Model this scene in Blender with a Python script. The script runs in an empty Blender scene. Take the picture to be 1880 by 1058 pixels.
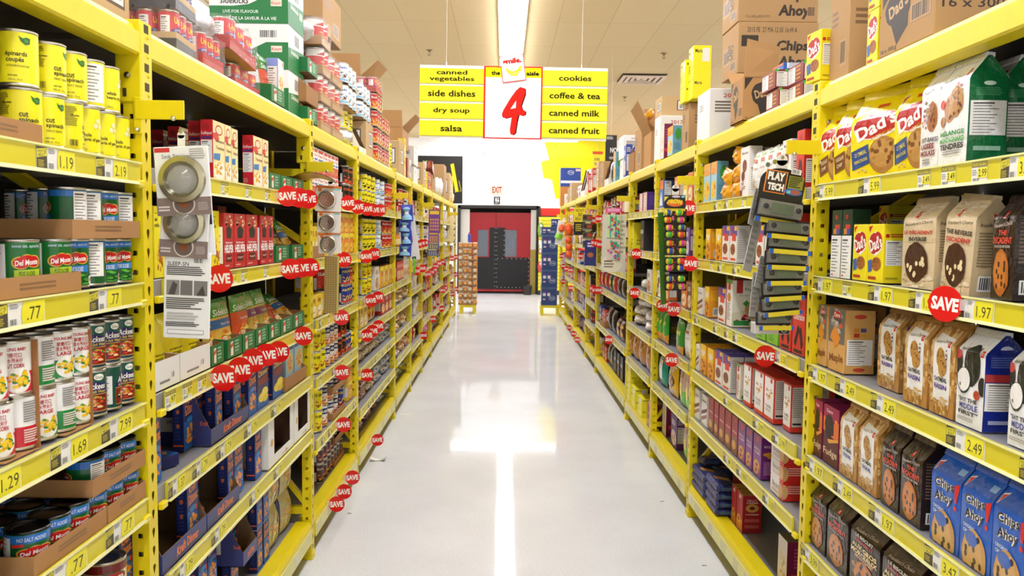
import bpy, bmesh, math, random
from mathutils import Vector, Matrix
sc = bpy.context.scene
COL = sc.collection
R_ = math.radians
# ------------------------------------------------------------------ camera, world, exposure
F_PX, PITCH, YAW, ROLL, EYE = 1489.94, .0682, -.01, .0115, 1.65
def cam_axes():
    c, s = math.cos(YAW), math.sin(YAW)
    r, fh, Z = Vector((c, s, 0)), Vector((-s, c, 0)), Vector((0, 0, 1))
    c, s = math.cos(PITCH), math.sin(PITCH)
    fw, up = c*fh - s*Z, s*fh + c*Z
    c, s = math.cos(ROLL), math.sin(ROLL)
    return c*r + s*up, -s*r + c*up, fw
AX = cam_axes()
cd = bpy.data.cameras.new('camera'); cam = bpy.data.objects.new('camera', cd); COL.objects.link(cam)
cd.sensor_width = 36; cd.lens = 36*F_PX/1880; cd.clip_end = 100; cd.clip_start = .05
cd.dof.use_dof = True; cd.dof.focus_distance = 3.1; cd.dof.aperture_fstop = 9
m = Matrix.Identity(4)
for i in range(3):
    m[i][0], m[i][1], m[i][2] = AX[0][i], AX[1][i], -AX[2][i]
m[2][3] = EYE
cam.matrix_world = m
sc.camera = cam
sc.view_settings.view_transform = 'Standard'; sc.view_settings.look = 'None'
sc.view_settings.gamma = 1; sc.view_settings.use_curve_mapping = False
sc.view_settings.exposure = .4
w = bpy.data.worlds.new('store_air'); sc.world = w; w.use_nodes = True
w.node_tree.nodes['Background'].inputs[0].default_value = (1, .98, .95, 1)
w.node_tree.nodes['Background'].inputs[1].default_value = .05
sc.cycles.use_denoising = True
sc.cycles.max_bounces = 7; sc.cycles.diffuse_bounces = 4; sc.cycles.glossy_bounces = 3
sc.cycles.transmission_bounces = 4; sc.cycles.transparent_max_bounces = 10
sc.cycles.sample_clamp_indirect = 6; sc.cycles.caustics_reflective = False; sc.cycles.caustics_refractive = False
TUBE = 15           # fluorescent strip emission
XL, XR = -.948, 1.0914          # front planes of the two shelving runs
CEIL, BACK = 4.13, 21.75

# measured places -> metres along the aisle: where a vertical line seen at column px crosses the plane x = X at height z
def yat(px, X, z):
    a = (px-940)/F_PX; r, f = AX[0], AX[2]
    return -(X*(r.x-a*f.x) + (z-EYE)*(r.z-a*f.z))/(r.y-a*f.y)
def ray(px, py): return (px-940)/F_PX*AX[0] + (529-py)/F_PX*AX[1] + AX[2]
def on_x(px, py, X): d = ray(px, py); return Vector((0, 0, EYE)) + d*(X/d.x)
def on_y(px, py, Y): d = ray(px, py); return Vector((0, 0, EYE)) + d*(Y/d.y)

# ------------------------------------------------------------------ materials
def lin(h):
    h = h.lstrip('#')
    if len(h) == 3: h = ''.join(c*2 for c in h)
    return tuple((lambda v: v/12.92 if v < .04045 else ((v+.055)/1.055)**2.4)(int(h[i:i+2], 16)/255) for i in (0, 2, 4))
MATS = {}
FIN = {  # roughness, metallic, bump scale, bump strength, coat
 'card': (.42, 0, 300, .02, 0), 'gloss': (.22, 0, 60, .03, 0), 'film': (.2, 0, 38, .25, .3), 'foil': (.3, 0, 55, .6, .2),
 'kraft': (.8, 0, 220, .05, 0), 'paint': (.38, 0, 25, .02, .08), 'metal': (.28, 1, 90, .02, 0), 'zinc': (.42, .25, 40, .05, 0),
 'ink': (.45, 0, 0, 0, 0), 'matt': (.75, 0, 60, .05, 0), 'plastic': (.35, 0, 0, 0, 0), 'wall': (.8, 0, 8, .02, 0), 'sign': (.95, 0, 0, 0, 0)}
def M(col, fin='card'):
    k = (col, fin)
    if k in MATS: return MATS[k]
    m = bpy.data.materials.new(fin+'_'+col.lstrip('#')); m.use_nodes = True
    nt = m.node_tree; b = nt.nodes['Principled BSDF']
    rough, metal, bs, bstr, coat = FIN.get(fin, FIN['card'])
    c = lin(col)
    b.inputs['Base Color'].default_value = (*c, 1); b.inputs['Roughness'].default_value = rough
    b.inputs['Specular IOR Level'].default_value = .1 if fin == 'sign' else .5; b.inputs['Metallic'].default_value = metal; b.inputs['Coat Weight'].default_value = coat; b.inputs['Coat Roughness'].default_value = .15
    if bs:
        tc = nt.nodes.new('ShaderNodeTexCoord'); nz = nt.nodes.new('ShaderNodeTexNoise')
        nz.inputs['Scale'].default_value = bs; nz.inputs['Detail'].default_value = 3
        nt.links.new(tc.outputs['Object'], nz.inputs['Vector'])
        bp = nt.nodes.new('ShaderNodeBump'); bp.inputs['Strength'].default_value = bstr; bp.inputs['Distance'].default_value = .02
        nt.links.new(nz.outputs['Fac'], bp.inputs['Height']); nt.links.new(bp.outputs['Normal'], b.inputs['Normal'])
        if fin in ('kraft', 'zinc', 'matt', 'paint', 'wall'):
            mx = nt.nodes.new('ShaderNodeMix'); mx.data_type = 'RGBA'
            mx.inputs['A'].default_value = (*[v*.93 for v in c], 1); mx.inputs['B'].default_value = (*[min(1, v*1.05) for v in c], 1)
            nt.links.new(nz.outputs['Fac'], mx.inputs['Factor']); nt.links.new(mx.outputs['Result'], b.inputs['Base Color'])
    MATS[k] = m
    return m
def emis(col, s):
    k = (col, 'emit', s)
    if k not in MATS:
        m = bpy.data.materials.new('lamp_'+col.lstrip('#')); m.use_nodes = True; b = m.node_tree.nodes['Principled BSDF']
        b.inputs['Base Color'].default_value = (.8, .8, .8, 1); b.inputs['Emission Color'].default_value = (*lin(col), 1); b.inputs['Emission Strength'].default_value = s
        MATS[k] = m
    return MATS[k]
def clear(alpha=.18, col='#ffffff', rough=.12, bump=.5):
    k = (col, 'clear', alpha, bump)
    if k not in MATS:
        m = bpy.data.materials.new('clear_film'); m.use_nodes = True; nt = m.node_tree; b = nt.nodes['Principled BSDF']
        b.inputs['Base Color'].default_value = (*lin(col), 1); b.inputs['Roughness'].default_value = rough; b.inputs['Alpha'].default_value = alpha
        b.inputs['Specular IOR Level'].default_value = .9
        nz = nt.nodes.new('ShaderNodeTexNoise'); nz.inputs['Scale'].default_value = 22; nz.inputs['Detail'].default_value = 2
        tc = nt.nodes.new('ShaderNodeTexCoord'); nt.links.new(tc.outputs['Object'], nz.inputs['Vector'])
        bp = nt.nodes.new('ShaderNodeBump'); bp.inputs['Strength'].default_value = bump; bp.inputs['Distance'].default_value = .03
        nt.links.new(nz.outputs['Fac'], bp.inputs['Height']); nt.links.new(bp.outputs['Normal'], b.inputs['Normal'])
        MATS[k] = m
    return MATS[k]

# ------------------------------------------------------------------ lettering (the built-in font, as outlines)
_tc = bpy.data.curves.new('lettering', 'FONT'); _tc.resolution_u = 2
_to = bpy.data.objects.new('lettering', _tc)
GLY = {}
def glyphs(s, bold=0, shear=0):
    k = (s, bold, shear)
    if k not in GLY:
        _tc.body = s; _tc.offset = bold; _tc.shear = shear
        me = _to.to_mesh(); v = [(p.co.x, p.co.y) for p in me.vertices]; t = [tuple(p.vertices) for p in me.polygons]; _to.to_mesh_clear()
        if v:
            x0, x1 = min(a for a, b in v), max(a for a, b in v); y0, y1 = min(b for a, b in v), max(b for a, b in v)
            v = [((a-x0)/max(x1-x0, 1e-6), (b-y0)/max(y1-y0, 1e-6)) for a, b in v]
        else: x0, x1, y0, y1 = 0, 1, 0, 1
        GLY[k] = (v, t, (x1-x0)/max(y1-y0, 1e-6))
    return GLY[k]

# ------------------------------------------------------------------ mesh collector
class MB:
    def __init__(s): s.v = []; s.f = []; s.mi = []; s.sm = []; s.mats = []
    def slot(s, m):
        if isinstance(m, str): m = M(m)
        elif isinstance(m, tuple): m = M(*m)
        if m not in s.mats: s.mats.append(m)
        return s.mats.index(m)
    def add(s, verts, faces, m, smooth=False):
        o = len(s.v); s.v += [tuple(p) for p in verts]; k = s.slot(m)
        for f in faces: s.f.append(tuple(i+o for i in f)); s.mi.append(k); s.sm.append(smooth)
    def box(s, x0, x1, y0, y1, z0, z1, m, bev=0, mats=None):
        """mats: optional dict face -> material, faces L R F B D T"""
        P = lambda x, y, z: (x, y, z)
        if bev:
            b = min(bev, (x1-x0)*.45, (y1-y0)*.45, (z1-z0)*.45)
            bm = bmesh.new(); bmesh.ops.create_cube(bm, size=1)
            for v in bm.verts: v.co = Vector(((x0+x1)/2+v.co.x*(x1-x0), (y0+y1)/2+v.co.y*(y1-y0), (z0+z1)/2+v.co.z*(z1-z0)))
            bmesh.ops.bevel(bm, geom=list(bm.edges), offset=b, segments=1, affect='EDGES')
            vs = [v.co[:] for v in bm.verts]; bm.verts.index_update()
            g = {}
            for f in bm.faces:
                n = f.normal; a = max(range(3), key=lambda i: abs(n[i])); key = 'LFD'[a] if n[a] < 0 else 'RBT'[a]
                mm = (mats or {}).get(key, m); g.setdefault(id(mm) if not isinstance(mm, (str, tuple)) else mm, (mm, []))[1].append([v.index for v in f.verts])
            for mm, fs in g.values(): s.add(vs, fs, mm)
            bm.free(); return
        vs = [P(x0, y0, z0), P(x1, y0, z0), P(x1, y1, z0), P(x0, y1, z0), P(x0, y0, z1), P(x1, y0, z1), P(x1, y1, z1), P(x0, y1, z1)]
        F = {'D': (0, 3, 2, 1), 'T': (4, 5, 6, 7), 'F': (0, 1, 5, 4), 'R': (1, 2, 6, 5), 'B': (2, 3, 7, 6), 'L': (3, 0, 4, 7)}
        for k, f in F.items(): s.add([vs[i] for i in f], [(0, 1, 2, 3)], (mats or {}).get(k, m))
    def prism(s, prof, x0, x1, m, smooth=False, caps=True):
        """prof: (y,z) loop counter-clockwise seen from +x, swept along x"""
        n = len(prof); vs = [(x0, *p) for p in prof]+[(x1, *p) for p in prof]
        s.add(vs, [(i, (i+1) % n, n+(i+1) % n, n+i) for i in range(n)], m, smooth)
        if caps: s.add([(x0, *p) for p in prof], [tuple(reversed(range(n)))], m); s.add([(x1, *p) for p in prof], [tuple(range(n))], m)
    def lathe(s, prof, n=24, m=None, c=(0, 0, 0), smooth=True, axis='z', mats=None):
        vs = []; 
        for r, z in prof:
            for i in range(n):
                a = 2*math.pi*i/n
                p = (r*math.cos(a), r*math.sin(a), z)
                if axis == 'y': p = (p[0], z, p[1])
                elif axis == 'x': p = (z, p[0], p[1])
                vs.append((c[0]+p[0], c[1]+p[1], c[2]+p[2]))
        for k in range(len(prof)-1):
            if prof[k] == prof[k+1]: continue
            fs = [(k*n+i, k*n+(i+1) % n, (k+1)*n+(i+1) % n, (k+1)*n+i) for i in range(n)]
            if axis == 'y': fs = [tuple(reversed(f)) for f in fs]
            s.add(vs, fs, mats[k] if mats else m, smooth)
    def tube(s, pts, r, m, n=6):
        pts = [Vector(p) for p in pts]; rings = []
        for i, p in enumerate(pts):
            d = (pts[min(i+1, len(pts)-1)]-pts[max(i-1, 0)]).normalized()
            a = d.orthogonal().normalized() if not rings else (rings[-1]-d*rings[-1].dot(d)).normalized()
            rings.append(a)
        vs = []
        for p, a, i in zip(pts, rings, range(len(pts))):
            d = (pts[min(i+1, len(pts)-1)]-pts[max(i-1, 0)]).normalized(); b = d.cross(a)
            vs += [p+r*(math.cos(2*math.pi*k/n)*a+math.sin(2*math.pi*k/n)*b) for k in range(n)]
        s.add(vs, [(i*n+k, i*n+(k+1) % n, (i+1)*n+(k+1) % n, (i+1)*n+k) for i in range(len(pts)-1) for k in range(n)], m, True)
        s.add(vs[:n], [tuple(reversed(range(n)))], m); s.add(vs[-n:], [tuple(range(n))], m)
    def grid(s, nu, nv, fn, m, smooth=True, flip=False):
        vs = [fn(i/nu, j/nv) for j in range(nv+1) for i in range(nu+1)]; q = nu+1
        fs = [(j*q+i, j*q+i+1, (j+1)*q+i+1, (j+1)*q+i) for j in range(nv) for i in range(nu)]
        if flip: fs = [tuple(reversed(f)) for f in fs]
        s.add(vs, fs, m, smooth)
    def build(s, name, parent=None, loc=None, rz=None):
        me = bpy.data.meshes.new(name); me.from_pydata(s.v, [], s.f); 
        for mm in s.mats: me.materials.append(mm)
        me.polygons.foreach_set('material_index', s.mi); me.polygons.foreach_set('use_smooth', s.sm); me.update()
        o = bpy.data.objects.new(name, me); COL.objects.link(o)
        if parent: o.parent = parent
        if loc is not None: o.location = loc
        if rz is not None: o.rotation_euler = (0, 0, rz)
        return o
SEEN = {}
ORD = ['first', 'second', 'third', 'fourth', 'fifth', 'sixth', 'seventh', 'eighth', 'ninth', 'tenth', 'eleventh', 'twelfth', 'thirteenth', 'fourteenth', 'fifteenth', 'sixteenth', 'seventeenth', 'eighteenth', 'nineteenth', 'twentieth']
def tag(o, label=None, cat=None, group=None, kind=None):
    if label:
        n = SEEN.get(label, 0); SEEN[label] = n+1
        if n: label = label+', '+ORD[min(n, 19)]+' one there'
        o['label'] = label
    if cat: o['category'] = cat
    if group: o['group'] = group
    if kind: o['kind'] = kind
    return o
def empty(name, loc, rz=0):
    o = bpy.data.objects.new(name, None); COL.objects.link(o); o.location = loc; o.rotation_euler = (0, 0, rz); o.empty_display_size = .05; return o
def dup(o, parent=None):
    c = o.copy(); COL.objects.link(c); c.parent = parent
    for ch in o.children: dup(ch, c)
    return c

# ------------------------------------------------------------------ printed artwork laid on a face
def ell(cx, cy, rx, ry, n=20, a0=0, wob=0, seed=1):
    rnd = random.Random(seed)
    return [(cx+rx*(1+wob*(rnd.random()-.5))*math.cos(2*math.pi*i/n+a0), cy+ry*(1+wob*(rnd.random()-.5))*math.sin(2*math.pi*i/n+a0)) for i in range(n)]
def expand(pr, W, H):
    """compound marks -> rectangles, polygons and text in metres"""
    out = []
    for p in pr:
        k = p[0]
        if k == 'r': out.append(([(p[1]*W, p[2]*H), (p[3]*W, p[2]*H), (p[3]*W, p[4]*H), (p[1]*W, p[4]*H)], p[5]))
        elif k == 'p': out.append(([(a*W, b*H) for a, b in p[1]], p[2]))
        elif k == 'e': out.append(([(a*W, b*H) for a, b in ell(*p[1:5], 22, 0, p[6] if len(p) > 6 else 0, len(out)+3)], p[5]))
        elif k == 't': out.append((p, p[6]))
        elif k == 'n':      # nutrition panel
            x0, y0, x1, y1 = p[1:5]; hx, hy = x1-x0, y1-y0
            out += expand([('r', x0, y0, x1, y1, '#f4f1ea')], W, H)
            rnd = random.Random(7)
            for i in range(11):
                y = y1-hy*(.06+.085*i); out += expand([('r', x0+hx*.07, y-hy*(.045 if i == 0 else .03), x0+hx*(.5+.42*rnd.random()), y, '#4a4644' if i == 0 else '#8d8884')], W, H)
        elif k == 'b':      # bar code
            x0, y0, x1, y1 = p[1:5]; hx, hy = x1-x0, y1-y0; rnd = random.Random(5)
            out += expand([('r', x0, y0, x1, y1, p[5] if len(p) > 5 else '#f6f4ef')], W, H)
            x = x0+hx*.08
            while x < x1-hx*.1:
                wd = hx*rnd.choice((.015, .03, .05)); out += expand([('r', x, y0+hy*.12, x+wd, y1-hy*.1, '#2a2624')], W, H); x += wd+hx*rnd.choice((.02, .035))
        elif k == 'l':      # lines of small print
            x0, y0, x1, y1, n, c = p[1:7]; rnd = random.Random(n)
            for i in range(n):
                y = y1-(y1-y0)*i/n; out += expand([('r', x0, y-(y1-y0)/n*.55, x0+(x1-x0)*(.6+.4*rnd.random()), y, c)], W, H)
        elif k == 'c':      # cookie with chips; r as a share of W
            cx, cy, r = p[1:4]; ry = r*W/H; c1 = p[4] if len(p) > 4 else '#b9783a'; c2 = p[5] if len(p) > 5 else '#3d1f12'
            rnd = random.Random(int(cx*100+cy*31))
            out += expand([('e', cx, cy, r, ry, c1, .1), ('e', cx-.08*r, cy+.08*ry, r*.8, ry*.8, p[6] if len(p) > 6 else c1, .15)], W, H)
            for i in range(11):
                a = rnd.random()*6.28; q = math.sqrt(rnd.random())*.8; out += expand([('e', cx+q*r*math.cos(a), cy+q*ry*math.sin(a), r*.12, ry*.12, c2, .3)], W, H)
        elif k == 'm':      # heap of small pieces (pasta, nuts, corn) inside an ellipse
            cx, cy, rx, ry, cols, n = p[1:7]; fs = p[7] if len(p) > 7 else 1; rnd = random.Random(n+int(cx*50))
            for i in range(n):
                a = rnd.random()*6.28; q = math.sqrt(rnd.random())*.88; s_ = .75+.5*rnd.random()
                out.append(([(max(.004, min(.996, u))*W, max(.004, min(.996, v))*H) for u, v in ell(cx+q*rx*math.cos(a), cy+q*ry*math.sin(a), rx*.2*s_*fs, ry*.17*s_*fs, 7, rnd.random(), .3, i)], cols[i % len(cols)]))
    return out
def art(mb, prims, W, H, fn, gu=0, gv=0, fin='ink', off=.0004, clip=True):
    todo = []; lv = 0
    for p in prims:
        e = expand([p], W, H)
        for k, (q, col) in enumerate(e): todo.append((q, col, off*(1+lv+.07*min(k, 3)+.015*(k % 5))))
        lv += .14 if len(e) == 1 else .6
    for q, col, o in todo:
        if isinstance(q, tuple):
            _, s, cx, cy, tw, th = q[:6]; op = q[7] if len(q) > 7 else {}
            v, t, asp = glyphs(s, op.get('b', .012), op.get('sh', 0))
            a = R_(op.get('rot', 0)); ca, sa = math.cos(a), math.sin(a)
            tw *= W; th *= H
            arc = op.get('arc', 0)
            pts = []
            for x, y in v:
                x = (x-.5)*tw; y = (y-.5)*th + arc*th*(1-(2*x/tw)**2 if tw else 0)
                pts.append((cx*W+x*ca-y*sa, cy*H+x*sa+y*ca))
            polys = t
        else: pts = q; polys = [tuple(range(len(q)))]
        if clip: pts = [(min(W*.999, max(W*.001, a)), min(H*.999, max(H*.001, b))) for a, b in pts]
        if gu or gv:
            bm = bmesh.new(); vs = [bm.verts.new((a, b, 0)) for a, b in pts]
            for f in polys:
                try: bm.faces.new([vs[j] for j in f])
                except ValueError: pass
            for g, ax in ((gu, 0), (gv, 1)):
                if g:
                    lo, hi = min(p[ax] for p in pts), max(p[ax] for p in pts); kk = math.floor(lo/g)+1
                    while kk*g < hi-1e-6:
                        co = [0, 0, 0]; no = [0, 0, 0]; co[ax] = kk*g; no[ax] = 1
                        bmesh.ops.bisect_plane(bm, geom=bm.verts[:]+bm.edges[:]+bm.faces[:], plane_co=co, plane_no=no); kk += 1
            bmesh.ops.triangulate(bm, faces=[f for f in bm.faces if len(f.verts) > 4]); bm.verts.index_update()
            pts = [(v.co.x, v.co.y) for v in bm.verts]
            # keep every piece facing outwards
            polys = []
            for f in bm.faces: polys.append([v.index for v in f.verts])
            bm.free()
        fl = []
        for f in polys:
            ar = sum(pts[f[j-1]][0]*pts[f[j]][1]-pts[f[j]][0]*pts[f[j-1]][1] for j in range(len(f)))
            fl.append(tuple(f) if ar > 0 else tuple(reversed(f)))
        mb.add([fn(u, v, o) for u, v in pts], fl, (col, fin))
# ================================================================== setting
def floor_mat():
    m = bpy.data.materials.new('vinyl_tile'); m.use_nodes = True; nt = m.node_tree; b = nt.nodes['Principled BSDF']; N = nt.nodes.new; L = nt.links.new
    tc = N('ShaderNodeTexCoord')
    n1 = N('ShaderNodeTexNoise'); n1.inputs['Scale'].default_value = 1.6; n1.inputs['Detail'].default_value = 4
    n2 = N('ShaderNodeTexNoise'); n2.inputs['Scale'].default_value = 160; n2.inputs['Detail'].default_value = 2
    v = N('ShaderNodeTexVoronoi'); v.inputs['Scale'].default_value = 9
    for n in (n1, n2, v): L(tc.outputs['Object'], n.inputs['Vector'])
    r1 = N('ShaderNodeValToRGB'); r1.color_ramp.elements[0].position = .3; r1.color_ramp.elements[0].color = (*lin('#e2e3e6'), 1)
    r1.color_ramp.elements[1].position = .7; r1.color_ramp.elements[1].color = (*lin('#eeeff2'), 1); L(n1.outputs['Fac'], r1.inputs['Fac'])
    r2 = N('ShaderNodeValToRGB'); r2.color_ramp.elements[0].position = .36; r2.color_ramp.elements[0].color = (.72, .7, .66, 1); r2.color_ramp.elements[1].position = .46; r2.color_ramp.elements[1].color = (1, 1, 1, 1); L(n2.outputs['Fac'], r2.inputs['Fac'])
    mx = N('ShaderNodeMix'); mx.data_type = 'RGBA'; mx.blend_type = 'MULTIPLY'; mx.inputs['Factor'].default_value = .6
    L(r1.outputs['Color'], mx.inputs['A']); L(r2.outputs['Color'], mx.inputs['B'])
    # scattered scuffs
    r3 = N('ShaderNodeValToRGB'); r3.color_ramp.elements[0].position = .012; r3.color_ramp.elements[0].color = (.3, .27, .24, 1); r3.color_ramp.elements[1].position = .02; r3.color_ramp.elements[1].color = (1, 1, 1, 1)
    L(v.outputs['Distance'], r3.inputs['Fac'])
    mx2 = N('ShaderNodeMix'); mx2.data_type = 'RGBA'; mx2.blend_type = 'MULTIPLY'; mx2.inputs['Factor'].default_value = .7
    L(mx.outputs['Result'], mx2.inputs['A']); L(r3.outputs['Color'], mx2.inputs['B']); L(mx2.outputs['Result'], b.inputs['Base Color'])
    b.inputs['Roughness'].default_value = .6; b.inputs['Specular IOR Level'].default_value = .2; b.inputs['Coat Weight'].default_value = .55; b.inputs['Coat Roughness'].default_value = .06
    bp = N('ShaderNodeBump'); bp.inputs['Strength'].default_value = .025; bp.inputs['Distance'].default_value = .02
    n3 = N('ShaderNodeTexNoise'); n3.inputs['Scale'].default_value = 3.5; L(tc.outputs['Object'], n3.inputs['Vector']); L(n3.outputs['Fac'], bp.inputs['Height']); L(bp.outputs['Normal'], b.inputs['Normal']); L(bp.outputs['Normal'], b.inputs['Coat Normal'])
    return m
def ceil_mat():
    m = bpy.data.materials.new('ceiling_tile'); m.use_nodes = True; nt = m.node_tree; b = nt.nodes['Principled BSDF']; N = nt.nodes.new; L = nt.links.new
    tc = N('ShaderNodeTexCoord'); br = N('ShaderNodeTexBrick'); br.offset = 0; br.inputs['Scale'].default_value = 1
    br.inputs['Brick Width'].default_value = .61; br.inputs['Row Height'].default_value = 1.22; br.inputs['Mortar Size'].default_value = .008; br.inputs['Mortar Smooth'].default_value = .3
    br.inputs['Color1'].default_value = (*lin('#dfc795'), 1); br.inputs['Color2'].default_value = (*lin('#dbc390'), 1); br.inputs['Mortar'].default_value = (*lin('#cdb684'), 1)
    L(tc.outputs['Object'], br.inputs['Vector']); L(br.outputs['Color'], b.inputs['Base Color']); b.inputs['Roughness'].default_value = .9
    return m
def plane(name, pts, m):
    mb = MB(); mb.add(pts, [tuple(range(len(pts)))], m); o = mb.build(name); o['kind'] = 'structure'; return o
WX0, WX1, WY0 = -6.0, 6.4, -4.0
mb = MB(); mb.box(WX0, WX1, WY0, BACK+2, -.1, 0, floor_mat()); o = mb.build('floor'); o['kind'] = 'structure'
mb = MB(); mb.box(WX0, WX1, WY0, BACK+2, CEIL, CEIL+.1, ceil_mat()); o = mb.build('ceiling'); o['kind'] = 'structure'
WHT = ('#fbfaf6', 'wall')
DX0, DX1, DZ = -1.235, .905, 2.31
for nm, a in (('wall_left', (WX0-.1, WX0, WY0, BACK, 0, CEIL)), ('wall_right', (WX1, WX1+.1, WY0, BACK, 0, CEIL)), ('wall_front', (WX0, WX1, WY0-.1, WY0, 0, CEIL))):
    mb = MB(); mb.box(*a, WHT); o = mb.build(nm); o['kind'] = 'structure'
# end wall with the swing-door opening, painted graphics as flat fields on it
mb = MB()
mb.box(WX0, DX0, BACK, BACK+.15, 0, CEIL, WHT); mb.box(DX1, WX1, BACK, BACK+.15, 0, CEIL, WHT); mb.box(DX0, DX1, BACK, BACK+.15, DZ, CEIL, WHT)
yb = BACK-.003
def wq(x0, x1, z0, z1, col, k=0): mb.add([(x0, yb-k*.001, z0), (x1, yb-k*.001, z0), (x1, yb-k*.001, z1), (x0, yb-k*.001, z1)], [(0, 1, 2, 3)], (col, 'wall'))
wq(.91, WX1, 0, 2.31, '#e8382a')
mb.add([(p.x, yb, p.z) for p in (on_y(1019, 360, BACK), on_y(1130, 360, BACK), on_y(1130, 255, BACK), on_y(999, 258, BACK), on_y(1008, 293, BACK), on_y(993, 297, BACK), on_y(998, 327, BACK), on_y(1013, 330, BACK))], [tuple(range(8))], ('#f7ea1c', 'wall'))
mb.add([(p.x, yb-.002, p.z) for p in (on_y(1020, 365, BACK), on_y(1130, 365, BACK), on_y(1130, 288, BACK), on_y(1019, 289, BACK))], [tuple(range(4))], ('#f5e400', 'wall'))
p, q = on_y(700, 285, BACK), on_y(849, 374, BACK)
wq(p.x, q.x, q.z, p.z, '#26231f')
for a in ([(833, 300), (842, 352), (836, 353), (827, 302)],): mb.add([(on_y(*t, BACK).x, yb-.003, on_y(*t, BACK).z) for t in reversed(a)], [(0, 1, 2, 3)], ('#efd711', 'wall'))
for a in ([(843, 332), (847, 351), (835, 353.5), (835, 352.5), (846, 350.5), (842, 332)],): mb.add([(on_y(*t, BACK).x, yb-.003, on_y(*t, BACK).z) for t in a], [tuple(range(6))], ('#d8c540', 'wall'))
o = mb.build('wall_back'); o['kind'] = 'structure'
# door frame
mb = MB(); t = .09
mb.box(DX0-.02, DX0+.06, BACK-.03, BACK+.17, 0, DZ+.05, ('#1c1a18', 'paint')); mb.box(DX1-.06, DX1+.05, BACK-.03, BACK+.17, 0, DZ+.05, ('#1c1a18', 'paint')); mb.box(DX0, DX1, BACK-.03, BACK+.17, DZ-.02, DZ+.06, ('#1c1a18', 'paint'))
mb.box(DX0+.06, DX0+.3, BACK+.06, BACK+.14, 0, DZ-.05, ('#cfcabd', 'paint')); mb.box(DX1-.2, DX1-.06, BACK+.06, BACK+.14, 0, DZ-.05, ('#cfcabd', 'paint'))
mb.box(DX1-.2, DX1-.06, BACK+.05, BACK+.06, 0, 1.2, ('#9a8a34', 'paint'))
o = mb.build('trim_1'); o['kind'] = 'structure'
# swing doors
RED, BLK = ('#960b16', 'paint'), ('#141315', 'matt')
lx, rx, mx_ = DX0+.28, DX1-.2, on_y(910, 480, BACK).x
yd = BACK+.12
for k, (a, b) in enumerate(((lx, mx_-.004), (mx_+.004, rx))):
    mb = MB(); wn = (a+.24, a+.52) if k == 0 else (mx_+.22, mx_+.56)
    zw0, zw1, T = 1.0, 1.72, 2.18
    for x0, x1, z0, z1 in ((a, wn[0], .06, T), (wn[1], b, .06, T), (wn[0], wn[1], .06, zw0), (wn[0], wn[1], zw1, T)): mb.box(x0, x1, yd, yd+.04, z0, z1, RED)
    d = mb.build('door_%d' % (k+1)); d['kind'] = 'structure'
    mb = MB(); mb.box(wn[0], wn[1], yd+.012, yd+.02, zw0, zw1, clear(.35, '#8a94a0', .05, .1)); mb.build('door_window', d)
    mb = MB(); mb.box(a+.01 if k == 0 else a, b-.03 if k else b, yd-.012, yd, .12, .98, BLK); mb.box(b-.17 if k == 0 else a, b if k == 0 else a+.24, yd-.012, yd, .98, 1.78, BLK); mb.build('kick_plate', d)
    mb = MB()
    xs = [(b-.02 if k == 0 else a+.02)]
    for i in range(14): mb.lathe([(0, -.006), (.008, -.005), (.012, 0)], 8, ('#d8d4c8', 'metal'), (xs[0], yd-.012, .2+.12*i), axis='y')
    if k:
        for i in range(6): mb.lathe([(0, -.006), (.008, -.005), (.012, 0)], 8, ('#d8d4c8', 'metal'), (a+.22, yd-.012, 1.05+.13*i), axis='y')
        for i in range(8): mb.lathe([(0, -.006), (.008, -.005), (.012, 0)], 8, ('#d8d4c8', 'metal'), (a+.05+.125*i, yd-.012, .95), axis='y'); mb.lathe([(0, -.006), (.008, -.005), (.012, 0)], 8, ('#d8d4c8', 'metal'), (a+.05+.1*i, yd-.012, .17), axis='y')
        for i in range(7): mb.lathe([(0, -.006), (.008, -.005), (.012, 0)], 8, ('#d8d4c8', 'metal'), (b-.05, yd-.012, .25+.12*i), axis='y')
    mb.build('door_stud', d)
# store room behind the doors
mb = MB(); mb.box(WX0, WX1, BACK+1.9, BACK+2.0, 0, CEIL, ('#8a8378', 'wall')); o = mb.build('wall_storeroom'); o['kind'] = 'structure'
mb = MB()
for i in range(5): mb.box(mx_+.2+.1*i, mx_+.26+.1*i, BACK+1.2, BACK+1.26, 1.2, 1.5, ('#3563b8', 'plastic'), .01)
mb.box(mx_+.1, mx_+.8, BACK+1.18, BACK+1.5, .001, 1.2, ('#6a6458', 'matt')); tag(mb.build('storeroom_bottles'), 'blue containers seen dimly through the right door window', 'bottles', kind='stuff')
# ------------------------------------------------------------------ ceiling fixtures
def strip_light(x, y0, y1, label, rz=0, e=1):
    t = empty('strip_light', (x, (y0+y1)/2, CEIL), R_(rz)); tag(t, label, 'ceiling light', 'fluorescent ceiling strips')
    h = (y1-y0)/2; mb = MB(); mb.box(-.16, .16, -h, h, -.05, -.001, ('#efece4', 'paint')); mb.build('housing', t)
    n = max(1, round((y1-y0)/2.44)); s = (y1-y0)/n
    for i in range(n):
        mb = MB(); a = -h+i*s+.004; b = -h+(i+1)*s-.004
        mb.prism([(.145, -.051), (.145, -.085), (.09, -.1), (-.09, -.1), (-.145, -.085), (-.145, -.051)], a, b, emis('#eff3ff', TUBE*e)); d = mb.build('diffuser', t); d.rotation_euler = (0, 0, R_(90))
strip_light(on_y(940, 60, 10).x*(2.48/(on_y(940, 60, 10).z-EYE)), -3.5, BACK-.8, 'long bright fluorescent strip along the ceiling above the aisle')
strip_light(-3.45, -3.5, BACK-.8, 'long fluorescent strip above the next aisle behind the canned goods')
strip_light(4.7, -3.5, BACK-.8, 'long fluorescent strip above the next aisle behind the cookies')
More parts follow.
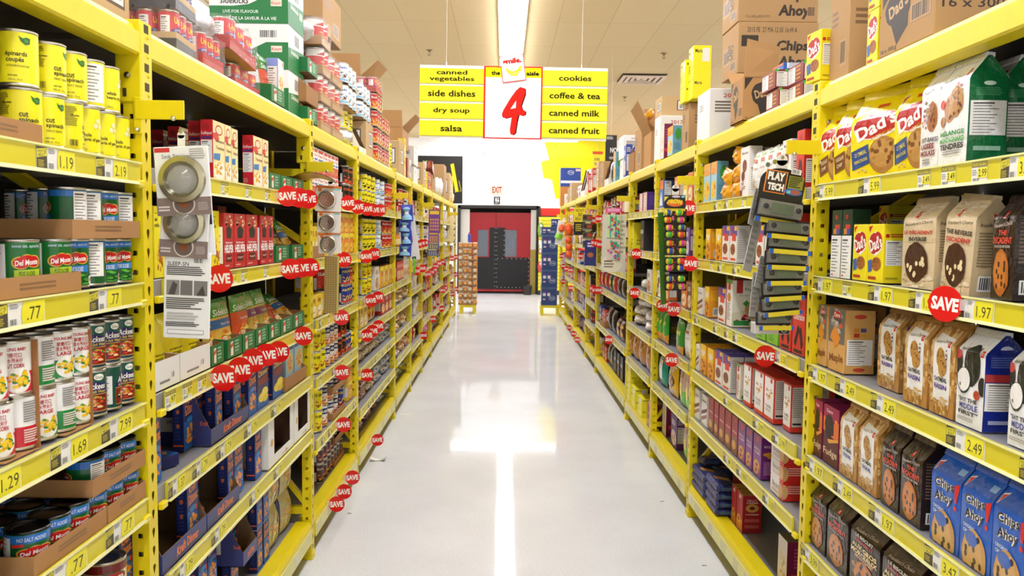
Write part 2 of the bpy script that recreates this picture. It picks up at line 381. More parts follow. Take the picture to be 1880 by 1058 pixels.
strip_light(.1, BACK-2.2, BACK+1.35, 'short added strip light brightening the end wall, unseen behind the aisle sign', 90, .55)  # added lamp, only there to whiten the end wall, hidden by the sign
p = on_y(1178, 143, 10); k = (CEIL-EYE)/(p.z-EYE)
vt = empty('ceiling_vent', (p.x*k, 10*k, CEIL)); tag(vt, 'square louvred air vent in the ceiling right of the aisle sign', 'vent')
mb = MB(); 
for i in range(4):
    a, b = .34-.085*i, .34-.085*i-.055
    z = -.03+.006*i
    for x0, x1, y0, y1 in ((-a, a, -a, -b), (-a, a, b, a), (-a, -b, -b, b), (b, a, -b, b)): mb.box(x0, x1, y0, y1, z-.012, z+.002, ('#d8ccb0', 'paint'))
mb.build('louvre', vt)
mb = MB(); mb.box(-.35, .35, -.35, .35, -.004, -.001, ('#4b4030', 'matt')); mb.build('vent_backing', vt)
for i, (a, b) in enumerate(((788, 92), (1219, 98), (1147, 178))):
    p = on_y(a, b, 10); k = (CEIL-EYE)/(p.z-EYE)
    s = empty('fire_sprinkler', (p.x*k, 10*k, CEIL)); tag(s, ('brass fire sprinkler on the ceiling above the canned vegetables panel', 'brass fire sprinkler on the ceiling between strip and cookie cartons', 'small brass fire sprinkler on the ceiling behind the air vent')[i], 'sprinkler', 'ceiling fire sprinklers')
    mb = MB(); mb.lathe([(.045, -.001), (.04, -.008), (.012, -.012), (.012, -.03), (.0, -.03)], 14, ('#8d7748', 'metal')); mb.build('escutcheon', s)
    mb = MB(); mb.tube([(-.012, 0, -.03), (-.016, 0, -.05), (0, 0, -.07)], .003, ('#8d7748', 'metal')); mb.tube([(.012, 0, -.03), (.016, 0, -.05), (0, 0, -.07)], .003, ('#8d7748', 'metal')); mb.lathe([(.0, -.069), (.022, -.07), (.02, -.073), (0, -.073)], 12, ('#8d7748', 'metal')); mb.build('deflector', s)
# ------------------------------------------------------------------ aisle sign
SY = 8.0
pa, pb = on_y(770, 118, SY), on_y(1113, 258, SY)
sg = empty('aisle_sign', ((pa.x+pb.x)/2, SY, pb.z)); tag(sg, 'large hanging aisle 4 sign listing canned vegetables, cookies and more', 'aisle sign')
sg.rotation_euler = (0, R_(.35), 0)
SW, SH = pb.x-pa.x, pa.z-pb.z-.008
flat = lambda y=0: (lambda u, v, o: (u, y-o, v))
def panel(name, x0, x1, z0, z1, col, prims, parent, th=.012, y=0):
    mb = MB(); mb.box(x0, x1, y, y+th, z0, z1, col, .002)
    art(mb, prims, x1-x0, z1-z0, lambda u, v, o: (x0+u, y-o, z0+v), off=.0012, fin='sign'); return mb.build(name, parent)
x1_ = -SW/2+SW*(887-770)/343; x2_ = -SW/2+SW*(994-770)/343
YEL = '#f4ee35'
for k, (a, b, names) in enumerate(((-SW/2, x1_, ('canned|vegetables', 'side dishes', 'dry soup', 'salsa')), (x2_, SW/2, ('cookies', 'coffee & tea', 'canned milk', 'canned fruit')))):
    mb = MB(); mb.box(a, b, .012, .022, 0, SH, ('#f7f6f0', 'sign')); mb.build('sign_backing', sg)
    hh = (SH-.03)/4
    for i, s in enumerate(names):
        z1 = SH-.03-i*hh; z0 = z1-hh+.022
        if '|' in s: pr = [('t', s.split('|')[0], .5, .74, .48, .3, '#2b2410', {'b': .022}), ('t', s.split('|')[1], .5, .28, .7, .38, '#2b2410', {'b': .022})]
        else: pr = [('t', s, .5, .5, {'side dishes': .74, 'dry soup': .57, 'salsa': .34, 'cookies': .5, 'coffee & tea': .78, 'canned milk': .78, 'canned fruit': .78}[s], .42 if s != 'cookies' else .36, '#2b2410', {'b': .022})]
        panel('category_panel', a, b, z0, z1, (YEL, 'sign'), pr, sg)
cw = x2_-x1_
four = [(.62, .72), (.70, .70), (.705, .62), (.64, .46), (.66, .415), (.715, .385), (.71, .34), (.66, .325), (.60, .34), (.575, .24), (.55, .09), (.51, .06), (.465, .07), (.455, .13), (.485, .31), (.375, .285), (.325, .30), (.315, .345), (.34, .40), (.47, .58), (.55, .67)]
hole = [(.555, .53), (.55, .43), (.46, .415)]
panel('aisle_number_panel', x1_, x2_, 0, SH, ('#e0352b', 'sign'), [('r', .03, .02, .975, .98, '#fbfbf9'), ('r', .03, .845, .975, .98, '#f6ef15'), ('t', 'the', .2, .905, .15, .062, '#2b2410', {'b': .05}), ('t', 'aisle', .83, .905, .22, .062, '#2b2410', {'b': .05}),
  ('p', [(a+.018, b-.006) for a, b in four], '#3a0d0a'), ('p', four, '#e3281f'), ('p', hole, '#fbfbf9')], sg, .014, -.004)
mb = MB(); a = .18
mb.box(-.115, .115, -.004, 0, -.13, .13, ('#e0503e', 'sign'))
art(mb, [('r', .03, .03, .97, .97, '#fdfdfb'), ('t', 'smile.', .5, .77, .8, .2, '#c8241a', {'b': .06}), ('p', [(.18, .52), (.24, .36), (.4, .22), (.62, .2), (.82, .36), (.86, .55), (.8, .55), (.66, .42), (.5, .38), (.36, .42), (.24, .54)], '#d8c62a'), ('p', [(.3, .33), (.5, .26), (.7, .3), (.78, .38), (.6, .32), (.42, .32)], '#f5ee90')], .23, .26, lambda u, v, o: (u-.115, -.004-o, v-.13), fin='sign', off=.001)
o = mb.build('smile_card', sg); o.location = ((x1_+x2_)/2-.005, -.012, SH-.02); o.rotation_euler = (0, R_(-8), 0)
for px in (818, 1065):
    x = -SW/2+SW*(px-770)/343; mb = MB(); mb.tube([(x, .015, SH-.01), (x, .015, SH+.03)], .006, ('#e8e6e0', 'sign')); mb.tube([(x, .015, SH+.03), (x, .015, CEIL-pb.z)], .0018, ('#e9e4d2', 'sign')); mb.build('hanger_wire', sg)
x = -SW/2+SW*(888-770)/343; mb = MB(); mb.tube([(x, .01, 0), (x, .01, -.13)], .0015, ('#e9e6dc', 'sign')); mb.box(x-.012, x+.012, .007, .013, -.17, -.11, ('#efeee6', 'sign')); mb.build('pull_tag', sg)
# wall signs
def wall_sign(name, pxa, pya, pxb, pyb, col, pr, label, Y=BACK-.03):
    a, b = on_y(pxa, pya, Y), on_y(pxb, pyb, Y); mb = MB(); mb.box(a.x, b.x, Y, Y+.025, b.z, a.z, col, .004)
    art(mb, pr, b.x-a.x, a.z-b.z, lambda u, v, o: (a.x+u, Y-o, b.z+v), off=.002); o = tag(mb.build(name), label, 'sign')
    if Y < BACK-1: m2 = MB(); m2.tube([((a.x+b.x)/2, Y+.012, a.z-.01), ((a.x+b.x)/2, Y+.012, CEIL)], .002, ('#e9e4d2', 'plastic')); m2.build('hanger_wire', o)
    return o
wall_sign('exit_sign', 900, 341, 925, 357, ('#e8dcc0', 'sign'), [('t', 'EXIT', .5, .52, .7, .74, '#a01c0c', {'b': .03})], 'small white EXIT sign with red letters above the swing doors')
wall_sign('restroom_sign', 907, 361, 918, 374.5, ('#231f1c', 'plastic'), [('e', .34, .8, .1, .08, '#f4f2ea'), ('r', .22, .4, .46, .7, '#f4f2ea'), ('r', .27, .2, .41, .42, '#f4f2ea'), ('e', .68, .8, .1, .08, '#f4f2ea'), ('p', [(.68, .74), (.86, .38), (.5, .38)], '#f4f2ea'), ('r', .61, .2, .75, .42, '#f4f2ea'), ('l', .2, .04, .85, .14, 1, '#cfcac0')], 'small black restroom sign with white figures below the EXIT sign')
wall_sign('price_poster', 1088, 278, 1106, 330, ('#f4e62a', 'card'), [('r', 0, .9, 1, 1, '#e0502a'), ('t', '100', .45, .72, .5, .1, '#5a4a20'), ('l', .2, .5, .7, .6, 2, '#8a7a30')], 'yellow poster with red top strip hanging above the right shelves', 14.6)
wall_sign('no_name_poster', 1112, 248, 1132, 296, ('#2b2825', 'card'), [('t', 'NO', .72, .42, .6, .2, '#f2f0ea', {'b': .03}), ('l', .1, .82, .8, .94, 3, '#cfcac2'), ('t', 'name', .6, .12, .5, .1, '#d8d4cc')], 'black poster with white lettering hanging above the right shelves', 11.4)
# slat wall by the door
a, b = on_y(990, 405, BACK-.4), on_y(1060, 559, BACK-.4)
sl = empty('slatwall_display', ((a.x+b.x)/2, BACK-.2, 0)); tag(sl, 'yellow slatted display wall right of the swing doors', 'display wall')
mb = MB(); W = b.x-a.x
for i in range(20): mb.box(-W/2, W/2, 0, .02, .12+i*.098, .12+i*.098+.088, ('#efd92a', 'paint'), .004)
mb.build('slat_panel', sl); mb = MB(); mb.box(-W/2, W/2, .02, .19, 0, 2.1, ('#2a2720', 'paint')); mb.build('backing_board', sl)
def blob(name, px, py, rpx, rpy, Y, col, label, cat, extra=None):
    p = on_y(px, py, Y); s = Y/F_PX; mb = MB()
    mb.lathe([(0, -rpy*s), (rpx*s*.75, -rpy*s*.8), (rpx*s, -rpy*s*.2), (rpx*s*.9, rpy*s*.5), (rpx*s*.5, rpy*s*.9), (0, rpy*s)], 12, col); 
    if extra: extra(mb, rpx*s, rpy*s)
    return tag(mb.build(name, None, p), label, cat)
Yh = BACK-.225
def frog(mb, a, b): mb.lathe([(0, -a*.5), (a*.5, 0), (0, a*.5)], 10, ('#f3f3ee', 'plastic'), (0, -a*.7, b*.5)); mb.lathe([(0, -a*.4), (a*.35, 0), (0, a*.35)], 8, ('#f3f3ee', 'plastic'), (0, 0, b*1.05))
blob('bath_mitt', 993, 422, 6, 14, Yh, ('#7da03a', 'matt'), 'green bath mitt with white patch hanging on the slat wall', 'bath mitt', frog)
for i, (py, c) in enumerate(((446, '#e8e2d8'), (453, '#79c043'), (461, '#e2474a'))):
    p = on_y(992.5, py, Yh); mb = MB(); mb.box(-.05, .05, -.02, .02, -.055, .055, (c, 'card'), .006); mb.box(-.03, .03, -.022, -.02, -.04, .04, ('#f5f0ea', 'card')); tag(mb.build('hanging_pack', None, p), ('white and red hook pack hanging on the slat wall, topmost', 'green hook pack hanging on the slat wall, middle', 'red hook pack hanging on the slat wall, lowest of three')[i], 'packet', 'hook packs on the slat wall')
blob('brush_pack', 992, 490, 5, 10, Yh, ('#d8483f', 'plastic'), 'red and white round pack hanging low on the slat wall', 'packet', frog)
# bin by the door
p = on_y(968, 543, BACK-.25); bn = empty('waste_bin', (p.x, BACK-.22, 0)); tag(bn, 'small dark waste bin on the floor by the swing doors', 'bin')
mb = MB(); mb.lathe([(0, 0), (.1, 0), (.125, .24), (.115, .24), (.095, .02), (0, .02)], 18, ('#2a2322', 'plastic')); mb.build('bin_body', bn); mb = MB(); mb.lathe([(.124, .22), (.134, .225), (.134, .245), (.122, .245)], 18, ('#3a302e', 'plastic')); mb.build('bin_rim', bn)
# ================================================================== shelving
RACKY = ('#ecd40c', 'paint'); RAILY = ('#dccd28', 'plastic'); ZN = ('#9b9a9c', 'zinc'); DK = ('#211d1a', 'matt')
def plate(mb, x0, x1, z0, z1, fn, hole, pitch, zs, m):
    """sheet x0..x1 by z0..z1 with a hole polygon (local, centred) in every pitch cell"""
    n = int((z1-z0)//pitch); xc = (x0+x1)/2
    for k in range(n):
        a, b = z0+k*pitch, z0+(k+1)*pitch; c = (a+b)/2
        ang = sorted([math.atan2(zz-c, xx-xc) for xx in (x0, x1) for zz in (a, b)]+[math.atan2(zz, xx) for xx, zz in hole])
        outer, inner = [], []
        for t in ang:
            dx, dz = math.cos(t), math.sin(t)
            q = min(((x1-xc)/abs(dx) if abs(dx) > 1e-6 else 9), ((b-c)/abs(dz) if abs(dz) > 1e-6 else 9)); outer.append((xc+dx*q, c+dz*q))
            best = 1e-3
            for i in range(len(hole)):
                (ax, az), (bx, bz) = hole[i-1], hole[i]; den = dx*(bz-az)-dz*(bx-ax)
                if abs(den) > 1e-12:
                    s = (ax*(bz-az)-az*(bx-ax))/den; u = (ax*dz-az*dx)/den
                    if s > 0 and -.001 <= u <= 1.001: best = s
            inner.append((xc+dx*best, c+dz*best))
        N = len(ang); vs = [fn(*p) for p in inner+outer]
        mb.add(vs, [(i, N+i, N+(i+1) % N, (i+1) % N) for i in range(N)], m)
    mb.add([fn(x0, z0+n*pitch), fn(x1, z0+n*pitch), fn(x1, z1), fn(x0, z1)], [(0, 1, 2, 3)], m)
PW, PD, PH = .055, .046, 2.16
tear = [(.0, -.016), (.004, -.006), (.008, .004), (.0065, .011), (0, .0135), (-.0065, .011), (-.008, .004), (-.004, -.006)]
sq = [(-.0065, -.0065), (.0065, -.0065), (.0065, .0065), (-.0065, .0065)]
def post_mesh():
    mb = MB(); h = PW/2
    plate(mb, -h, h, .035, PH, lambda x, z: (x, 0, z), tear, .0508, 0, RACKY)
    plate(mb, 0, PD, .035, PH, lambda y, z: (-h, PD-y, z), sq, .0508, 0, RACKY)
    plate(mb, 0, PD, .035, PH, lambda y, z: (h, y, z), sq, .0508, 0, RACKY)
    mb.box(-h-.004, h+.004, -.004, PD+.012, 0, .036, RACKY, .003)
    return mb
def brace_mesh():
    mb = MB(); h = .016
    for z in (.25, .95, 1.55, 1.93): mb.box(-h, h, PD, .55, z-.018, z+.018, RACKY)
    mb.box(-PW/2, PW/2, .54, .58, 0, PH, RACKY)
    for a, b in ((.28, .92), (1.58, 1.9)): mb.add([(-h, PD, a), (h, PD, a), (h, .55, b), (-h, .55, b), (-h, PD, a+.035), (h, PD, a+.035), (h, .55, b+.035), (-h, .55, b+.035)], [(0, 3, 2, 1), (4, 5, 6, 7), (0, 1, 5, 4), (1, 2, 6, 5), (2, 3, 7, 6), (3, 0, 4, 7)], RACKY)
    return mb
def sleeve_mesh():
    mb = MB(); h = .034
    mb.box(-h, h, -.005, .064, 1.975, 2.188, RACKY, .004)
    for k in range(4):
        z = 2.0+.05*k
        mb.box(-.014, .012, -.0056, -.0045, z+.008, z+.03, ('#4a3f10', 'matt')); mb.lathe([(0, -.009), (.005, -.008), (.006, -.005)], 8, RACKY, (.008, 0, z), axis='y')
    for sx in (-1, 1):
        mb.lathe([(0, sx*.041), (.008, sx*.039), (.009, sx*.034)], 8, ('#b9b4a4', 'metal'), (0, .03, 2.045), axis='x')
        mb.box(sx*h-.0006, sx*h+.0006, .034, .044, 1.99, 2.012, ('#3a3210', 'matt'))
    return mb
PM, BM, SM = post_mesh().build('post'), brace_mesh().build('rear_frame'), sleeve_mesh().build('beam_connector')
PROTO = [PM, BM, SM]
for o in PROTO: COL.objects.unlink(o)
TAGS = {}
def tag_obj(kind, price):
    """shelf ticket, left edge at x=0, lying on y=0 facing -y"""
    k = (kind, price)
    if k not in TAGS:
        mb = MB(); fn = lambda u, v, o: (u, -.0006-o, v)
        W, H = (.135, .047) if kind == 'a' else (.047, .05) if kind == 'b' else (.1, .046)
        mb.box(0, W, -.0006, 0, 0, H, ('#f1eee4', 'card'))
        if kind in 'ac':
            pr = [('r', 0, 0, .26, 1, '#4c4733'), ('p', [(.01, .5), (.25, .62), (.25, .98), (.01, .88)], '#e8dc3a'), ('t', "WON'T BE", .13, .8, .2, .14, '#3b3620', {'rot': 4}), ('t', 'BEAT', .13, .64, .17, .14, '#3b3620', {'rot': 4}), ('l', .03, .08, .24, .42, 4, '#b9a93a'),
                  ('l', .29, .72, .5, .95, 3, '#9c98a2'), ('b', .28, .02, .44, .36), ('p', [(.53, .02), (.97, .0), (.99, .96), (.97, 1), (.55, .98), (.51, .5)], '#f0e52a')]
            if price: pr.append(('t', price, .76, .46, .36 if len(price) > 3 else .28, .56, '#3a3416', {'b': .0}))
            else: pr.append(('r', .66, .25, .86, .66, '#8a7f30'))
        else:
            pr = [('r', .0, .7, 1, 1, '#8a8146'), ('t', "WON'T BE BEAT", .5, .85, .9, .17, '#e8dc3a'), ('b', .05, .02, .6, .22), ('l', .05, .3, .4, .6, 3, '#a8a4a4'), ('p', [(.42, .2), (1, .2), (1, .68), (.42, .66)], '#f0e52a')]
            if price: pr.append(('t', price, .71, .43, .5, .36, '#3a3416'))
        art(mb, pr, W, H, fn, off=.0003); o = mb.build('price_tag'); COL.objects.unlink(o); TAGS[k] = o
    return TAGS[k]
def link(o, parent, loc=(0, 0, 0), rot=None, sc_=None):
    c = o.copy(); COL.objects.link(c); c.parent = parent; c.location = loc
    if rot: c.rotation_euler = rot
    if sc_: c.scale = sc_
    return c
RAILS = {}
def bay(side, Ya, Yb, shelves, label, last=False, tags=(), printed=False, seed=0, back='#1c1916', base=True):
    X = XL if side == 'L' else XR; rz = R_(90) if side == 'L' else R_(-90)
    yc = (Ya+Yb)/2; L = Yb-Ya; sg_ = 1 if side == 'L' else -1
    t = empty('steel_shelving_bay', (X, yc, 0), rz); tag(t, label, 'shelving', 'yellow steel shelving bays')
    xn = sg_*(Ya-yc)-sg_*PW/2          # near post centre in local x
    ends = [xn]+([sg_*(Yb-yc)-sg_*PW/2] if last else [])
    for x in ends:
        link(PM, t, (x, 0, 0)); link(BM, t, (x, 0, 0)); link(SM, t, (x, 0, 0))
    # clear span between posts
    a, b = (Ya-yc, Yb-yc-PW) if side == 'L' else (-(Yb-yc-PW), -(Ya-yc)); 
    if side == 'L': a, b = Ya-yc, Yb-yc-PW
    else: a, b = -(Yb-yc)+PW, -(Ya-yc)
    a += .008; b -= .008
    mb = MB(); mb.prism([(.004, 2.097), (.05, 2.094), (.055, 2.1), (.055, 2.176), (.03, 2.177), (.0125, 2.174), (.009, 2.163), (-.003, 2.155), (-.003, 2.102)], a, b, RACKY); mb.build('top_beam', t)
    mb = MB(); mb.box(a, b, .055, .6, 2.15, 2.17, ('#6d675c', 'zinc')); mb.build('top_deck', t)
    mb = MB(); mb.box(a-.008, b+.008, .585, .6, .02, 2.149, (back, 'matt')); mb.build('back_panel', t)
    rnd = random.Random(seed)
    for z in shelves:
        mb = MB(); mb.box(a, b, .014, .575, z-.03, z-.004, ZN); mb.box(a, b, .004, .014, z-.056, z-.002, ZN, .002)
        for x0, x1 in ((a, a+.035), (b-.035, b)): mb.box(x0, x1, -.012, .004, z-.066, z-.046, RACKY, .003)
        mb.build('shelf_deck', t)
        mb = MB(); ra, rb = (a+.05, b-.012) if side == 'L' else (a+.012, b-.05)
        mb.box(ra, rb, -.004, .004, z-.056, z-.001, RAILY, .001); mb.prism([(-.0125, z-.058), (-.004, z-.058), (-.004, z-.054), (-.0105, z-.054), (-.0105, z-.05)], ra, rb, ('#f3efb4', 'gloss')); mb.prism([(-.0085, z-.004), (-.004, z-.006), (-.004, z), (-.0085, z)], ra, rb, ('#f3efa0', 'gloss'))
        if printed:
            x = ra+.01
            while x < rb-.11:
                wd = rnd.uniform(.05, .12); c = rnd.choice(['#d9d3a0', '#e4dc5a', '#cfc9a4', '#ded68c', '#dcd06a'])
                mb.add([(x, -.0045, z-.05), (x+wd, -.0045, z-.05), (x+wd, -.0045, z-.006), (x, -.0045, z-.006)], [(0, 1, 2, 3)], (c, 'card'))
                mb.add([(x+.005, -.005, z-.045), (x+wd*.4, -.005, z-.045), (x+wd*.4, -.005, z-.012), (x+.005, -.005, z-.012)], [(0, 1, 2, 3)], (rnd.choice(['#f0ede2', '#9d957a', '#e4dfcc']), 'card')); x += wd+rnd.uniform(.005, .08)
        r = mb.build('price_rail', t)
        for (zz, pa_, pb_, kind, price) in tags:
            if abs(zz-z) < .02:
                ya, yb_ = yat(pa_, X, z-.03), yat(pb_, X, z-.03)
                x0 = min(sg_*(ya-yc), sg_*(yb_-yc)); c = link(tag_obj(kind, price), r, (x0, -.0046, z-.0525)); 
                W = {'a': .135, 'b': .047, 'c': .1}[kind]; c.scale = (max(.6, min(1.5, abs(yb_-ya)/W)), 1, .98)
        if not printed and not any(abs(q[0]-z) < .02 for q in tags):
            x = ra+rnd.uniform(.02, .1)
            while x < rb-.14:
                k = rnd.choice('abbc'); link(tag_obj(k, ''), r, (x, -.0046, z-.0525), None, (1, 1, .95)); x += rnd.uniform(.14, .3)
    mb = MB(); mb.prism([(0, .1), (.075, .1), (.075, .2), (.012, .2), (.006, .192), (0, .18)], a, b, RACKY); mb.build('base_beam', t)
    mb = MB(); mb.box(a, b, .075, .575, .165, .192, ZN); mb.build('base_deck', t)
    mb = MB(); mb.box(a+.01, b-.01, -.006, -.0005, .095, .165, ('#e2dc86', 'plastic'), .001)
    x = a+.03
    while x < b-.15:
        wd = rnd.uniform(.05, .11); c = rnd.choice(['#d9d2b4', '#e4dfc6', '#d6cf9a', '#cfc7a8']); mb.box(x, x+wd, -.0075, -.0062, .106, .155, (c, 'card')); x += wd+rnd.uniform(.02, .22)
    mb.build('base_price_rail', t)
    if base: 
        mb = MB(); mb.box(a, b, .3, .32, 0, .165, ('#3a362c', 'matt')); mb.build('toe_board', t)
    RAILS[(side, round(Ya, 2))] = t
    return t
def bracket(side, Y, span=.128):
    """flat arm on the near face of a post that carries a hanging strip"""
    X = XL if side == 'L' else XR; s = 1 if side == 'L' else -1
    t = min((r for k, r in RAILS.items() if k[0] == side), key=lambda r: abs((r.location.y-Y)*1.0+.9))
    mb = MB(); x0, x1 = sorted((X-s*.012, X+s*(span)-s*.012)); y = Y-PW-.014
    mb.box(x0, x1, y, y+.004, 1.932, 1.981, RACKY, .0015); xm = sorted((X-s*.012, X+s*.0)); mb.box(xm[0]-.004, xm[1]+.004, y+.002, y+.012, 1.9, 1.99, RACKY, .002)
    mb.lathe([(0, -.008), (.006, -.006), (.007, 0)], 10, ('#cfcab8', 'metal'), (X-s*.004, y, 1.9), axis='y')
    mb.lathe([(0, -.006), (.005, -.005), (.005, 0)], 10, ('#cfcab8', 'metal'), (X+s*(span-.035), y, 1.94), axis='y')
    o = mb.build('strip_bracket'); o.parent = t; o.matrix_parent_inverse = t.matrix_basis.inverted(); return o
LP = [.35, 2.20, 4.03, 5.28, 7.10, 8.33, 9.47, 10.69, 12.6, 14.1, 15.97]
RP = [.97, 2.90, 4.69, 5.94, 7.17, 9.6, 10.83, 12.6, 14.5, 15.95]
LS = [(1.82, 1.51, 1.193, .935, .69), (1.815, 1.512, 1.197, .937, .668), (1.82, 1.51, 1.2, .9, .58), (1.82, 1.51, 1.2, .985, .735, .46), (1.82, 1.51, 1.2, .985, .735, .51), (1.82, 1.5, 1.3, 1.05, .73, .45), (1.82, 1.5, 1.2, .9, .6), (1.82, 1.5, 1.2, .9, .55), (1.82, 1.55, 1.3, 1.0, .7, .4), (1.8, 1.5, 1.2, .85, .5)]
RS = [(1.83, 1.513, 1.2, .875, .552), (1.828, 1.517, 1.202, .876, .6), (1.833, 1.522, 1.202, .892, .582), (1.83, 1.52, 1.2, .885, .582), (1.83, 1.6, 1.305, 1.048, .625), (1.83, 1.5, 1.25, .8, .52), (1.83, 1.5, 1.2, .9, .6), (1.83, 1.5, 1.2, .9, .5), (1.8, 1.45, 1.1, .8, .5)]
zs = LS[0]
TL0 = [(zs[0], 62, 133, 'a', '1.19'), (zs[0], 172, 230, 'a', '2.19'), (zs[1], -18, 78, 'a', '.77'), (zs[1], 160, 219, 'a', '.77'), (zs[2], -62, 34, 'a', '1.29'), (zs[2], 88, 157, 'a', '1.69'), (zs[2], 182, 239, 'a', '7.99'), (zs[3], 70, 156, 'a', '.77'), (zs[3], 190, 243, 'a', '.77')]
zs = LS[1]
TL1 = [(zs[0], 403, 430, 'b', '2.29'), (zs[0], 448, 468, 'b', '2.29'), (zs[0], 484, 499, 'b', '.29'), (zs[1], 420, 432, 'b', '1.67'), (zs[1], 440, 454, 'b', '1.67'), (zs[1], 482, 503, 'b', '1.67'), (zs[2], 300, 321, 'b', '.97'), (zs[2], 332, 350, 'b', '.97'), (zs[2], 360, 378, 'b', '.97'),
  (zs[3], 305, 337, 'a', '1.37'), (zs[3], 350, 379, 'a', '1.79'), (zs[3], 394, 423, 'a', '1.79'), (zs[3], 445, 470, 'a', '1.79'), (zs[3], 495, 514, 'c', '.79'), (zs[4], 318, 352, 'a', '1.79'), (zs[4], 385, 412, 'a', '1.79'), (zs[4], 455, 474, 'c', '1.79'), (zs[4], 500, 516, 'c', '.77')]
zs = RS[0]
TR0 = [(zs[0], 1499, 1534, 'a', '5.99'), (zs[0], 1579, 1620, 'a', '5.99'), (zs[0], 1688, 1711, 'b', '3.49'), (zs[0], 1732, 1758, 'b', '3.49'), (zs[0], 1788, 1817, 'b', '2.99'), (zs[0], 1842, 1905, 'a', '3.99'), (zs[1], 1496, 1530, 'a', '1.97'), (zs[1], 1550, 1566, 'b', '1.97'), (zs[1], 1597, 1642, 'a', '1.97'), (zs[1], 1672, 1722, 'a', '1.97'), (zs[1], 1757, 1829, 'a', '1.97'),
  (zs[2], 1487, 1520, 'a', '1.97'), (zs[2], 1536, 1574, 'a', '2.49'), (zs[2], 1602, 1648, 'a', '2.49'), (zs[2], 1741, 1812, 'a', '2.49'), (zs[2], 1876, 1950, 'a', '2.49'), (zs[3], 1481, 1514, 'a', '1.97'), (zs[3], 1532, 1568, 'a', '2.49'), (zs[3], 1598, 1645, 'a', '1.97'), (zs[3], 1701, 1764, 'a', '3.47'), (zs[4], 1473, 1505, 'a', '3.99')]
zs = RS[1]
TR1 = [(zs[0], 1312, 1327, 'c', '1.99'), (zs[0], 1331, 1348, 'c', '1.99'), (zs[0], 1364, 1372, 'b', ''), (zs[1], 1305, 1316, 'b', ''), (zs[1], 1319, 1333, 'c', '1.99'), (zs[1], 1346, 1362, 'c', ''), (zs[2], 1276, 1289, 'c', ''), (zs[2], 1311, 1326, 'c', '2.79'), (zs[2], 1331, 1347, 'c', '3.77'), (zs[2], 1347, 1366, 'c', '3.77'), (zs[2], 1423, 1447, 'a', '3.50'), (zs[3], 1330, 1345, 'c', '2.99'), (zs[3], 1384, 1404, 'c', '2.99'), (zs[3], 1419, 1445, 'a', '2.99'), (zs[4], 1330, 1345, 'c', ''), (zs[4], 1354, 1372, 'c', '1.99'), (zs[4], 1402, 1424, 'a', '3.00')]
NB = ['nearest to the camera', 'second from the camera', 'third from the camera', 'fourth from the camera', 'fifth from the camera', 'sixth from the camera', 'seventh from the camera', 'eighth from the camera', 'ninth from the camera', 'at the far end']
for i in range(len(LP)-1):
    bay('L', LP[i], LP[i+1], LS[i], 'yellow steel shelving bay on the canned goods side, '+NB[i], i == len(LP)-2, TL0 if i == 0 else TL1 if i == 1 else (), i > 3, i)
for i in range(len(RP)-1):
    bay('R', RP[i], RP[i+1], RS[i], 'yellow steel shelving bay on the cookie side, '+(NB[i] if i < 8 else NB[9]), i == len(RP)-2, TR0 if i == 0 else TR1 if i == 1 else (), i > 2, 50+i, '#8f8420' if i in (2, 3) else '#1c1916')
# ================================================================== products: one prototype of each kind
P = {}          # key -> dict(o, name, w, d, h, desc, cat)
def reg(key, o, name, w, d, h, desc, cat):
    def un(q):
        for c in q.children: un(c)
        COL.objects.unlink(q)
    un(o); P[key] = dict(o=o, name=name, w=w, d=d, h=h, desc=desc, cat=cat)
def carton(key, name, desc, w, d, h, col, front=(), side=None, sidecol=None, topcol=None, top=(), fin='card', cat='box', bev=.0015, flaps=False):
    mb = MB(); sc_, tc_ = (sidecol or col, fin), (topcol or sidecol or col, fin)
    mb.box(-w/2, w/2, 0, d, 0, h, (col, fin), bev, {'L': sc_, 'R': sc_, 'T': tc_, 'D': sc_, 'B': (col, fin)})
    art(mb, front, w, h, lambda u, v, o: (u-w/2, -o, v))
    s = side if side is not None else [('n', .12, .2, .88, .7), ('l', .12, .76, .88, .92, 3, '#d8cfc0')]
    art(mb, s, d, h, lambda u, v, o: (-w/2-o, d-u, v)); art(mb, s, d, h, lambda u, v, o: (w/2+o, u, v))
    if top: art(mb, top, w, d, lambda u, v, o: (u-w/2, v, h+o))
    reg(key, mb.build(name), name, w, d, h, desc, cat)
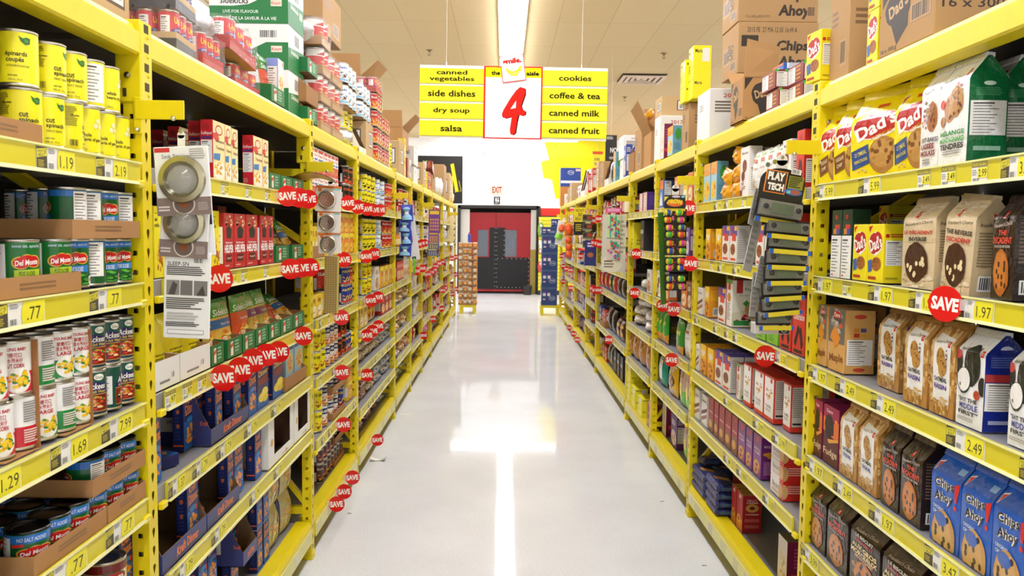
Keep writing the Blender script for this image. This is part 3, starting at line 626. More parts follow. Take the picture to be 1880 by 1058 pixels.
def can(key, desc, r, h, col, prims, name='food_can', n=28, lid='#c9c4ba', parts=True, top_paper=0, cat='can'):
    mb = MB(); W = 2*math.pi*r; mt = ('#c9c5bd', 'metal'); lab = (col, 'gloss')
    mb.lathe([(0, 0), (r*.96, 0), (r*1.015, .0015), (r*1.015, .004), (r*.985, .006)], n, mt, (0, r, 0))
    mb.lathe([(r*.985, .006), (r, .0075), (r, h-.0075), (r*.985, h-.006)], n, lab, (0, r, 0))
    def fn(u, v, o): t = u/r-math.pi; q = r+o; return (q*math.sin(t), r-q*math.cos(t), .0075+v)
    art(mb, prims, W, h-.015, fn, gu=W/n*1.0, fin='gloss')
    o = mb.build(name)
    mb = MB(); mb.lathe([(r*.985, h-.006), (r*1.015, h-.004), (r*1.015, h-.001), (r*.985, h), (r*.95, h-.001), (r*.94, h-.005), (r*.8, h-.0055), (r*.78, h-.0045), (r*.7, h-.0045), (r*.68, h-.0055), (0, h-.0055)], n, (lid, 'metal'), (0, r, 0))
    if parts: mb.build('lid', o)
    else:
        q = len(o.data.vertices); l = mb.build('lid'); COL.objects.unlink(l)
        base = MB(); me = o.data
        for m_ in me.materials: base.slot(m_)
        base.v = [v.co[:] for v in me.vertices]; base.f = [tuple(p.vertices) for p in me.polygons]; base.mi = [p.material_index for p in me.polygons]; base.sm = [p.use_smooth for p in me.polygons]
        base.add([v.co[:] for v in l.data.vertices], [tuple(p.vertices) for p in l.data.polygons], (lid, 'metal'), True)
        COL.objects.unlink(o); o = base.build(name)
    reg(key, o, name, 2*r, 2*r, h, desc, cat)
def gusset(key, name, desc, w, d, h, col, front=(), side=(), sidecol=None, fin='film', cat='bag', roll=True, fold=.8, seed=1):
    """stand-up bag: flat base, full body, pinched top with a folded ridge"""
    mb = MB(); rnd = random.Random(seed); ph = [rnd.random()*6 for _ in range(6)]
    def e(v): t = v/h; return d*(1 if t < fold else 1-(t-fold)/(1-fold)*.9)*(1+.0*t)
    def ww(v): return w/2*(.985+.02*math.sin(v/h*3.1))
    def wr(u, v): return .0014*math.sin(u/w*7+ph[0]+v/h*3)*math.sin(v/h*9+ph[1])*min(1, 6*v/h)
    def fr(u, v, o): k = 2*u/w-1; return (k*ww(v), (d-e(v))/2-.003*math.sin(math.pi*min(1, v/h))*(1-k*k)+wr(u, v)*(1-k**6)-o, v)
    def bk(u, v, o): k = 2*u/w-1; return (k*ww(v), (d+e(v))/2+.006*math.sin(math.pi*min(1, v/h))*(1-k*k)+o, v)
    def lf(u, v, o): q = u/d; b = .006*math.sin(math.pi*q)*(1 if v < h*fold else -1); return (-ww(v)-b*math.sin(math.pi*v/h)-o, (d+e(v))/2-q*e(v), v)
    def rt(u, v, o): q = u/d; b = .006*math.sin(math.pi*q)*(1 if v < h*fold else -1); return (ww(v)+b*math.sin(math.pi*v/h)+o, (d-e(v))/2+q*e(v), v)
    c, s_ = (col, fin), (sidecol or col, fin)
    mb.grid(10, 16, lambda a, b: fr(a*w, b*h, 0), c); mb.grid(10, 10, lambda a, b: bk(a*w, b*h, 0), c, flip=True)
    mb.grid(4, 14, lambda a, b: lf(a*d, b*h, 0), s_); mb.grid(4, 14, lambda a, b: rt(a*d, b*h, 0), s_)
    mb.add([(-w/2, 0, 0), (w/2, 0, 0), (w/2, d, 0), (-w/2, d, 0)], [(0, 3, 2, 1)], c)
    yc = d/2
    fold_ = MB()
    if roll: fold_.prism([(yc-.014, h-.006), (yc-.006, h-.012), (yc+.012, h-.004), (yc+.012, h+.006), (yc-.008, h+.008)], -w/2*.98, w/2*.98, c)
    else: fold_.prism([(yc-.003, h-.004), (yc+.003, h-.004), (yc+.0015, h+.03), (yc-.0015, h+.03)], -w/2*.99, w/2*.99, c)
    art(mb, front, w, h, fr, gu=w/9, gv=h/15, fin=fin, off=.0007)
    if side: art(mb, side, d, h, lf, gu=d/4, gv=h/14, fin=fin, off=.0007); art(mb, side, d, h, rt, gu=d/4, gv=h/14, fin=fin, off=.0007)
    o = mb.build(name); fold_.build('folded_top', o); reg(key, o, name, w, d, h, desc, cat)
def pillow(key, name, desc, w, d, h, col, front=(), fin='film', cat='bag', back=None, seal=.03, lump=0, seed=1):
    """sealed pillow pack standing up"""
    mb = MB(); rnd = random.Random(seed); ph = [rnd.random()*6 for _ in range(4)]
    def B(u, v):
        k = abs(2*u/w-1); t = v/h; s = max(0, min(1, (t-seal/2)/(1-seal*1.5))); z = max(0, 4*s*(1-s))**.42
        return (1-k**3.2)*z*(1+lump*math.sin(u/w*11+ph[0])*math.sin(t*14+ph[1]))
    def fr(u, v, o): return (u-w/2, d/2*(1-B(u, v))-o, v)
    def bk(u, v, o): return (u-w/2, d/2*(1+B(u, v))+o, v)
    mb.grid(12, 18, lambda a, b: fr(a*w, b*h, 0), (col, fin)); mb.grid(12, 14, lambda a, b: bk(a*w, b*h, .0005), (back or col, fin), flip=True)
    art(mb, front, w, h, fr, gu=w/10, gv=h/16, fin=fin, off=.0013)
    reg(key, mb.build(name), name, w, d, h, desc, cat)
def loaf(key, name, desc, w, d, h, cols, fin='foil', cat='bag', seed=1, spots=10):
    """soft lumpy bag lying down"""
    mb = MB(); rnd = random.Random(seed); ph = [rnd.random()*6.28 for _ in range(8)]
    def S(a, b):
        t = 2*math.pi*a; q = math.pi*b; x = -math.cos(q); k = max(.02, math.sin(q))**.55
        r = 1+.12*math.sin(3*t+ph[0]+4*x)+.09*math.sin(5*t+ph[1]-6*x)+.07*math.sin(9*x+ph[2])
        return (x*w/2, d/2+d/2*k*r*math.cos(t)*.92, max(0, h/2+h/2*k*r*math.sin(t)*.95))
    nu, nv = 16, 14
    vs = [S(i/nu, j/nv) for j in range(nv+1) for i in range(nu)]
    for j in range(nv):
        for i in range(nu):
            c = cols[int(rnd.random()**1.6*len(cols))]
            mb.add([vs[j*nu+i], vs[j*nu+(i+1) % nu], vs[(j+1)*nu+(i+1) % nu], vs[(j+1)*nu+i]], [(3, 2, 1, 0)], (c, fin), False)
    # weld so the pack is one skin
    o = mb.build(name); bm = bmesh.new(); bm.from_mesh(o.data); bmesh.ops.remove_doubles(bm, verts=bm.verts, dist=1e-5)
    for f in bm.faces: f.smooth = True
    bmesh.ops.recalc_face_normals(bm, faces=bm.faces); bm.to_mesh(o.data); bm.free()
    reg(key, o, name, w, d, h, desc, cat)
def tray(key, name, desc, w, d, hf, hb, col, inner='#a9774a', front=(), fin='card', cut=True, sideart=(), cat='tray'):
    mb = MB(); t = .003; c, i = (col, fin), (inner, 'kraft')
    mb.box(-w/2, w/2, 0, d, 0, t, i)
    mb.box(-w/2, w/2, 0, t, 0, hf, c, 0, {'B': i, 'T': i}); mb.box(-w/2, w/2, d-t, d, 0, hb, c, 0, {'F': i, 'T': i})
    for x0, s in ((-w/2, 'R'), (w/2-t, 'L')):
        x1 = x0+t; 
        pr = [(t, 0), (d-t, 0), (d-t, hb), (d*.32, hb), (t, hf)] if cut else [(t, 0), (d-t, 0), (d-t, hb), (t, hf)]
        n = len(pr); mb.add([(x0, *p) for p in pr], [tuple(reversed(range(n)))], c if s == 'R' else i); mb.add([(x1, *p) for p in pr], [tuple(range(n))], i if s == 'R' else c)
        vs = [(x0, *p) for p in pr]+[(x1, *p) for p in pr]; mb.add(vs, [(k, (k+1) % n, n+(k+1) % n, n+k) for k in range(n)], i)
    art(mb, front, w, hf, lambda u, v, o: (u-w/2, -o, v))
    if sideart: art(mb, sideart, d, hb, lambda u, v, o: (-w/2-o, d-u, v)); art(mb, sideart, d, hb, lambda u, v, o: (w/2+o, u, v))
    reg(key, mb.build(name), name, w, d, hb, desc, cat)
def jar(key, name, desc, r, h, col, lid, prims=(), neck=.75, parts=True, cat='jar', fin='gloss'):
    mb = MB(); prof = [(0, 0), (r*.92, 0), (r, .006), (r, h*.72), (r*.93, h*.78), (r*neck, h*.84), (r*neck, h*.86)]
    mb.lathe(prof, 20, (col, fin), (0, r, 0)); W = 2*math.pi*r
    def fn(u, v, o): t = u/r-math.pi; q = r+o; return (q*math.sin(t), r-q*math.cos(t), h*.1+v)
    art(mb, prims, W, h*.56, fn, gu=W/20, fin='gloss', off=.0006); o = mb.build(name)
    mb = MB(); mb.lathe([(r*neck*1.06, h*.85), (r*neck*1.08, h*.86), (r*neck*1.08, h*.99), (r*neck, h), (0, h)], 20, (lid, 'plastic'), (0, r, 0)); mb.build('lid', o)
    reg(key, o, name, 2*r, 2*r, h, desc, cat)
T = lambda s, x, y, w, h, c='#2a2620', **k: ('t', s, x, y, w, h, c, k)
# --- cans. u runs round the can, .5 is the side facing the aisle
leaf = lambda x, y, s=1: [('p', [(x-.05*s, y+.12*s), (x-.035*s, y+.01*s), (x, y-.06*s), (x+.035*s, y-.03*s), (x+.04*s, y+.08*s), (x+.01*s, y+.1*s), (x-.02*s, y+.07*s)], '#2c6b2a'), ('p', [(x-.03*s, y+.05*s), (x+.01*s, y-.02*s), (x+.03*s, y+.03*s), (x, y+.06*s)], '#4f8f35')]
can('spinach', 'yellow cut spinach can', .0385, .113, '#f7ea1e', leaf(.56, .8)+[T('cut', .455, .52, .07, .1, b=.02), T('spinach', .5, .4, .16, .12, b=.02), T('FANCY GRADE', .49, .29, .14, .05, b=0), T('sans nom', .45, .13, .07, .03), T('398 mL  14 oz', .47, .05, .12, .04, b=0)]
    +leaf(.93, .82)+[T('épinards', .86, .56, .16, .12, b=.02), T('coupés', .85, .44, .13, .12, b=.02), T('CATÉGORIE DE FANTAISIE', .87, .33, .17, .05, b=0), T('sans nom', .83, .13, .07, .03), T('398 mL 14 oz', .85, .05, .1, .04, b=0)]+[('l', .24, .5, .36, .95, 12, '#8a8022'), ('r', .29, .74, .31, .77, '#2a2620'), ('r', .33, .74, .37, .76, '#2a2620'), ('b', .27, .04, .36, .22, '#efe11e')])
can('hearts', 'yellow hearts of palm can', .0375, .113, '#f7ea1e', [('r', .1, .05, .32, .97, '#f2efe6'), ('n', .1, .05, .32, .97), T('whole', .46, .4, .1, .09, b=.02), T('hearts of palm', .52, .28, .22, .1, b=.02), T('398 mL', .44, .06, .06, .04, b=0)]+[('e', .56+.03*i, .62+.12*(i % 2), .028, .06, '#efe7b0') for i in range(3)]+[('l', .75, .3, .9, .9, 14, '#8a8022')])
DMs = lambda x, y, s=1: [('e', x-.055*s, y-.01*s, .07*s, .14*s, '#d9b83a'), ('e', x+.06*s, y+.02*s, .075*s, .14*s, '#d9b83a'), ('e', x, y+.08*s, .05*s, .1*s, '#d9b83a'), ('e', x-.05*s, y-.01*s, .063*s, .12*s, '#c71f1f'), ('e', x+.055*s, y+.02*s, .066*s, .12*s, '#c71f1f'), ('e', x, y+.05*s, .07*s, .11*s, '#c71f1f'), T('Del Monte', x, y, .2*s, .12*s, '#f8f4ec', b=.025, sh=.2, rot=5)]
def dm(sub, band): return [('r', 0, .86, 1, 1, '#2a73c0')]+[q for x in (.5, 0.0+.84) for q in DMs(x, .6, .95)+[('p', [(x-.1, .3), (x+.12, .3), (x+.12, .46), (x-.1, .44)], band), T(sub, x, .38, .13, .12, '#f4f1e4' if band != '#b7cf2f' else '#1b4a20', sh=.2), ('e', x+.17, .22, .025, .07, '#24489c')]]+[('m', .52, .12, .18, .16, ['#3f9a32', '#5fb53c', '#2c7a26'], 16), ('m', .86, .12, .14, .14, ['#3f9a32', '#5fb53c', '#2c7a26'], 12), ('n', .17, .16, .34, .98), ('r', .62, .02, .66, .2, '#f2eee8'), ('e', .64, .12, .012, .05, '#d83a2a')]+[T('SANS SEL AJOUTÉ', .5, .93, .22, .07, '#cfe2f4', sh=.15)]
can('peas', 'green and blue tall pea can', .0385, .113, '#14602c', dm('POIS SUCRÉS', '#2f7fc8'))
can('peas_y', 'green pea can with lime banner', .0385, .113, '#1c6b2c', dm('POIS SUCRÉS', '#b7cf2f')[1:])
can('veg_short', 'short green and blue vegetable can', .0425, .082, '#145e2e', [('r', 0, .74, 1, 1, '#2a6fc0'), ('r', 0, 0, 1, .12, '#2f86c8'), T('NO SALT ADDED', .48, .86, .22, .12, '#dbe9f8', sh=.15), ('p', [(.33, .62), (.42, .64), (.42, .74), (.33, .72)], '#d23024')]+DMs(.5, .44, 1.1)+[T('NO SALT ADDED', .86, .86, .2, .12, '#dbe9f8', sh=.15)]+DMs(.87, .44, 1.0)+[('n', .15, .08, .32, .92)], lid='#4a4644')
def corn(c): return [('r', 0, 0, 1, .42, c)]+[q for x in (.5, .95) for q in [T('YOUNG BABY', x, .9, .2, .07, '#c3222a', b=.03), T('鮮嫩可口', x-.01, .78, .13, .1, '#c3222a'), T('清水蜀米仔', x-.01, .67, .15, .1, '#c3222a'), T('CUT CORN' if c != '#1d8a3c' else 'LARGE', x, .56, .15, .09, '#c3222a', b=.03), ('e', x+.03, .26, .12, .26, '#f3f0e4'), ('m', x+.03, .22, .11, .22, ['#3c7c2c', '#4d8f34'], 14), ('m', x+.03, .28, .1, .2, ['#efc320', '#f3cf3a', '#d9a418'], 26)]]+[('l', .2, .5, .36, .94, 9, '#8a8480'), ('l', .2, .06, .36, .36, 6, '#e8d8d0'), T('NET WT. 15 OZ', .5, .02, .14, .03, '#f2eee4')]
can('corn_red', 'white and red baby corn can', .038, .113, '#f3f1ec', corn('#cf2030'))
can('corn_green', 'white and green baby corn can', .038, .113, '#f3f1ec', corn('#1d8a3c'))
can('ackee', 'dark green and purple ackee can', .037, .113, '#15503f', [q for x in (.5, .93) for q in [('p', [(x-.13, .02), (x+.13, .02), (x+.13, .72), (x-.05, .8), (x-.13, .6)], '#2b2560'), ('e', x+.03, .9, .055, .08, '#f1efe2'), T('Grace', x+.03, .9, .08, .08, '#1d5a44', b=.01), T('Ackees', x, .68, .2, .15, '#f6f2e6', b=.02, sh=.25), T('In Salt Water', x+.01, .55, .2, .07, '#e9cf4a', sh=.2), ('r', x-.13, .05, x+.13, .49, '#c79a3c'), ('r', x-.128, .07, x+.128, .47, '#7c1d16'), ('m', x, .27, .12, .17, ['#e05a2a', '#f0a34a', '#d8331f', '#f3d8a0', '#1d1512', '#3e8a2c'], 30)]]+[('n', .2, .08, .33, .8)])
can('aurora', 'cream tomato can with dark red oval', .05, .125, '#e9c98c', [('r', 0, .8, 1, 1, '#7a1f18'), ('e', .5, .68, .13, .14, '#3b5a2a'), ('e', .5, .68, .12, .11, '#b3231c'), T('Aurora', .5, .68, .2, .14, '#f4e9d0', b=.02), T('TOMATOES', .5, .36, .17, .08, '#3a2418'), ('m', .5, .12, .14, .1, ['#c8321f', '#e0502a'], 12), ('n', .72, .05, .86, .7)])
UN = [q for x in (.5, 0.93) for q in [T('Unico', x, .78, .22, .2, '#f0cf2a', b=.03), ('p', [(x-.16, .3), (x+.16, .3), (x+.16, .48), (x, .6), (x-.16, .48)], '#3a2f7c'), T('Kidney Beans', x, .46, .2, .1, '#e6dff4', arc=.5), ('m', x, .16, .13, .15, ['#e8b23a', '#c9772a', '#f0d8a0'], 14)]]+[('n', .18, .1, .32, .9)]
can('unico', 'red and purple bean can', .038, .113, '#d0212a', UN)
def gcan(key, desc, col, band, title, tc, pic, r=.038, h=.113, lid='#c9c4ba', tb=None):
    can(key, desc, r, h, col, ([('r', 0, .62, 1, .95, tb)] if tb else [])+[q for x in (.5, .2, .82) for q in [T(title, x, .78, .19, .15, tc, b=.02), ('r', x-.13, 0, x+.13, .12, band), ('m', x, .33, .11, .24, pic, 16)]]+[('r', .33, .05, .38, .6, '#eeeae0')], parts=False, n=20, lid=lid)
gcan('lentil', 'yellow lentil can with dark beans', '#f7e61c', '#f1df18', 'lentilles', '#2a2620', ['#2b2118', '#4a3620'])
gcan('milk', 'white and blue milk can', '#eaf1f6', '#7fc4e6', 'lait', '#2a5aa8', ['#8a5234', '#6a3a22', '#9fd0ea'])
gcan('soup_red', 'red and yellow soup can', '#cf2a22', '#e3a82a', 'Bush', '#f4ead0', ['#e8a83a', '#c8641f', '#f0d070'], tb='#b31f1c')
gcan('stagg', 'black and red chili can', '#231a18', '#c7301f', 'STAGG', '#e8682a', ['#c8321f', '#7c2416', '#e0742a'])
gcan('clark', 'white and navy bean can', '#ece7de', '#d8792c', 'CLARK', '#f2efe8', ['#d8672a', '#b8481c', '#e49a50'], tb='#1c2c5c')
gcan('chili', 'brown chili can with orange ring', '#4a1f18', '#3a1814', 'Beans', '#d8c8b4', ['#e0662a', '#d8522a', '#f0a87a'])
gcan('alpha', 'blue can with yellow letters', '#28388c', '#d8372a', 'ABC', '#f2d83a', ['#f0d23a', '#d83a2a', '#f4ece0'])
gcan('tomato', 'large red tomato can', '#b8241c', '#2a2420', 'CLARK', '#f4ead8', ['#8a1812', '#d83a24'], r=.05, h=.14)
can('redcan', 'tall plain red can', .05, .14, '#c8281e', [('r', 0, .7, 1, 1, '#e8e2d8'), ('p', [(.3, .75), (.5, .95), (.7, .75)], '#c8281e'), ('m', .5, .3, .3, .2, ['#e8642a', '#f0a85a'], 10), ('r', .1, .05, .2, .6, '#ece6dc')], parts=False, n=20)
gcan('ycan', 'plain yellow can with black print', '#f5e61c', '#f5e61c', 'no name', '#2a2620', ['#b8541c', '#d88a2a', '#8a3a18'])
gcan('dogcan', 'dark can with red label', '#3a2c28', '#a82a20', 'Ragu', '#f0d8b0', ['#b83a24', '#d8863a'])
# --- cartons and boxes
def gbox(key, name, desc, w, d, h, c, c2, title, tc, pic, side=None, sc_=None, tp=None, band=None):
    pr = []
    if band: pr.append(('r', 0, .7, 1, 1, band))
    pr += [('e', .5, .3, .42, .24, c2), ('m', .5, .3, .36, .2, pic, 18)]+([T(title, .5, .76, .8, .13, tc, b=.02)] if title else [('l', .15, .66, .85, .84, 3, tc)])
    carton(key, name, desc, w, d, h, c, pr, side, sc_, tp)
SCF = [('p', [(0, .78), (.3, .8), (.52, .72), (.4, .64), (0, .7)], '#d8362c'), ('e', .5, .85, .3, .09, '#d03028'), ('e', .5, .85, .24, .065, '#e8d8b0'), T('Scalloped', .55, .66, .75, .07, '#6a3a20', sh=.1), T('Tranches', .58, .55, .7, .06, '#8a5a2a', sh=.1), ('p', [(.05, .44), (.6, .46), (.55, .34), (.05, .34)], '#2a78b8'), ('e', .5, .16, .48, .17, '#f6f1e0'), ('m', .5, .2, .4, .13, ['#e8b82a', '#f0cf4a', '#d89a20'], 22)]
SCS = [('e', .45, .88, .3, .05, '#a81c1c'), T('Scalloped', .5, .77, .86, .07, '#f4e4dc', sh=.1), ('r', .1, .68, .9, .72, '#4a2a6c'), ('n', .06, .28, .94, .66), ('l', .1, .06, .6, .16, 3, '#e08a84')]
carton('scallop', 'potato_box', 'red and cream scalloped potato box', .105, .042, .195, '#f3e2a0', SCF, SCS, '#c81e28', '#c81e28')
HEF = [('m', .5, .84, .45, .14, ['#d8b88a', '#a8683a', '#e8d8b8', '#8a3a1c', '#c8862a'], 26), ('p', [(.25, .72), (.5, .78), (.78, .72), (.7, .55), (.3, .55)], '#1f1a18'), T('Hamburger', .5, .465, .7, .05, '#f4e8e0', b=.02), T('HELPER', .5, .36, .9, .14, '#f8f4ee', b=.04), ('r', .22, .12, .78, .26, '#5a1612'), T('Stroganoff', .5, .19, .46, .05, '#e8c8b0'), ('l', .1, .03, .7, .07, 1, '#e8b0a8')]
carton('helper', 'dinner_box', 'red boxed dinner with noodle picture', .1, .04, .195, '#c01c26', HEF, [('n', .1, .1, .9, .75)], '#b01a22')
carton('yel_dinner', 'dinner_box', 'plain yellow dinner box with black text', .1, .045, .2, '#f5e71c', [T('hamburger', .35, .9, .5, .03, b=0), T('beef', .25, .82, .32, .06), T('noodle', .33, .74, .5, .06), ('m', .6, .3, .35, .25, ['#d8862a', '#e8b84a', '#a8481c'], 20)], [T('hamburger', .35, .42, .5, .02, b=0), T('beef', .25, .37, .36, .06, b=.01), T('stroganoff', .42, .3, .74, .06, b=.01), T('boeuf', .3, .2, .44, .06, b=.01), T('stroganof', .42, .13, .7, .06, b=.01), ('l', .1, .03, .5, .06, 1, '#6a6220')], '#f5e71c')
KDN = ['#f0982a', '#f4b23a', '#e8801c']
KDF = [('p', [(0, .0), (1, 0), (1, .4), (0, .52)], '#1f62b8'), T('Kraft', .48, .88, .62, .13, '#f08a3a', b=.03, rot=4), T('Dinner', .52, .73, .82, .14, '#f08a3a', b=.03, rot=4), ('p', [(.1, .63), (.95, .68), (.95, .66), (.1, .61)], '#f0a050'), ('e', .5, .52, .3, .05, '#2a86d0'), ('m', .5, .24, .4, .2, KDN, 24), ('e', .82, .5, .1, .05, '#d83a2a')]
KDS = [('l', .2, .18, .8, .92, 12, '#2f3f86'), ('e', .5, .7, .16, .04, '#c8643a'), ('e', .5, .45, .14, .04, '#c8643a'), ('r', .05, .09, .95, .12, '#d85a24')]
carton('kd', 'macaroni_box', 'dark blue macaroni box with orange lettering', .098, .036, .185, '#1d2a70', KDF, KDS, '#1a2260', '#e9e4d8')
carton('kd_potato', 'macaroni_box', 'blue dinner box with potato picture', .1, .04, .19, '#2a2a58', [('p', [(0, 0), (1, 0), (1, .12), (0, .18)], '#2a6ac0'), T('Kraft', .5, .88, .6, .12, '#f0c87a', b=.03, rot=4), T('Dinner', .52, .74, .8, .13, '#f0c87a', b=.03, rot=4), ('p', [(.1, .62), (.9, .66), (.85, .5), (.15, .48)], '#8a2a1c'), ('e', .4, .22, .3, .1, '#f0d84a'), ('e', .65, .3, .28, .1, '#f4e05a'), ('e', .7, .17, .24, .08, '#ecd044')], KDS, '#1a2260', '#1a2260')
carton('kd_white', 'macaroni_box', 'pale blue macaroni and cheese box', .1, .04, .19, '#bfe0ea', [('r', 0, .84, 1, 1, '#3a78b8'), ('e', .55, .52, .4, .24, '#f2d9a0'), ('m', .55, .52, .32, .2, KDN, 20), ('l', .15, .1, .8, .22, 3, '#3a86b8')], [('l', .2, .1, .8, .3, 4, '#3a86b8')], '#a8d0de')
carton('pulpo', 'seasoning_box', 'white and red stuffing box', .11, .045, .2, '#d2281f', [('r', 0, .45, 1, 1, '#f2ede6'), ('r', .08, .82, .92, .95, '#d2281f'), T('Pulpo', .5, .7, .8, .14, '#c8241c', b=.03), ('r', .1, .5, .9, .58, '#2a62a8'), ('m', .5, .22, .4, .17, ['#e8922a', '#c85a1c', '#f0c06a'], 18)], [('n', .15, .2, .85, .8)], '#e6e0d8')
gbox('hotrod', 'snack_box', 'orange and yellow snack box', .1, .05, .17, '#e8862a', '#f0c83a', 'Snack', '#b81f1c', ['#d8431f', '#f0d07a', '#a83018'], None, '#f0d03a', '#e8862a', '#f2d83a')
gbox('anim', 'cracker_box', 'tall light blue cracker box with yellow snacks', .1, .06, .21, '#a8cfe0', '#f0cf3a', None, '#e88a2a', ['#f0c02a', '#e8a03a', '#d83a3a'], [('e', .6, .7, .35, .2, '#3f9a3a'), ('l', .15, .15, .85, .4, 5, '#4a86a8')], '#6aa0b8', '#7ab0c4', '#e8a84a')
carton('whitebar', 'cookie_box', 'tall white cookie box with brown cookies', .12, .06, .23, '#f2ede6', [T('Biscuits', .5, .88, .7, .05, '#5a4a3a', sh=.2), ('c', .5, .62, .25, '#8a3a24'), ('c', .35, .42, .2, '#7a2a1c'), T('SE', .3, .27, .3, .06, '#1a1614'), T('LAST', .4, .18, .5, .07, '#8a1a24'), ('r', .0, 0, .3, .14, '#8a1a24')], [('n', .1, .1, .9, .6)], '#efe6df')
carton('belvita', 'cookie_box', 'orange breakfast biscuit box', .07, .075, .165, '#f0a818', [('p', [(0, .5), (1, .58), (1, 1), (0, 1)], '#f6c928'), T('belVita', .5, .78, .8, .13, '#f8f0dc', b=.02), ('e', .5, .68, .2, .06, '#f4efe2'), ('m', .5, .28, .4, .26, ['#a8521c', '#c8742a', '#8a3a14'], 20)], [('r', .1, .55, .9, .9, '#f4b020'), ('b', .3, .06, .85, .32)], '#e8961c', '#f0b020')
carton('oatbox', 'cookie_box', 'white cookie box with purple top band', .08, .065, .18, '#efe6da', [('r', 0, .72, 1, 1, '#5a4a9c'), ('r', .62, .86, .95, .98, '#f2b42a'), ('r', .3, .58, .85, .78, '#d8432f'), ('r', .1, .72, .3, .95, '#b83a34'), ('c', .45, .36, .34, '#9a5a2a', '#5a2414'), ('r', .15, .06, .85, .12, '#e0503a')], [('l', .1, .1, .9, .9, 14, '#b0a8a0')], '#d6d0c6', '#6a5aa8')
carton('stylebox', 'cracker_box', 'large cracker box with red emblem and cookie', .09, .17, .23, '#f0ece2', [('r', .3, .78, .7, .98, '#c02a24'), ('e', .5, .62, .28, .1, '#c8863a'), ('l', .2, .12, .8, .5, 9, '#9a948c'), ('r', 0, 0, .12, 1, '#b8322a'), ('r', 0, .92, 1, 1, '#5a9a3a')],
   [('p', [(.0, 0), (1, 0), (1, .45), (0, .3)], '#d8cfae'), ('r', .12, .72, .3, 1, '#b82a24'), T('Stylé', .52, .8, .34, .08, '#2a5a34'), T('thé vert et baies', .5, .68, .6, .05, '#8a8474', b=0), ('e', .62, .38, .26, .2, '#c89a5a'), ('e', .6, .4, .2, .15, '#b8864a'), ('p', [(.3, .5), (.42, .58), (.5, .5), (.4, .44)], '#3f8a34'), ('m', .3, .16, .26, .12, ['#b81f34', '#3a1424', '#d8344a'], 16), ('r', .05, .04, .5, .14, '#2f8a3a')], '#e4ddc8', '#b8322a')
carton('celebr', 'cookie_box', 'tall red chocolate biscuit box', .11, .06, .22, '#d83322', [('e', .5, .86, .18, .06, '#b8281c'), T('Celebration', .5, .66, .86, .12, '#f6e4d8', b=.02, sh=.1), ('p', [(.15, .2), (.45, .52), (.6, .46), (.3, .12)], '#2a1612'), ('p', [(.55, .4), (.7, .5), (.9, .2), (.75, .1)], '#2a1612'), ('r', .15, .03, .85, .09, '#3a1a14')], [('n', .15, .1, .85, .5)], '#c82a1c')
carton('greenbox', 'cracker_box', 'small lime green box', .08, .06, .09, '#8ac43a', [('r', .1, .6, .9, .95, '#f0efe0'), ('l', .15, .1, .85, .5, 4, '#5a9a2a')], None, '#7ab82f')
carton('timbit', 'cookie_box', 'red cookie box with nutrition panel', .075, .085, .19, '#d83a26', [('r', .04, .1, .96, .96, '#f3efe8'), ('r', .62, .86, .8, .95, '#c8281c'), ('m', .5, .62, .34, .17, ['#d89a4a', '#b8742a', '#e8c07a'], 16), T('Vanilla', .45, .33, .55, .07, '#8a5a3a'), ('l', .2, .2, .7, .27, 2, '#b0a8a0')], [('r', .06, .12, .7, .95, '#cfc6bb'), ('l', .1, .3, .66, .92, 14, '#968e86'), ('r', .1, .16, .5, .2, '#1f1a18')], '#d83a26', '#c8321f')
carton('whitechoc', 'cookie_box', 'white chocolate biscuit box', .07, .09, .17, '#efe8e4', [('p', [(0, .3), (1, .5), (1, .62), (0, .42)], '#7a4a44'), ('p', [(0, .1), (1, .3), (1, .42), (0, .22)], '#a8786a'), T('chocolat', .5, .8, .7, .08, '#5a3a44')], None, '#e4dcd6', '#d8cfca')
carton('redbisc', 'cookie_box', 'dark red biscuit box with gold top', .066, .09, .185, '#a8322c', [('r', .55, .86, .75, .95, '#e8402a'), ('p', [(0, .0), (1, .0), (1, .4), (.5, .5), (0, .3)], '#8a5a44'), ('e', .45, .25, .3, .12, '#d8a04a'), T('crème', .5, .6, .7, .07, '#e8c8b4')], [('l', .15, .2, .85, .7, 8, '#c87a6a')], '#8a1f24', '#c89a3a')
carton('purple', 'cookie_box', 'purple maple cookie box with gold top', .066, .085, .185, '#8a4a86', [('r', .45, .84, .7, .95, '#e8402a'), T('MAPLE', .5, .66, .7, .07, '#e4c8e4'), T('CREME', .5, .57, .7, .06, '#e4c8e4'), ('e', .5, .28, .34, .12, '#e0a23a'), ('e', .5, .28, .14, .05, '#7a3a74'), ('e', .45, .16, .3, .1, '#d8942f'), ('e', .45, .16, .12, .04, '#7a3a74')], [T('MAPLE CREME', .5, .78, .7, .06, '#e4c8e4'), ('e', .4, .6, .3, .05, '#d89a3a'), ('e', .6, .54, .3, .05, '#c8862f'), ('l', .15, .1, .85, .42, 8, '#b886b8')], '#6a2470', '#c89a3a')
carton('redstack', 'cookie_box', 'flat red and white biscuit box with cookie', .13, .15, .072, '#efe6e2', [T('Biscuits', .42, .6, .5, .3, '#8a7a74', sh=.2), ('l', .15, .15, .7, .35, 2, '#c8a8a0'), ('r', .74, 0, 1, 1, '#d8281f'), ('e', .84, .5, .16, .42, '#d8a86a')], [('r', 0, 0, 1, 1, '#d8281f'), ('l', .12, .35, .75, .85, 4, '#f0b0a4'), ('e', .02, .5, .12, .42, '#d8a86a')], '#d8281f', '#9a1a18')
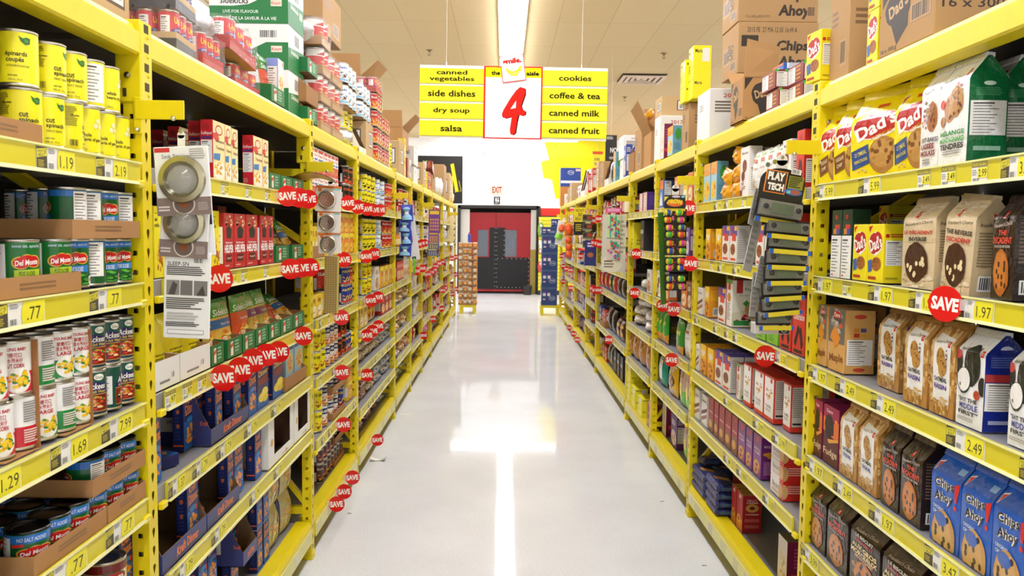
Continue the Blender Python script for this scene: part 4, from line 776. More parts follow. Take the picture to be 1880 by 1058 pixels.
carton('fruitcreme', 'cookie_box', 'dark red fruit creme box with ring cookie', .07, .095, .19, '#c83a34', [('p', [(0, 0), (1, 0), (1, .35), (0, .25)], '#e0862a'), ('r', .45, .86, .7, .95, '#f0e4d8'), ('e', .45, .3, .3, .12, '#f0b83a'), ('e', .45, .3, .12, .05, '#b8281f')], [T('FRUIT', .5, .86, .5, .045, '#f0d8d0'), T('CREME', .5, .8, .6, .045, '#f0d8d0'), ('e', .5, .66, .34, .11, '#d8984a'), ('e', .5, .66, .14, .045, '#7a1a1c'), T('CRÈME', .5, .5, .7, .045, '#f0d8d0'), ('l', .12, .06, .88, .38, 2, '#c85a54')], '#a81c24', '#c8963a')
carton('magenta', 'cookie_box', 'large magenta cookie carton', .13, .2, .25, '#e8dcd0', [('m', .5, .4, .4, .3, ['#e8c890', '#d8a05a', '#f4ead8'], 20)], [('l', .15, .4, .8, .85, 6, '#b84a7a'), ('r', .1, .2, .8, .3, '#d83a3a'), ('r', .65, .4, .92, .58, '#b8a08a')], '#7a1444', '#8a7a4a')
carton('maria', 'cookie_box', 'bright yellow plain biscuit carton', .12, .11, .2, '#f5e71c', [T('Maria', .3, .9, .4, .07), ('r', .55, .72, .85, .95, '#eeeadc'), ('l', .1, .5, .5, .66, 4, '#8a8020'), ('r', 0, .36, 1, .37, '#6a6218')], [T('Maria', .3, .9, .4, .07), ('r', .5, .7, .9, .95, '#eeeadc'), T('Maria', .3, .3, .4, .06)], '#f5e71c')
carton('social', 'cookie_box', 'yellow tea biscuit box with black print', .16, .06, .16, '#f2e41c', [T('social', .3, .8, .4, .1, b=.01), T('tea biscuits', .42, .65, .7, .1, b=.01), T('biscuits', .33, .4, .5, .1, b=.01), T('pour le thé', .42, .25, .7, .1, b=.01)], [T('social', .3, .8, .4, .1, b=.01), T('tea bis', .42, .65, .7, .1, b=.01), T('biscuits', .33, .4, .5, .1, b=.01)])
carton('cone4', 'cone_box', 'yellow ice cream cone box', .12, .2, .23, '#f2e41c', [T('no. 4', .4, .36, .6, .1, b=.02), T('cone', .36, .2, .5, .1, b=.02)], [T('no. 4', .42, .34, .55, .1, b=.02), T('cone', .35, .2, .45, .09, b=.02), ('m', .75, .5, .2, .12, ['#6a6450', '#8a8470'], 8)], '#efe01a')
carton('black_choc', 'cookie_box', 'black chocolate cookie box', .1, .19, .24, '#2a2826', [T('CHO', .4, .62, .7, .14, '#f0ece4', b=.04), ('m', .5, .25, .4, .16, ['#b8682a', '#8a4a1c', '#d8944a'], 14)], [('r', .6, .86, .78, .96, '#d8321f'), T('CH', .8, .62, .3, .14, '#f0ece4', b=.04), ('r', .4, .4, 1, .43, '#3a78c8'), ('m', .75, .25, .25, .16, ['#b8682a', '#8a4a1c', '#d8944a'], 14)], '#262422')
carton('pinkbox', 'tea_box', 'pink and purple biscuit box', .1, .12, .15, '#e8b8a8', [('e', .5, .5, .4, .36, '#f0d8c8'), ('m', .5, .45, .3, .3, ['#d8945a', '#e8c8a8'], 14)], [('l', .15, .3, .85, .8, 5, '#6a4aa0')], '#4a2a86', '#5a3a96')
carton('bluebar', 'cookie_box', 'blue box with orange top picture', .09, .07, .2, '#3a74c0', [('r', 0, .68, 1, 1, '#d8743a'), ('p', [(.1, .1), (.5, .62), (.9, .1)], '#f0f0f0'), ('m', .5, .78, .4, .14, ['#e8a86a', '#c8642a'], 12)], [('n', .1, .2, .8, .95)], '#2a5aa8', '#5a3a8a')
# dad's yellow boxes, dare boxes
DAD = lambda x, y, sx, sy: [('e', x, y, .44*sx, .2*sy, '#f6efe0', .12), ('e', x-.1*sx, y, .32*sx, .18*sy, '#b8201c', .1), ('e', x+.12*sx, y+.03*sy, .3*sx, .17*sy, '#b8201c', .1), T("Dad's", x, y, .78*sx, .22*sy, '#f8f4ec', b=.03, rot=18)]
carton('dadbox', 'cookie_box', 'small yellow oatmeal cookie box', .07, .08, .175, '#f4e01c', [('p', [(.05, .95), (.3, .98), (.1, .85)], '#c8281c')]+DAD(.5, .67, 1, 1)+[('c', .6, .32, .3, '#a8642a', '#6a3416'), ('p', [(.05, .36), (.3, .4), (.35, .2), (.1, .16)], '#3a64a8'), ('r', .1, .05, .6, .1, '#b83a1c')], [('e', .14, .8, .08, .035, '#b8281c'), ('l', .25, .76, .85, .83, 2, '#b83a1c'), ('n', .08, .3, .85, .72), ('l', .1, .05, .8, .1, 1, '#b0a01c')], '#f2dd1a')
carton('maple', 'cookie_box', 'tan maple cream box with autumn leaf', .075, .1, .21, '#d9a45a', [('r', 0, .45, 1, 1, '#6a6458'), ('m', .5, .78, .45, .22, ['#8a8478', '#a89a88', '#4a463e', '#c8b8a0'], 30), ('e', .5, .9, .26, .06, '#c8281f'), T('Dare', .5, .9, .36, .07, '#f8f0e8', b=.02), ('p', [(.2, .62), (.1, .52), (.3, .46), (.4, .36), (.6, .42), (.75, .54), (.55, .66), (.45, .74)], '#e08a24'), T('Maple', .52, .2, .86, .16, '#8a4a14', b=.02, rot=6), ('e', .75, .74, .11, .04, '#d8502a')], [('e', .5, .9, .2, .035, '#c8402a'), ('r', .3, .66, .48, .72, '#d8862a'), ('r', .52, .66, .7, .72, '#4a4a86'), ('r', .3, .58, .48, .64, '#c8321f'), ('r', .52, .58, .7, .64, '#d8a42a'), ('n', .08, .14, .92, .54), ('e', .5, .07, .2, .03, '#c8402a')], '#dca860', '#c8985a')
carton('fudge', 'cookie_box', 'magenta and orange fudge box', .075, .09, .2, '#5a1f1c', [('p', [(0, .55), (1, .5), (1, 1), (0, 1)], '#a81a4c'), ('p', [(.0, .55), (1, .45), (1, .78), (.5, .7), (0, .8)], '#e0702a'), ('e', .4, .66, .3, .2, '#2a1614', .2), ('m', .45, .6, .3, .2, ['#3a1c16', '#20110f'], 14), T('Dare', .4, .91, .4, .06, '#f4e4dc', b=.02), ('p', [(.3, .42), (1, .5), (1, .46), (.4, .36)], '#e8a03a'), T('Fudge', .5, .2, .9, .15, '#e8c8a0', b=.02, rot=3), ('e', .83, .78, .09, .035, '#e8862a')], None, '#7a1440', '#8a1a4c')
carton('greendare', 'cookie_box', 'dark green cookie box with white nutrition panel', .055, .06, .225, '#1f3c22', [('r', 0, 0, 1, .62, '#f0ede6'), ('n', .02, .05, .98, .6), ('r', .35, .86, .6, .92, '#c82a1c'), ('r', .2, .64, .5, .72, '#d8862a'), ('r', .5, .64, .85, .72, '#4a4a9c'), ('r', .35, .72, .85, .78, '#c8321f'), ('e', .2, .04, .08, .015, '#c82a1c')], [('l', .1, .2, .9, .8, 6, '#2f5a34')], '#1c3a22', '#24482a')
# big shipping cartons
def ship(key, desc, w, d, h, prims, side=None, col='#b68f60', cat='carton'):
    carton(key, 'shipping_carton', desc, w, d, h, col, prims, prims if side is None else side, col, col, fin='kraft', cat=cat, bev=.003)
INK = '#33271d'
ship('chips_carton', 'brown cookie shipping carton with large black lettering', .3, .4, .25, [('b', .1, .3, .5, .62, '#b68f60'), ('t', 'CHIPS', .55, .5, .25, .4, INK, {'rot': 80}), ('b', .55, .1, .9, .28, '#b68f60')], [T('2015 FE  27 MA 12 05 16:49 A', .42, .85, .62, .1, INK, b=0), ('r', .04, .52, .25, .74, INK), T('Chips!', .7, .52, .44, .26, INK, b=.04, sh=.1), T('Ahoy', .7, .2, .4, .28, INK, b=.04, sh=.1), T('12 x 500 g BISCUITS', .25, .1, .3, .06, INK, b=0), ('b', .86, .1, .97, .32, '#b68f60')])
ship('dad_carton', 'brown oatmeal cookie carton with printed emblem', .28, .4, .19, [('p', [(.05, .98), (.3, .98), (.05, .7)], INK), ('e', .35, .62, .24, .24, INK, .1), T("Dad's", .36, .64, .36, .2, '#c8a06c', b=.03, rot=15), ('p', [(.2, .5), (.55, .5), (.55, .3), (.35, .1)], INK), ('b', .6, .3, .95, .55, '#b68f60'), T('16 x 300 g', .2, .07, .3, .08, INK, b=0)], [T('16 x 300 g', .3, .4, .5, .16, INK, b=.01)])
ship('plain_carton', 'plain brown shipping carton', .3, .38, .26, [('b', .55, .15, .85, .45, '#b68f60'), ('l', .1, .6, .5, .8, 3, '#7a5a3a')], [('l', .1, .55, .5, .75, 3, '#7a5a3a'), ('b', .55, .1, .85, .35, '#b68f60')])
ship('tan_carton', 'tan shipping carton with barcode', .24, .3, .22, [('r', .38, .3, .88, .78, '#6a5444'), ('b', .41, .34, .85, .74)], None, '#c9a878')
ship('white_carton', 'white shipping carton with red date', .24, .3, .24, [('l', .2, .6, .6, .75, 3, '#b0aaa0')], [T('2017', .4, .86, .3, .08, '#c0392b'), ('l', .1, .5, .6, .75, 4, '#7a6a5a'), ('b', .55, .5, .9, .8)], '#efece6')
carton('sidekick', 'shipping_carton', 'white and green pasta side dish carton', .25, .36, .2, '#f0f0ea', [('p', [(0, 0), (1, 0), (1, .62), (0, .5)], '#1d7a3c'), ('b', .35, .6, .75, .92, '#f0f0ea'), T('Sidekicks', .4, .45, .5, .1, '#f4f4ee', sh=.2), ('r', .72, .34, .9, .5, '#e8c8a8')],
  [('p', [(0, 0), (1, 0), (1, .6), (.72, .6), (.5, .42), (.3, .38), (0, .38)], '#1d7a3c'), T('SCALLOPED/DAUPHINOISE', .3, .86, .4, .06, '#8a8a84', b=0), T('sidekicks', .32, .5, .36, .14, '#2a2a28', sh=.2), ('b', .62, .68, .88, .88, '#f0f0ea'), T('LIVE FOR FLAVOUR', .4, .26, .45, .07, '#dfeee0', b=.01), T('DONNEZ DE LA SAVEUR À LA VIE', .45, .12, .8, .09, '#f2f6f0', b=.01), ('r', .78, .38, .92, .52, '#e8dcc8'), T('Knorr', .85, .45, .12, .07, '#c83a2a')], '#f0f0ea', '#e8e8e0', fin='card', cat='carton')
carton('pcmac', 'macaroni_box', 'white box with macaroni bowl picture', .14, .05, .17, '#f0ece0', [('e', .5, .42, .38, .2, '#f4e2b0'), ('m', .5, .42, .34, .18, KDN, 26), ('r', .72, .84, .84, .96, '#d8402a')], [('n', .1, .1, .9, .8)], '#8a94d8')
carton('redflat', 'cookie_box', 'dark red carton with green tabs', .2, .13, .075, '#8a2420', [('n', .05, .1, .5, .9), ('l', .55, .1, .95, .9, 4, '#c8862a')], [('n', .04, .08, .4, .88), ('r', 0, .86, .1, 1, '#4ab83a'), ('r', .3, .86, .45, 1, '#4ab83a'), ('e', .52, .5, .06, .25, '#d8402a'), ('l', .6, .1, .7, .9, 6, '#c89a8a'), ('m', .8, .5, .08, .4, ['#c8a02a', '#b8781f'], 10)], '#7a1f1c', '#4a86c8')
carton('teabox', 'tea_carton', 'navy tea carton with white oval logo', .34, .3, .3, '#24407a', [('r', .02, .02, .98, .98, '#8fa4c8'), ('r', .03, .03, .97, .97, '#24407a'), ('e', .68, .42, .2, .13, '#e8ecf4'), ('e', .68, .42, .185, .115, '#24407a'), T('Tetley', .68, .42, .28, .1, '#eef0f6', sh=.15), ('r', .1, .55, .28, .72, '#e8e0ec'), ('r', .38, .55, .56, .72, '#e8e0ec'), ('r', .1, .72, .28, .84, '#5a3a86'), ('r', .38, .72, .56, .84, '#5a3a86'), ('r', .1, .32, .26, .4, '#e0b8c8')], None, '#24407a', cat='carton')
carton('navyblock', 'cookie_packet', 'navy foil cookie packet lying flat', .21, .11, .042, '#1a1f58', [('l', .1, .3, .9, .7, 2, '#3a3f86')], [('l', .2, .3, .8, .7, 2, '#3a6a86')], '#171a4a', '#1c2464', [('r', .15, .2, .85, .8, '#2a2f6e'), ('p', [(.3, .2), (.5, .2), (.7, .8), (.5, .8)], '#c8944a')], fin='foil', bev=.012, cat='packet')
# --- bags
DBAG = [('p', [(.02, .9), (.2, .94), (.06, .8)], '#f4e4d8'), ('p', [(.03, .89), (.17, .92), (.065, .82)], '#c8241c'), ('r', .4, .87, .62, .91, '#d8402a')]+DAD(.5, .64, 1.04, .84)+[T('OATMEAL', .62, .52, .4, .04, '#d88a2a', rot=15), ('c', .66, .27, .27, '#b07a3c', '#7a4a20', '#c0904e'), ('p', [(.02, .34), (.38, .42), (.42, .18), (.06, .1)], '#1f4a86'), T('OATMEAL', .22, .31, .26, .05, '#e8d83a', rot=12), T("FARINE D'AVOINE", .23, .22, .28, .045, '#e8d83a', rot=12), ('m', .25, .08, .15, .04, ['#c8964a', '#e8c88a'], 8)]
DBR = [q for q in DBAG if not (q[0] == 'p' and q[2] == '#1f4a86')]
gusset('dadbag', 'cookie_bag', 'yellow oatmeal cookie bag with red emblem', .2, .09, .24, '#f6de14', DBAG, fin='film', roll=False, fold=.72)
gusset('dadbag_b', 'cookie_bag', 'yellow cookie bag with brown flag', .2, .09, .235, '#f6de14', DBR[:-3]+[('p', [(.02, .34), (.38, .42), (.42, .18), (.06, .1)], '#7a4a24'), T('CHOCOLATE', .22, .31, .26, .05, '#f0e0b0', rot=12), T('CHIP', .22, .22, .2, .05, '#f0e0b0', rot=12)], fin='film', roll=False, fold=.72, seed=4)
SCR = lambda x, y, w, c='#1c1a18': [T('Président’s Choice', x, y, w, .035, c, sh=.35, rot=4, b=.0)]
PCL = lambda x, y: [('r', x-.045, y-.035, x+.045, y+.03, '#d8281c'), T('PC', x, y, .05, .03, '#f4e8d8')]
gusset('melange', 'cookie_bag', 'white soft cookie bag with green side', .155, .095, .258, '#f4f3ef', SCR(.4, .83, .66)+PCL(.85, .86)+[('c', .42, .55, .22, '#b87a3a', '#5a2a1c'), ('c', .62, .6, .24, '#c08a4a', '#6a3420'), ('e', .14, .6, .08, .045, '#d83a4a'), ('e', .18, .43, .1, .05, '#a8642a'), ('m', .75, .74, .18, .06, ['#c88a4a', '#8a4a2a', '#b83a3a'], 10), T('MÉLANGE', .5, .315, .82, .055, '#1d8a3c', b=.03), T('MONTAGNARD', .5, .245, .84, .05, '#3aa84a', b=.03), T('TENDRES', .5, .18, .82, .055, '#2a2a28', b=.03), ('l', .2, .1, .8, .14, 2, '#a8a49c')],
  [('e', .5, .74, .16, .02, '#cfe4d4'), ('l', .15, .62, .85, .7, 5, '#4a9a64'), ('n', .04, .26, .96, .58), ('r', .15, .12, .85, .16, '#9ac4a8')], '#0f6a38')
gusset('softbag', 'cookie_bag', 'white soft cookie bag with cherry cookies', .15, .09, .258, '#f1efea', SCR(.45, .78, .6)+[('m', .3, .6, .25, .1, ['#7a2f34', '#a84a3a', '#8a5a3a'], 12), ('c', .66, .52, .26, '#a8642f', '#5a241c'), ('m', .25, .45, .2, .08, ['#8a2a2a', '#b86a3a'], 8), T('SOFT-BAKED', .55, .29, .9, .045, '#2a2a28', b=.02), T('LASSES', .45, .225, .7, .055, '#8a1420', b=.03), T('MOLASS', .48, .155, .78, .055, '#8a1420', b=.03), ('l', .2, .04, .6, .1, 2, '#a8a49c')], [('n', .05, .3, .95, .6)], '#ecebe6')
def deca(x): return [T('LE DÉCADENT' if x else 'THE REVERSE', .5, .64, .88, .05, '#c82a24' if x else '#3a3432', b=.03), T('INVERSE' if x else 'DECADENT', .5, .56, .56 if x else .8, .05, '#3a3432' if x else '#c82a24', b=.03)]
for k, x in (('invbag', 1), ('revbag', 0)):
    gusset(k, 'cookie_bag', 'cream cookie bag lettered '+('INVERSE' if x else 'REVERSE'), .15, .09, .236, '#d9c29c', [('m', .5, .9, .5, .08, ['#e4d4b4', '#c8ac80', '#efe2c8'], 16), ('m', .5, .1, .5, .12, ['#e4d4b4', '#c8ac80', '#efe2c8'], 16)]+PCL(.42, .84)+SCR(.5, .74, .84)+deca(x)+[('r', .04, .52, .96, .523, '#8a7a5a'), ('c', .48, .3, .36, '#43221a', '#f0dca8'), T('300 g', .12, .08, .14, .03, b=0)],
      PCL(.5, .82)+SCR(.5, .74, .8)+[('l', .1, .3, .9, .66, 12, '#8a7658'), ('b', .18, .06, .8, .22)], '#cdb58c', seed=3+x)
DEC = lambda t, sub: [('m', .5, .5, .5, .52, ['#3a2820', '#2c1e18', '#46322a', '#33241c'], 80, .5)]+PCL(.5, .84)+SCR(.5, .74, .8, '#d8c8b8')+[T(t[0], .5, .66, .34, .05, '#e0503e', b=.03), T(t[1], .5, .585, .84, .065, '#e0503e', b=.03), T(sub, .5, .525, .7, .025, '#d8c8b8'), ('c', .5, .27, .36, '#b8682a', '#4a2214', '#c87a34')]
gusset('decabag', 'cookie_bag', 'dark brown chocolate chip cookie bag', .145, .09, .226, '#33241c', DEC(('THE', 'DECADENT'), 'CHOCOLATE CHIP COOKIE'), [('l', .1, .35, .9, .8, 12, '#6a5444'), ('b', .15, .06, .85, .2)], '#2c1f1a', seed=6)
gusset('morceaux', 'cookie_bag', 'dark brown chunk cookie bag with cream lettering', .16, .09, .226, '#33241c', [('m', .5, .3, .5, .35, ['#3a2820', '#2c1e18', '#8a5a34', '#a87042'], 30)]+SCR(.5, .84, .7, '#d8c8b8')+[T('LE BISCUIT', .5, .76, .6, .045, '#e8dcc8', b=.02), T('DÉCADENT', .5, .7, .6, .045, '#d8463a', b=.02), T('AUX GROS', .5, .61, .84, .065, '#e0c88a', b=.04), T('MORCEAUX', .5, .53, .9, .065, '#e0c88a', b=.04), T('DE CHOCOLAT', .5, .47, .6, .03, '#e8dcc8'), ('c', .55, .2, .36, '#b8682a', '#3a1a10', '#c87a34')], [('l', .1, .35, .9, .8, 12, '#6a5444')], '#2c1f1a', seed=8)
OATS = ['#c8954e', '#b37d38', '#d9ac68', '#a06a2c', '#e0ba7c']
def oat(t, c): return [('m', .5, .5, .6, .6, OATS, 260, .42), ('p', [(.16, .16), (.84, .14), (.84, .86), (.16, .9)], '#f3efe8')]+SCR(.46, .82, .5)+PCL(.76, .8)+[('c', .45, .64, .17, '#b8863c', '#7a4a1f'), ('c', .55, .54, .17, '#c08e44', '#7a4a1f'), ('m', .68, .68, .08, .07, ['#4a1f24', '#6a2a30'] if t == 'RAISIN' else ['#e8dcb0', '#f0e8c8'], 8), T('OATMEAL', .5, .4, .52, .05, '#2a2624', b=.03), T(t, .5, .32, .52, .055, c, b=.03), ('m', .5, .17, .34, .05, ['#d8b070', '#c89850'], 18)]
gusset('raisin', 'cookie_bag', 'oat patterned raisin bag with white label', .15, .085, .23, '#b98443', oat('RAISIN', '#4a2a8a'), [('m', .5, .5, .6, .6, OATS, 140, .42), ('r', .2, .1, .8, .84, '#5a2f8a'), ('n', .24, .34, .76, .62)], '#b98443', seed=2)
gusset('oatorig', 'cookie_bag', 'oat patterned plain cookie bag with white label', .15, .085, .228, '#b98443', oat('ORIGINAL', '#2a3a9a'), [('m', .5, .5, .6, .6, OATS, 140, .42), ('r', .25, .1, .8, .84, '#2a4a9a')], '#b98443', seed=2)
gusset('middle', 'cookie_bag', 'white sandwich cookie bag with blue side', .165, .1, .226, '#f1efec', SCR(.45, .83, .7)+PCL(.9, .8)+[('e', .05, .66, .16, .12, '#2a2a26'), ('c', .58, .66, .3, '#2a2c26', '#1a1c18'), ('e', .3, .48, .27, .14, '#2a2a26'), ('e', .3, .49, .245, .125, '#f4efe8'), ('e', .06, .75, .12, .05, '#c8403a'), ('e', .95, .46, .12, .1, '#2a2a26'), ('e', .78, .36, .1, .05, '#b8482f'), T('“EAT THE', .45, .285, .7, .045, '#2a2826', b=.03), T('MIDDLE', .5, .215, .66, .06, '#1f2a8a', b=.02), T('FIRST”', .5, .145, .72, .045, '#2a2826', b=.03), ('l', .1, .05, .7, .09, 2, '#b0aaa4')],
  [('e', .5, .86, .2, .03, '#d8dcf0'), ('l', .12, .66, .88, .8, 6, '#5a6ab0'), ('r', 0, .52, 1, .6, '#b83a3a'), ('n', .02, .22, .98, .51), ('r', .12, .08, .88, .12, '#b0b8dc')], '#1c2c8a')
gusset('ahoy', 'cookie_bag', 'bright blue chocolate chip cookie bag', .165, .085, .226, '#1558b8', [('p', [(.04, .9), (.2, .93), (.07, .8)], '#f0e8e0'), ('p', [(.055, .89), (.175, .912), (.078, .82)], '#d02820'), ('r', .72, .86, .92, .92, '#8ab0e0')]+[T(s, .47+.0*dx, y, w_, .13, c, b=b_, sh=.05, rot=3) for s, y, w_ in (('Chips', .69, .66), ('Ahoy', .54, .62)) for c, b_, dx in (('#f4f2ee', .09, 0), ('#2a2420', .035, 0))]+[('p', [(.82, .75), (.98, .78), (.9, .56), (.85, .56)], '#d02820'), ('e', .86, .5, .045, .03, '#d02820'), T('ORIGINAL', .33, .41, .42, .04, '#cfe0f4'), T('ORIGINAUX', .37, .35, .5, .04, '#cfe0f4'), ('c', .5, .12, .4, '#c8944a', '#3a1f14', '#d4a45c'), ('e', .42, .3, .22, .08, '#1558b8')], [('l', .1, .3, .9, .8, 8, '#3a78cc')], '#1450a8', fin='film', seed=9)
pillow('ypouch', 'soup_pouch', 'plain yellow dry soup pouch', .12, .05, .19, '#f3e01a', [T('creamy garlic', .45, .4, .6, .05, b=.01), ('l', .2, .3, .6, .35, 2, '#6a6218'), T('crémeuse à l’ail', .45, .2, .66, .05, b=.01)], fin='film')
def side(key, desc, c1, c2, title='Sidekicks'):
    pillow(key, 'pasta_pouch', desc, .13, .03, .2, c1, [('r', 0, .68, 1, 1, '#3d8a2c'), T(title, .5, .76, .84, .12, '#e8f0dc', sh=.25, b=.015), ('r', 0, .48, 1, .64, c2), T('Three Cheese', .55, .55, .5, .04, '#f0f0f0'), ('m', .5, .22, .42, .22, ['#f0c83a', '#f4dc7a', '#e89a2a', '#e0702a', '#f2e8b8'], 30)], fin='film')
side('side_blue', 'green and blue pasta side pouch', '#e8b84a', '#2468b0'); side('side_red', 'green and orange pasta side pouch', '#d8502a', '#d8502a'); side('side_pur', 'green and purple pasta side pouch', '#c8b04a', '#7a2a64')
pillow('bagel', 'snack_bag', 'green and orange snack bag', .13, .05, .22, '#3a9a34', [('p', [(0, .0), (1, 0), (1, .3), (0, .2)], '#e8a02a'), T('Fuzzy', .5, .62, .7, .16, '#f2e04a', b=.03, rot=20), ('m', .5, .2, .35, .14, ['#e8862a', '#f0b84a'], 12)])
pillow('yellowgum', 'snack_bag', 'yellow candy bag with round picture', .15, .06, .2, '#f0bc1c', [T('Trolli', .5, .86, .5, .1, '#f4efe4', b=.03), ('e', .5, .52, .36, .22, '#4a2a1c'), ('m', .5, .52, .3, .18, ['#e8862a', '#f0b03a', '#d8502a'], 14), T('PÚT', .5, .2, .6, .16, '#f4efe4', b=.04)])
pillow('tealbag', 'snack_bag', 'teal coffee bag with white panel', .13, .07, .22, '#1f9a86', [('n', .2, .25, .75, .85)])
pillow('greenpack', 'snack_bag', 'pale pack with green base', .1, .05, .24, '#d8b89a', [('r', 0, 0, 1, .4, '#7ac43a'), ('r', .3, .3, .7, .6, '#f0d83a'), ('r', .2, .75, .8, .9, '#c88a6a')])
pillow('orange_sm', 'snack_bag', 'small orange snack bag', .1, .05, .085, '#f0a41c', [('r', 0, .1, .15, .9, '#5ab83a'), ('m', .55, .5, .3, .3, ['#d8642a', '#f4d05a'], 9)], seal=.08, lump=.15)
pillow('whitetall', 'snack_bag', 'white pouch with red motif', .11, .06, .2, '#f2efe9', [('l', .2, .84, .8, .92, 2, '#8ab84a'), ('r', .25, .72, .75, .8, '#c85a3a'), T('cracker', .5, .6, .7, .06, '#c8a080'), ('m', .5, .2, .3, .2, ['#e0b070', '#c88a4a', '#f0d8a8'], 14)])
pillow('breadpk', 'bread_bag', 'bread loaf bag with blue ends', .13, .09, .24, '#c88a4a', [('r', 0, .88, 1, 1, '#2a5ab0'), ('r', 0, 0, 1, .08, '#2a5ab0'), ('m', .5, .5, .5, .4, ['#d8a05a', '#b8743a', '#e4c088', '#a8622c'], 30)])
pillow('redbag', 'coffee_bag', 'red coffee bag', .14, .08, .24, '#c01f24', [('e', .5, .55, .3, .16, '#d8a83a'), ('l', .2, .2, .8, .35, 3, '#e8b0a0')]); pillow('greenbag', 'coffee_bag', 'dark green coffee bag', .14, .08, .24, '#1f5a30', [('e', .5, .5, .3, .16, '#d8b84a')]); pillow('blackbag', 'coffee_bag', 'black coffee bag', .14, .08, .24, '#241d1b', [('r', .2, .3, .8, .5, '#5a3a2c'), ('e', .5, .7, .2, .08, '#8a6a4a')])
loaf('buns', 'bun_bag', 'lumpy clear bag of golden rolls', .26, .2, .13, ['#e8b870', '#f4dcae', '#d89a4a', '#fbf0da', '#c8803a']); loaf('nuts', 'bean_bag', 'clear bag of dried beans', .2, .15, .07, ['#d8cfc0', '#a87a58', '#f0ebe2', '#c8b8a4', '#8a5a40'], seed=3); loaf('whitebuns', 'marshmallow_bag', 'lumpy bag of white marshmallows', .2, .18, .12, ['#f2ece4', '#fbf8f2', '#d8cabc', '#e8dcd0', '#b89a80'], seed=5)
loaf('bluebag', 'bean_bag', 'clear bag with blue print', .2, .15, .07, ['#d8dce8', '#3a5aa8', '#e8ecf2', '#8a7a70', '#c8ccd8'], seed=7); loaf('redpk', 'bean_bag', 'clear bag of red kidney beans', .2, .15, .08, ['#8a2420', '#d8d0cc', '#6a1a1a', '#f0e8e4', '#a83a30'], seed=8); loaf('orangebag', 'bun_bag', 'bag of rolls with orange print', .22, .18, .11, ['#e8b870', '#e8622a', '#f4dcae', '#c8803a', '#fbf0da'], seed=9); loaf('pinkbag', 'marshmallow_bag', 'bright pink bag of marshmallows', .2, .16, .16, ['#f07ab8', '#f8a8d0', '#e85aa4', '#fbd0e4'], seed=11); loaf('greenpk', 'bean_bag', 'clear bag of split peas', .18, .14, .07, ['#c8a878', '#3a9a3a', '#e0d4b8', '#a87a4a', '#d8c8a0'], seed=12)
# --- jars and bottles
jar('salsa', 'salsa_jar', 'salsa jar with dark lid', .042, .13, '#a8301c', '#2a2420', [('r', 0, 0, 1, 1, '#e0b43a'), T('SALSA', .5, .6, .2, .25, '#a8301c', b=.03), T('SALSA', .05+.1, .6, .2, .25, '#a8301c', b=.03)]); jar('mustard', 'sauce_jar', 'yellow sauce jar', .038, .14, '#e8c02a', '#b8281c', [('r', 0, 0, 1, 1, '#f0e8d8'), ('m', .5, .5, .1, .3, ['#d8862a'], 6)]); jar('coffee', 'coffee_jar', 'dark coffee jar', .045, .15, '#3a2018', '#b8281c', [('r', 0, 0, 1, 1, '#8a1c1c'), T('Café', .5, .5, .2, .3, '#f0d8a0')]); jar('syrup', 'syrup_bottle', 'brown syrup bottle with blue cap', .036, .22, '#6a3418', '#2a4aa8', [('r', 0, 0, 1, 1, '#f0e0c0')], neck=.42, cat='bottle'); jar('redsauce', 'salsa_jar', 'red sauce jar with white label', .042, .14, '#b82a1c', '#e8e4dc', [('r', 0, .1, 1, .9, '#f0ece2'), ('m', .5, .5, .12, .3, ['#b82a1c', '#3f8a34'], 8)]); jar('honey', 'sauce_jar', 'amber jar with orange lid', .045, .12, '#d88a1c', '#e8742a', [('r', 0, .1, 1, .9, '#f4e0a0')])
# --- generic boxes for the far bays
for i, (a, b, c_, tc, ds) in enumerate((('#c8281f', '#f0d8a0', '#e8a03a', '#f8f0e0', 'red box with a food picture'), ('#e8c41c', '#f8f0d0', '#c8642a', '#7a2a18', 'yellow box with a food picture'), ('#2a4a9c', '#e8e0d0', '#d8a04a', '#f0f0f8', 'blue box with a food picture'), ('#3a8a3c', '#f0f0d0', '#e0b83a', '#f4f8f0', 'green box with a food picture'), ('#e8e2d6', '#c88a4a', '#8a4a24', '#8a2a20', 'white box with a food picture'), ('#d8742a', '#f4e0b0', '#a8481c', '#fbf0e0', 'orange box with a food picture'), ('#6a3a8a', '#e8d0e8', '#d8a04a', '#f4e8f8', 'purple box with a food picture'), ('#7a4a2c', '#e8d0a8', '#c8843a', '#f4e4c8', 'brown box with a food picture'))):
    gbox('gen%d' % i, 'grocery_box', ds, .11, .06, .17+.01*(i % 3), a, b, None, tc, [c_, b, a])
for i, (a, b, ds) in enumerate((('#c8281f', '#f0d060', 'shiny red snack bag'), ('#d8b88a', '#8a5a34', 'shiny beige snack bag'), ('#2a5ab0', '#f0f0f0', 'shiny blue snack bag'), ('#e8c41c', '#c8402a', 'shiny yellow snack bag'), ('#e8e4de', '#b8302a', 'shiny white snack bag'), ('#4a2a1c', '#d8a04a', 'shiny dark brown snack bag'))):
    pillow('gbag%d' % i, 'grocery_bag', ds, .14, .07, .19, a, [('e', .5, .35, .34, .2, b), ('m', .5, .35, .28, .16, [b, a, '#e8d8b8'], 10), ('r', .15, .65, .85, .8, b)])
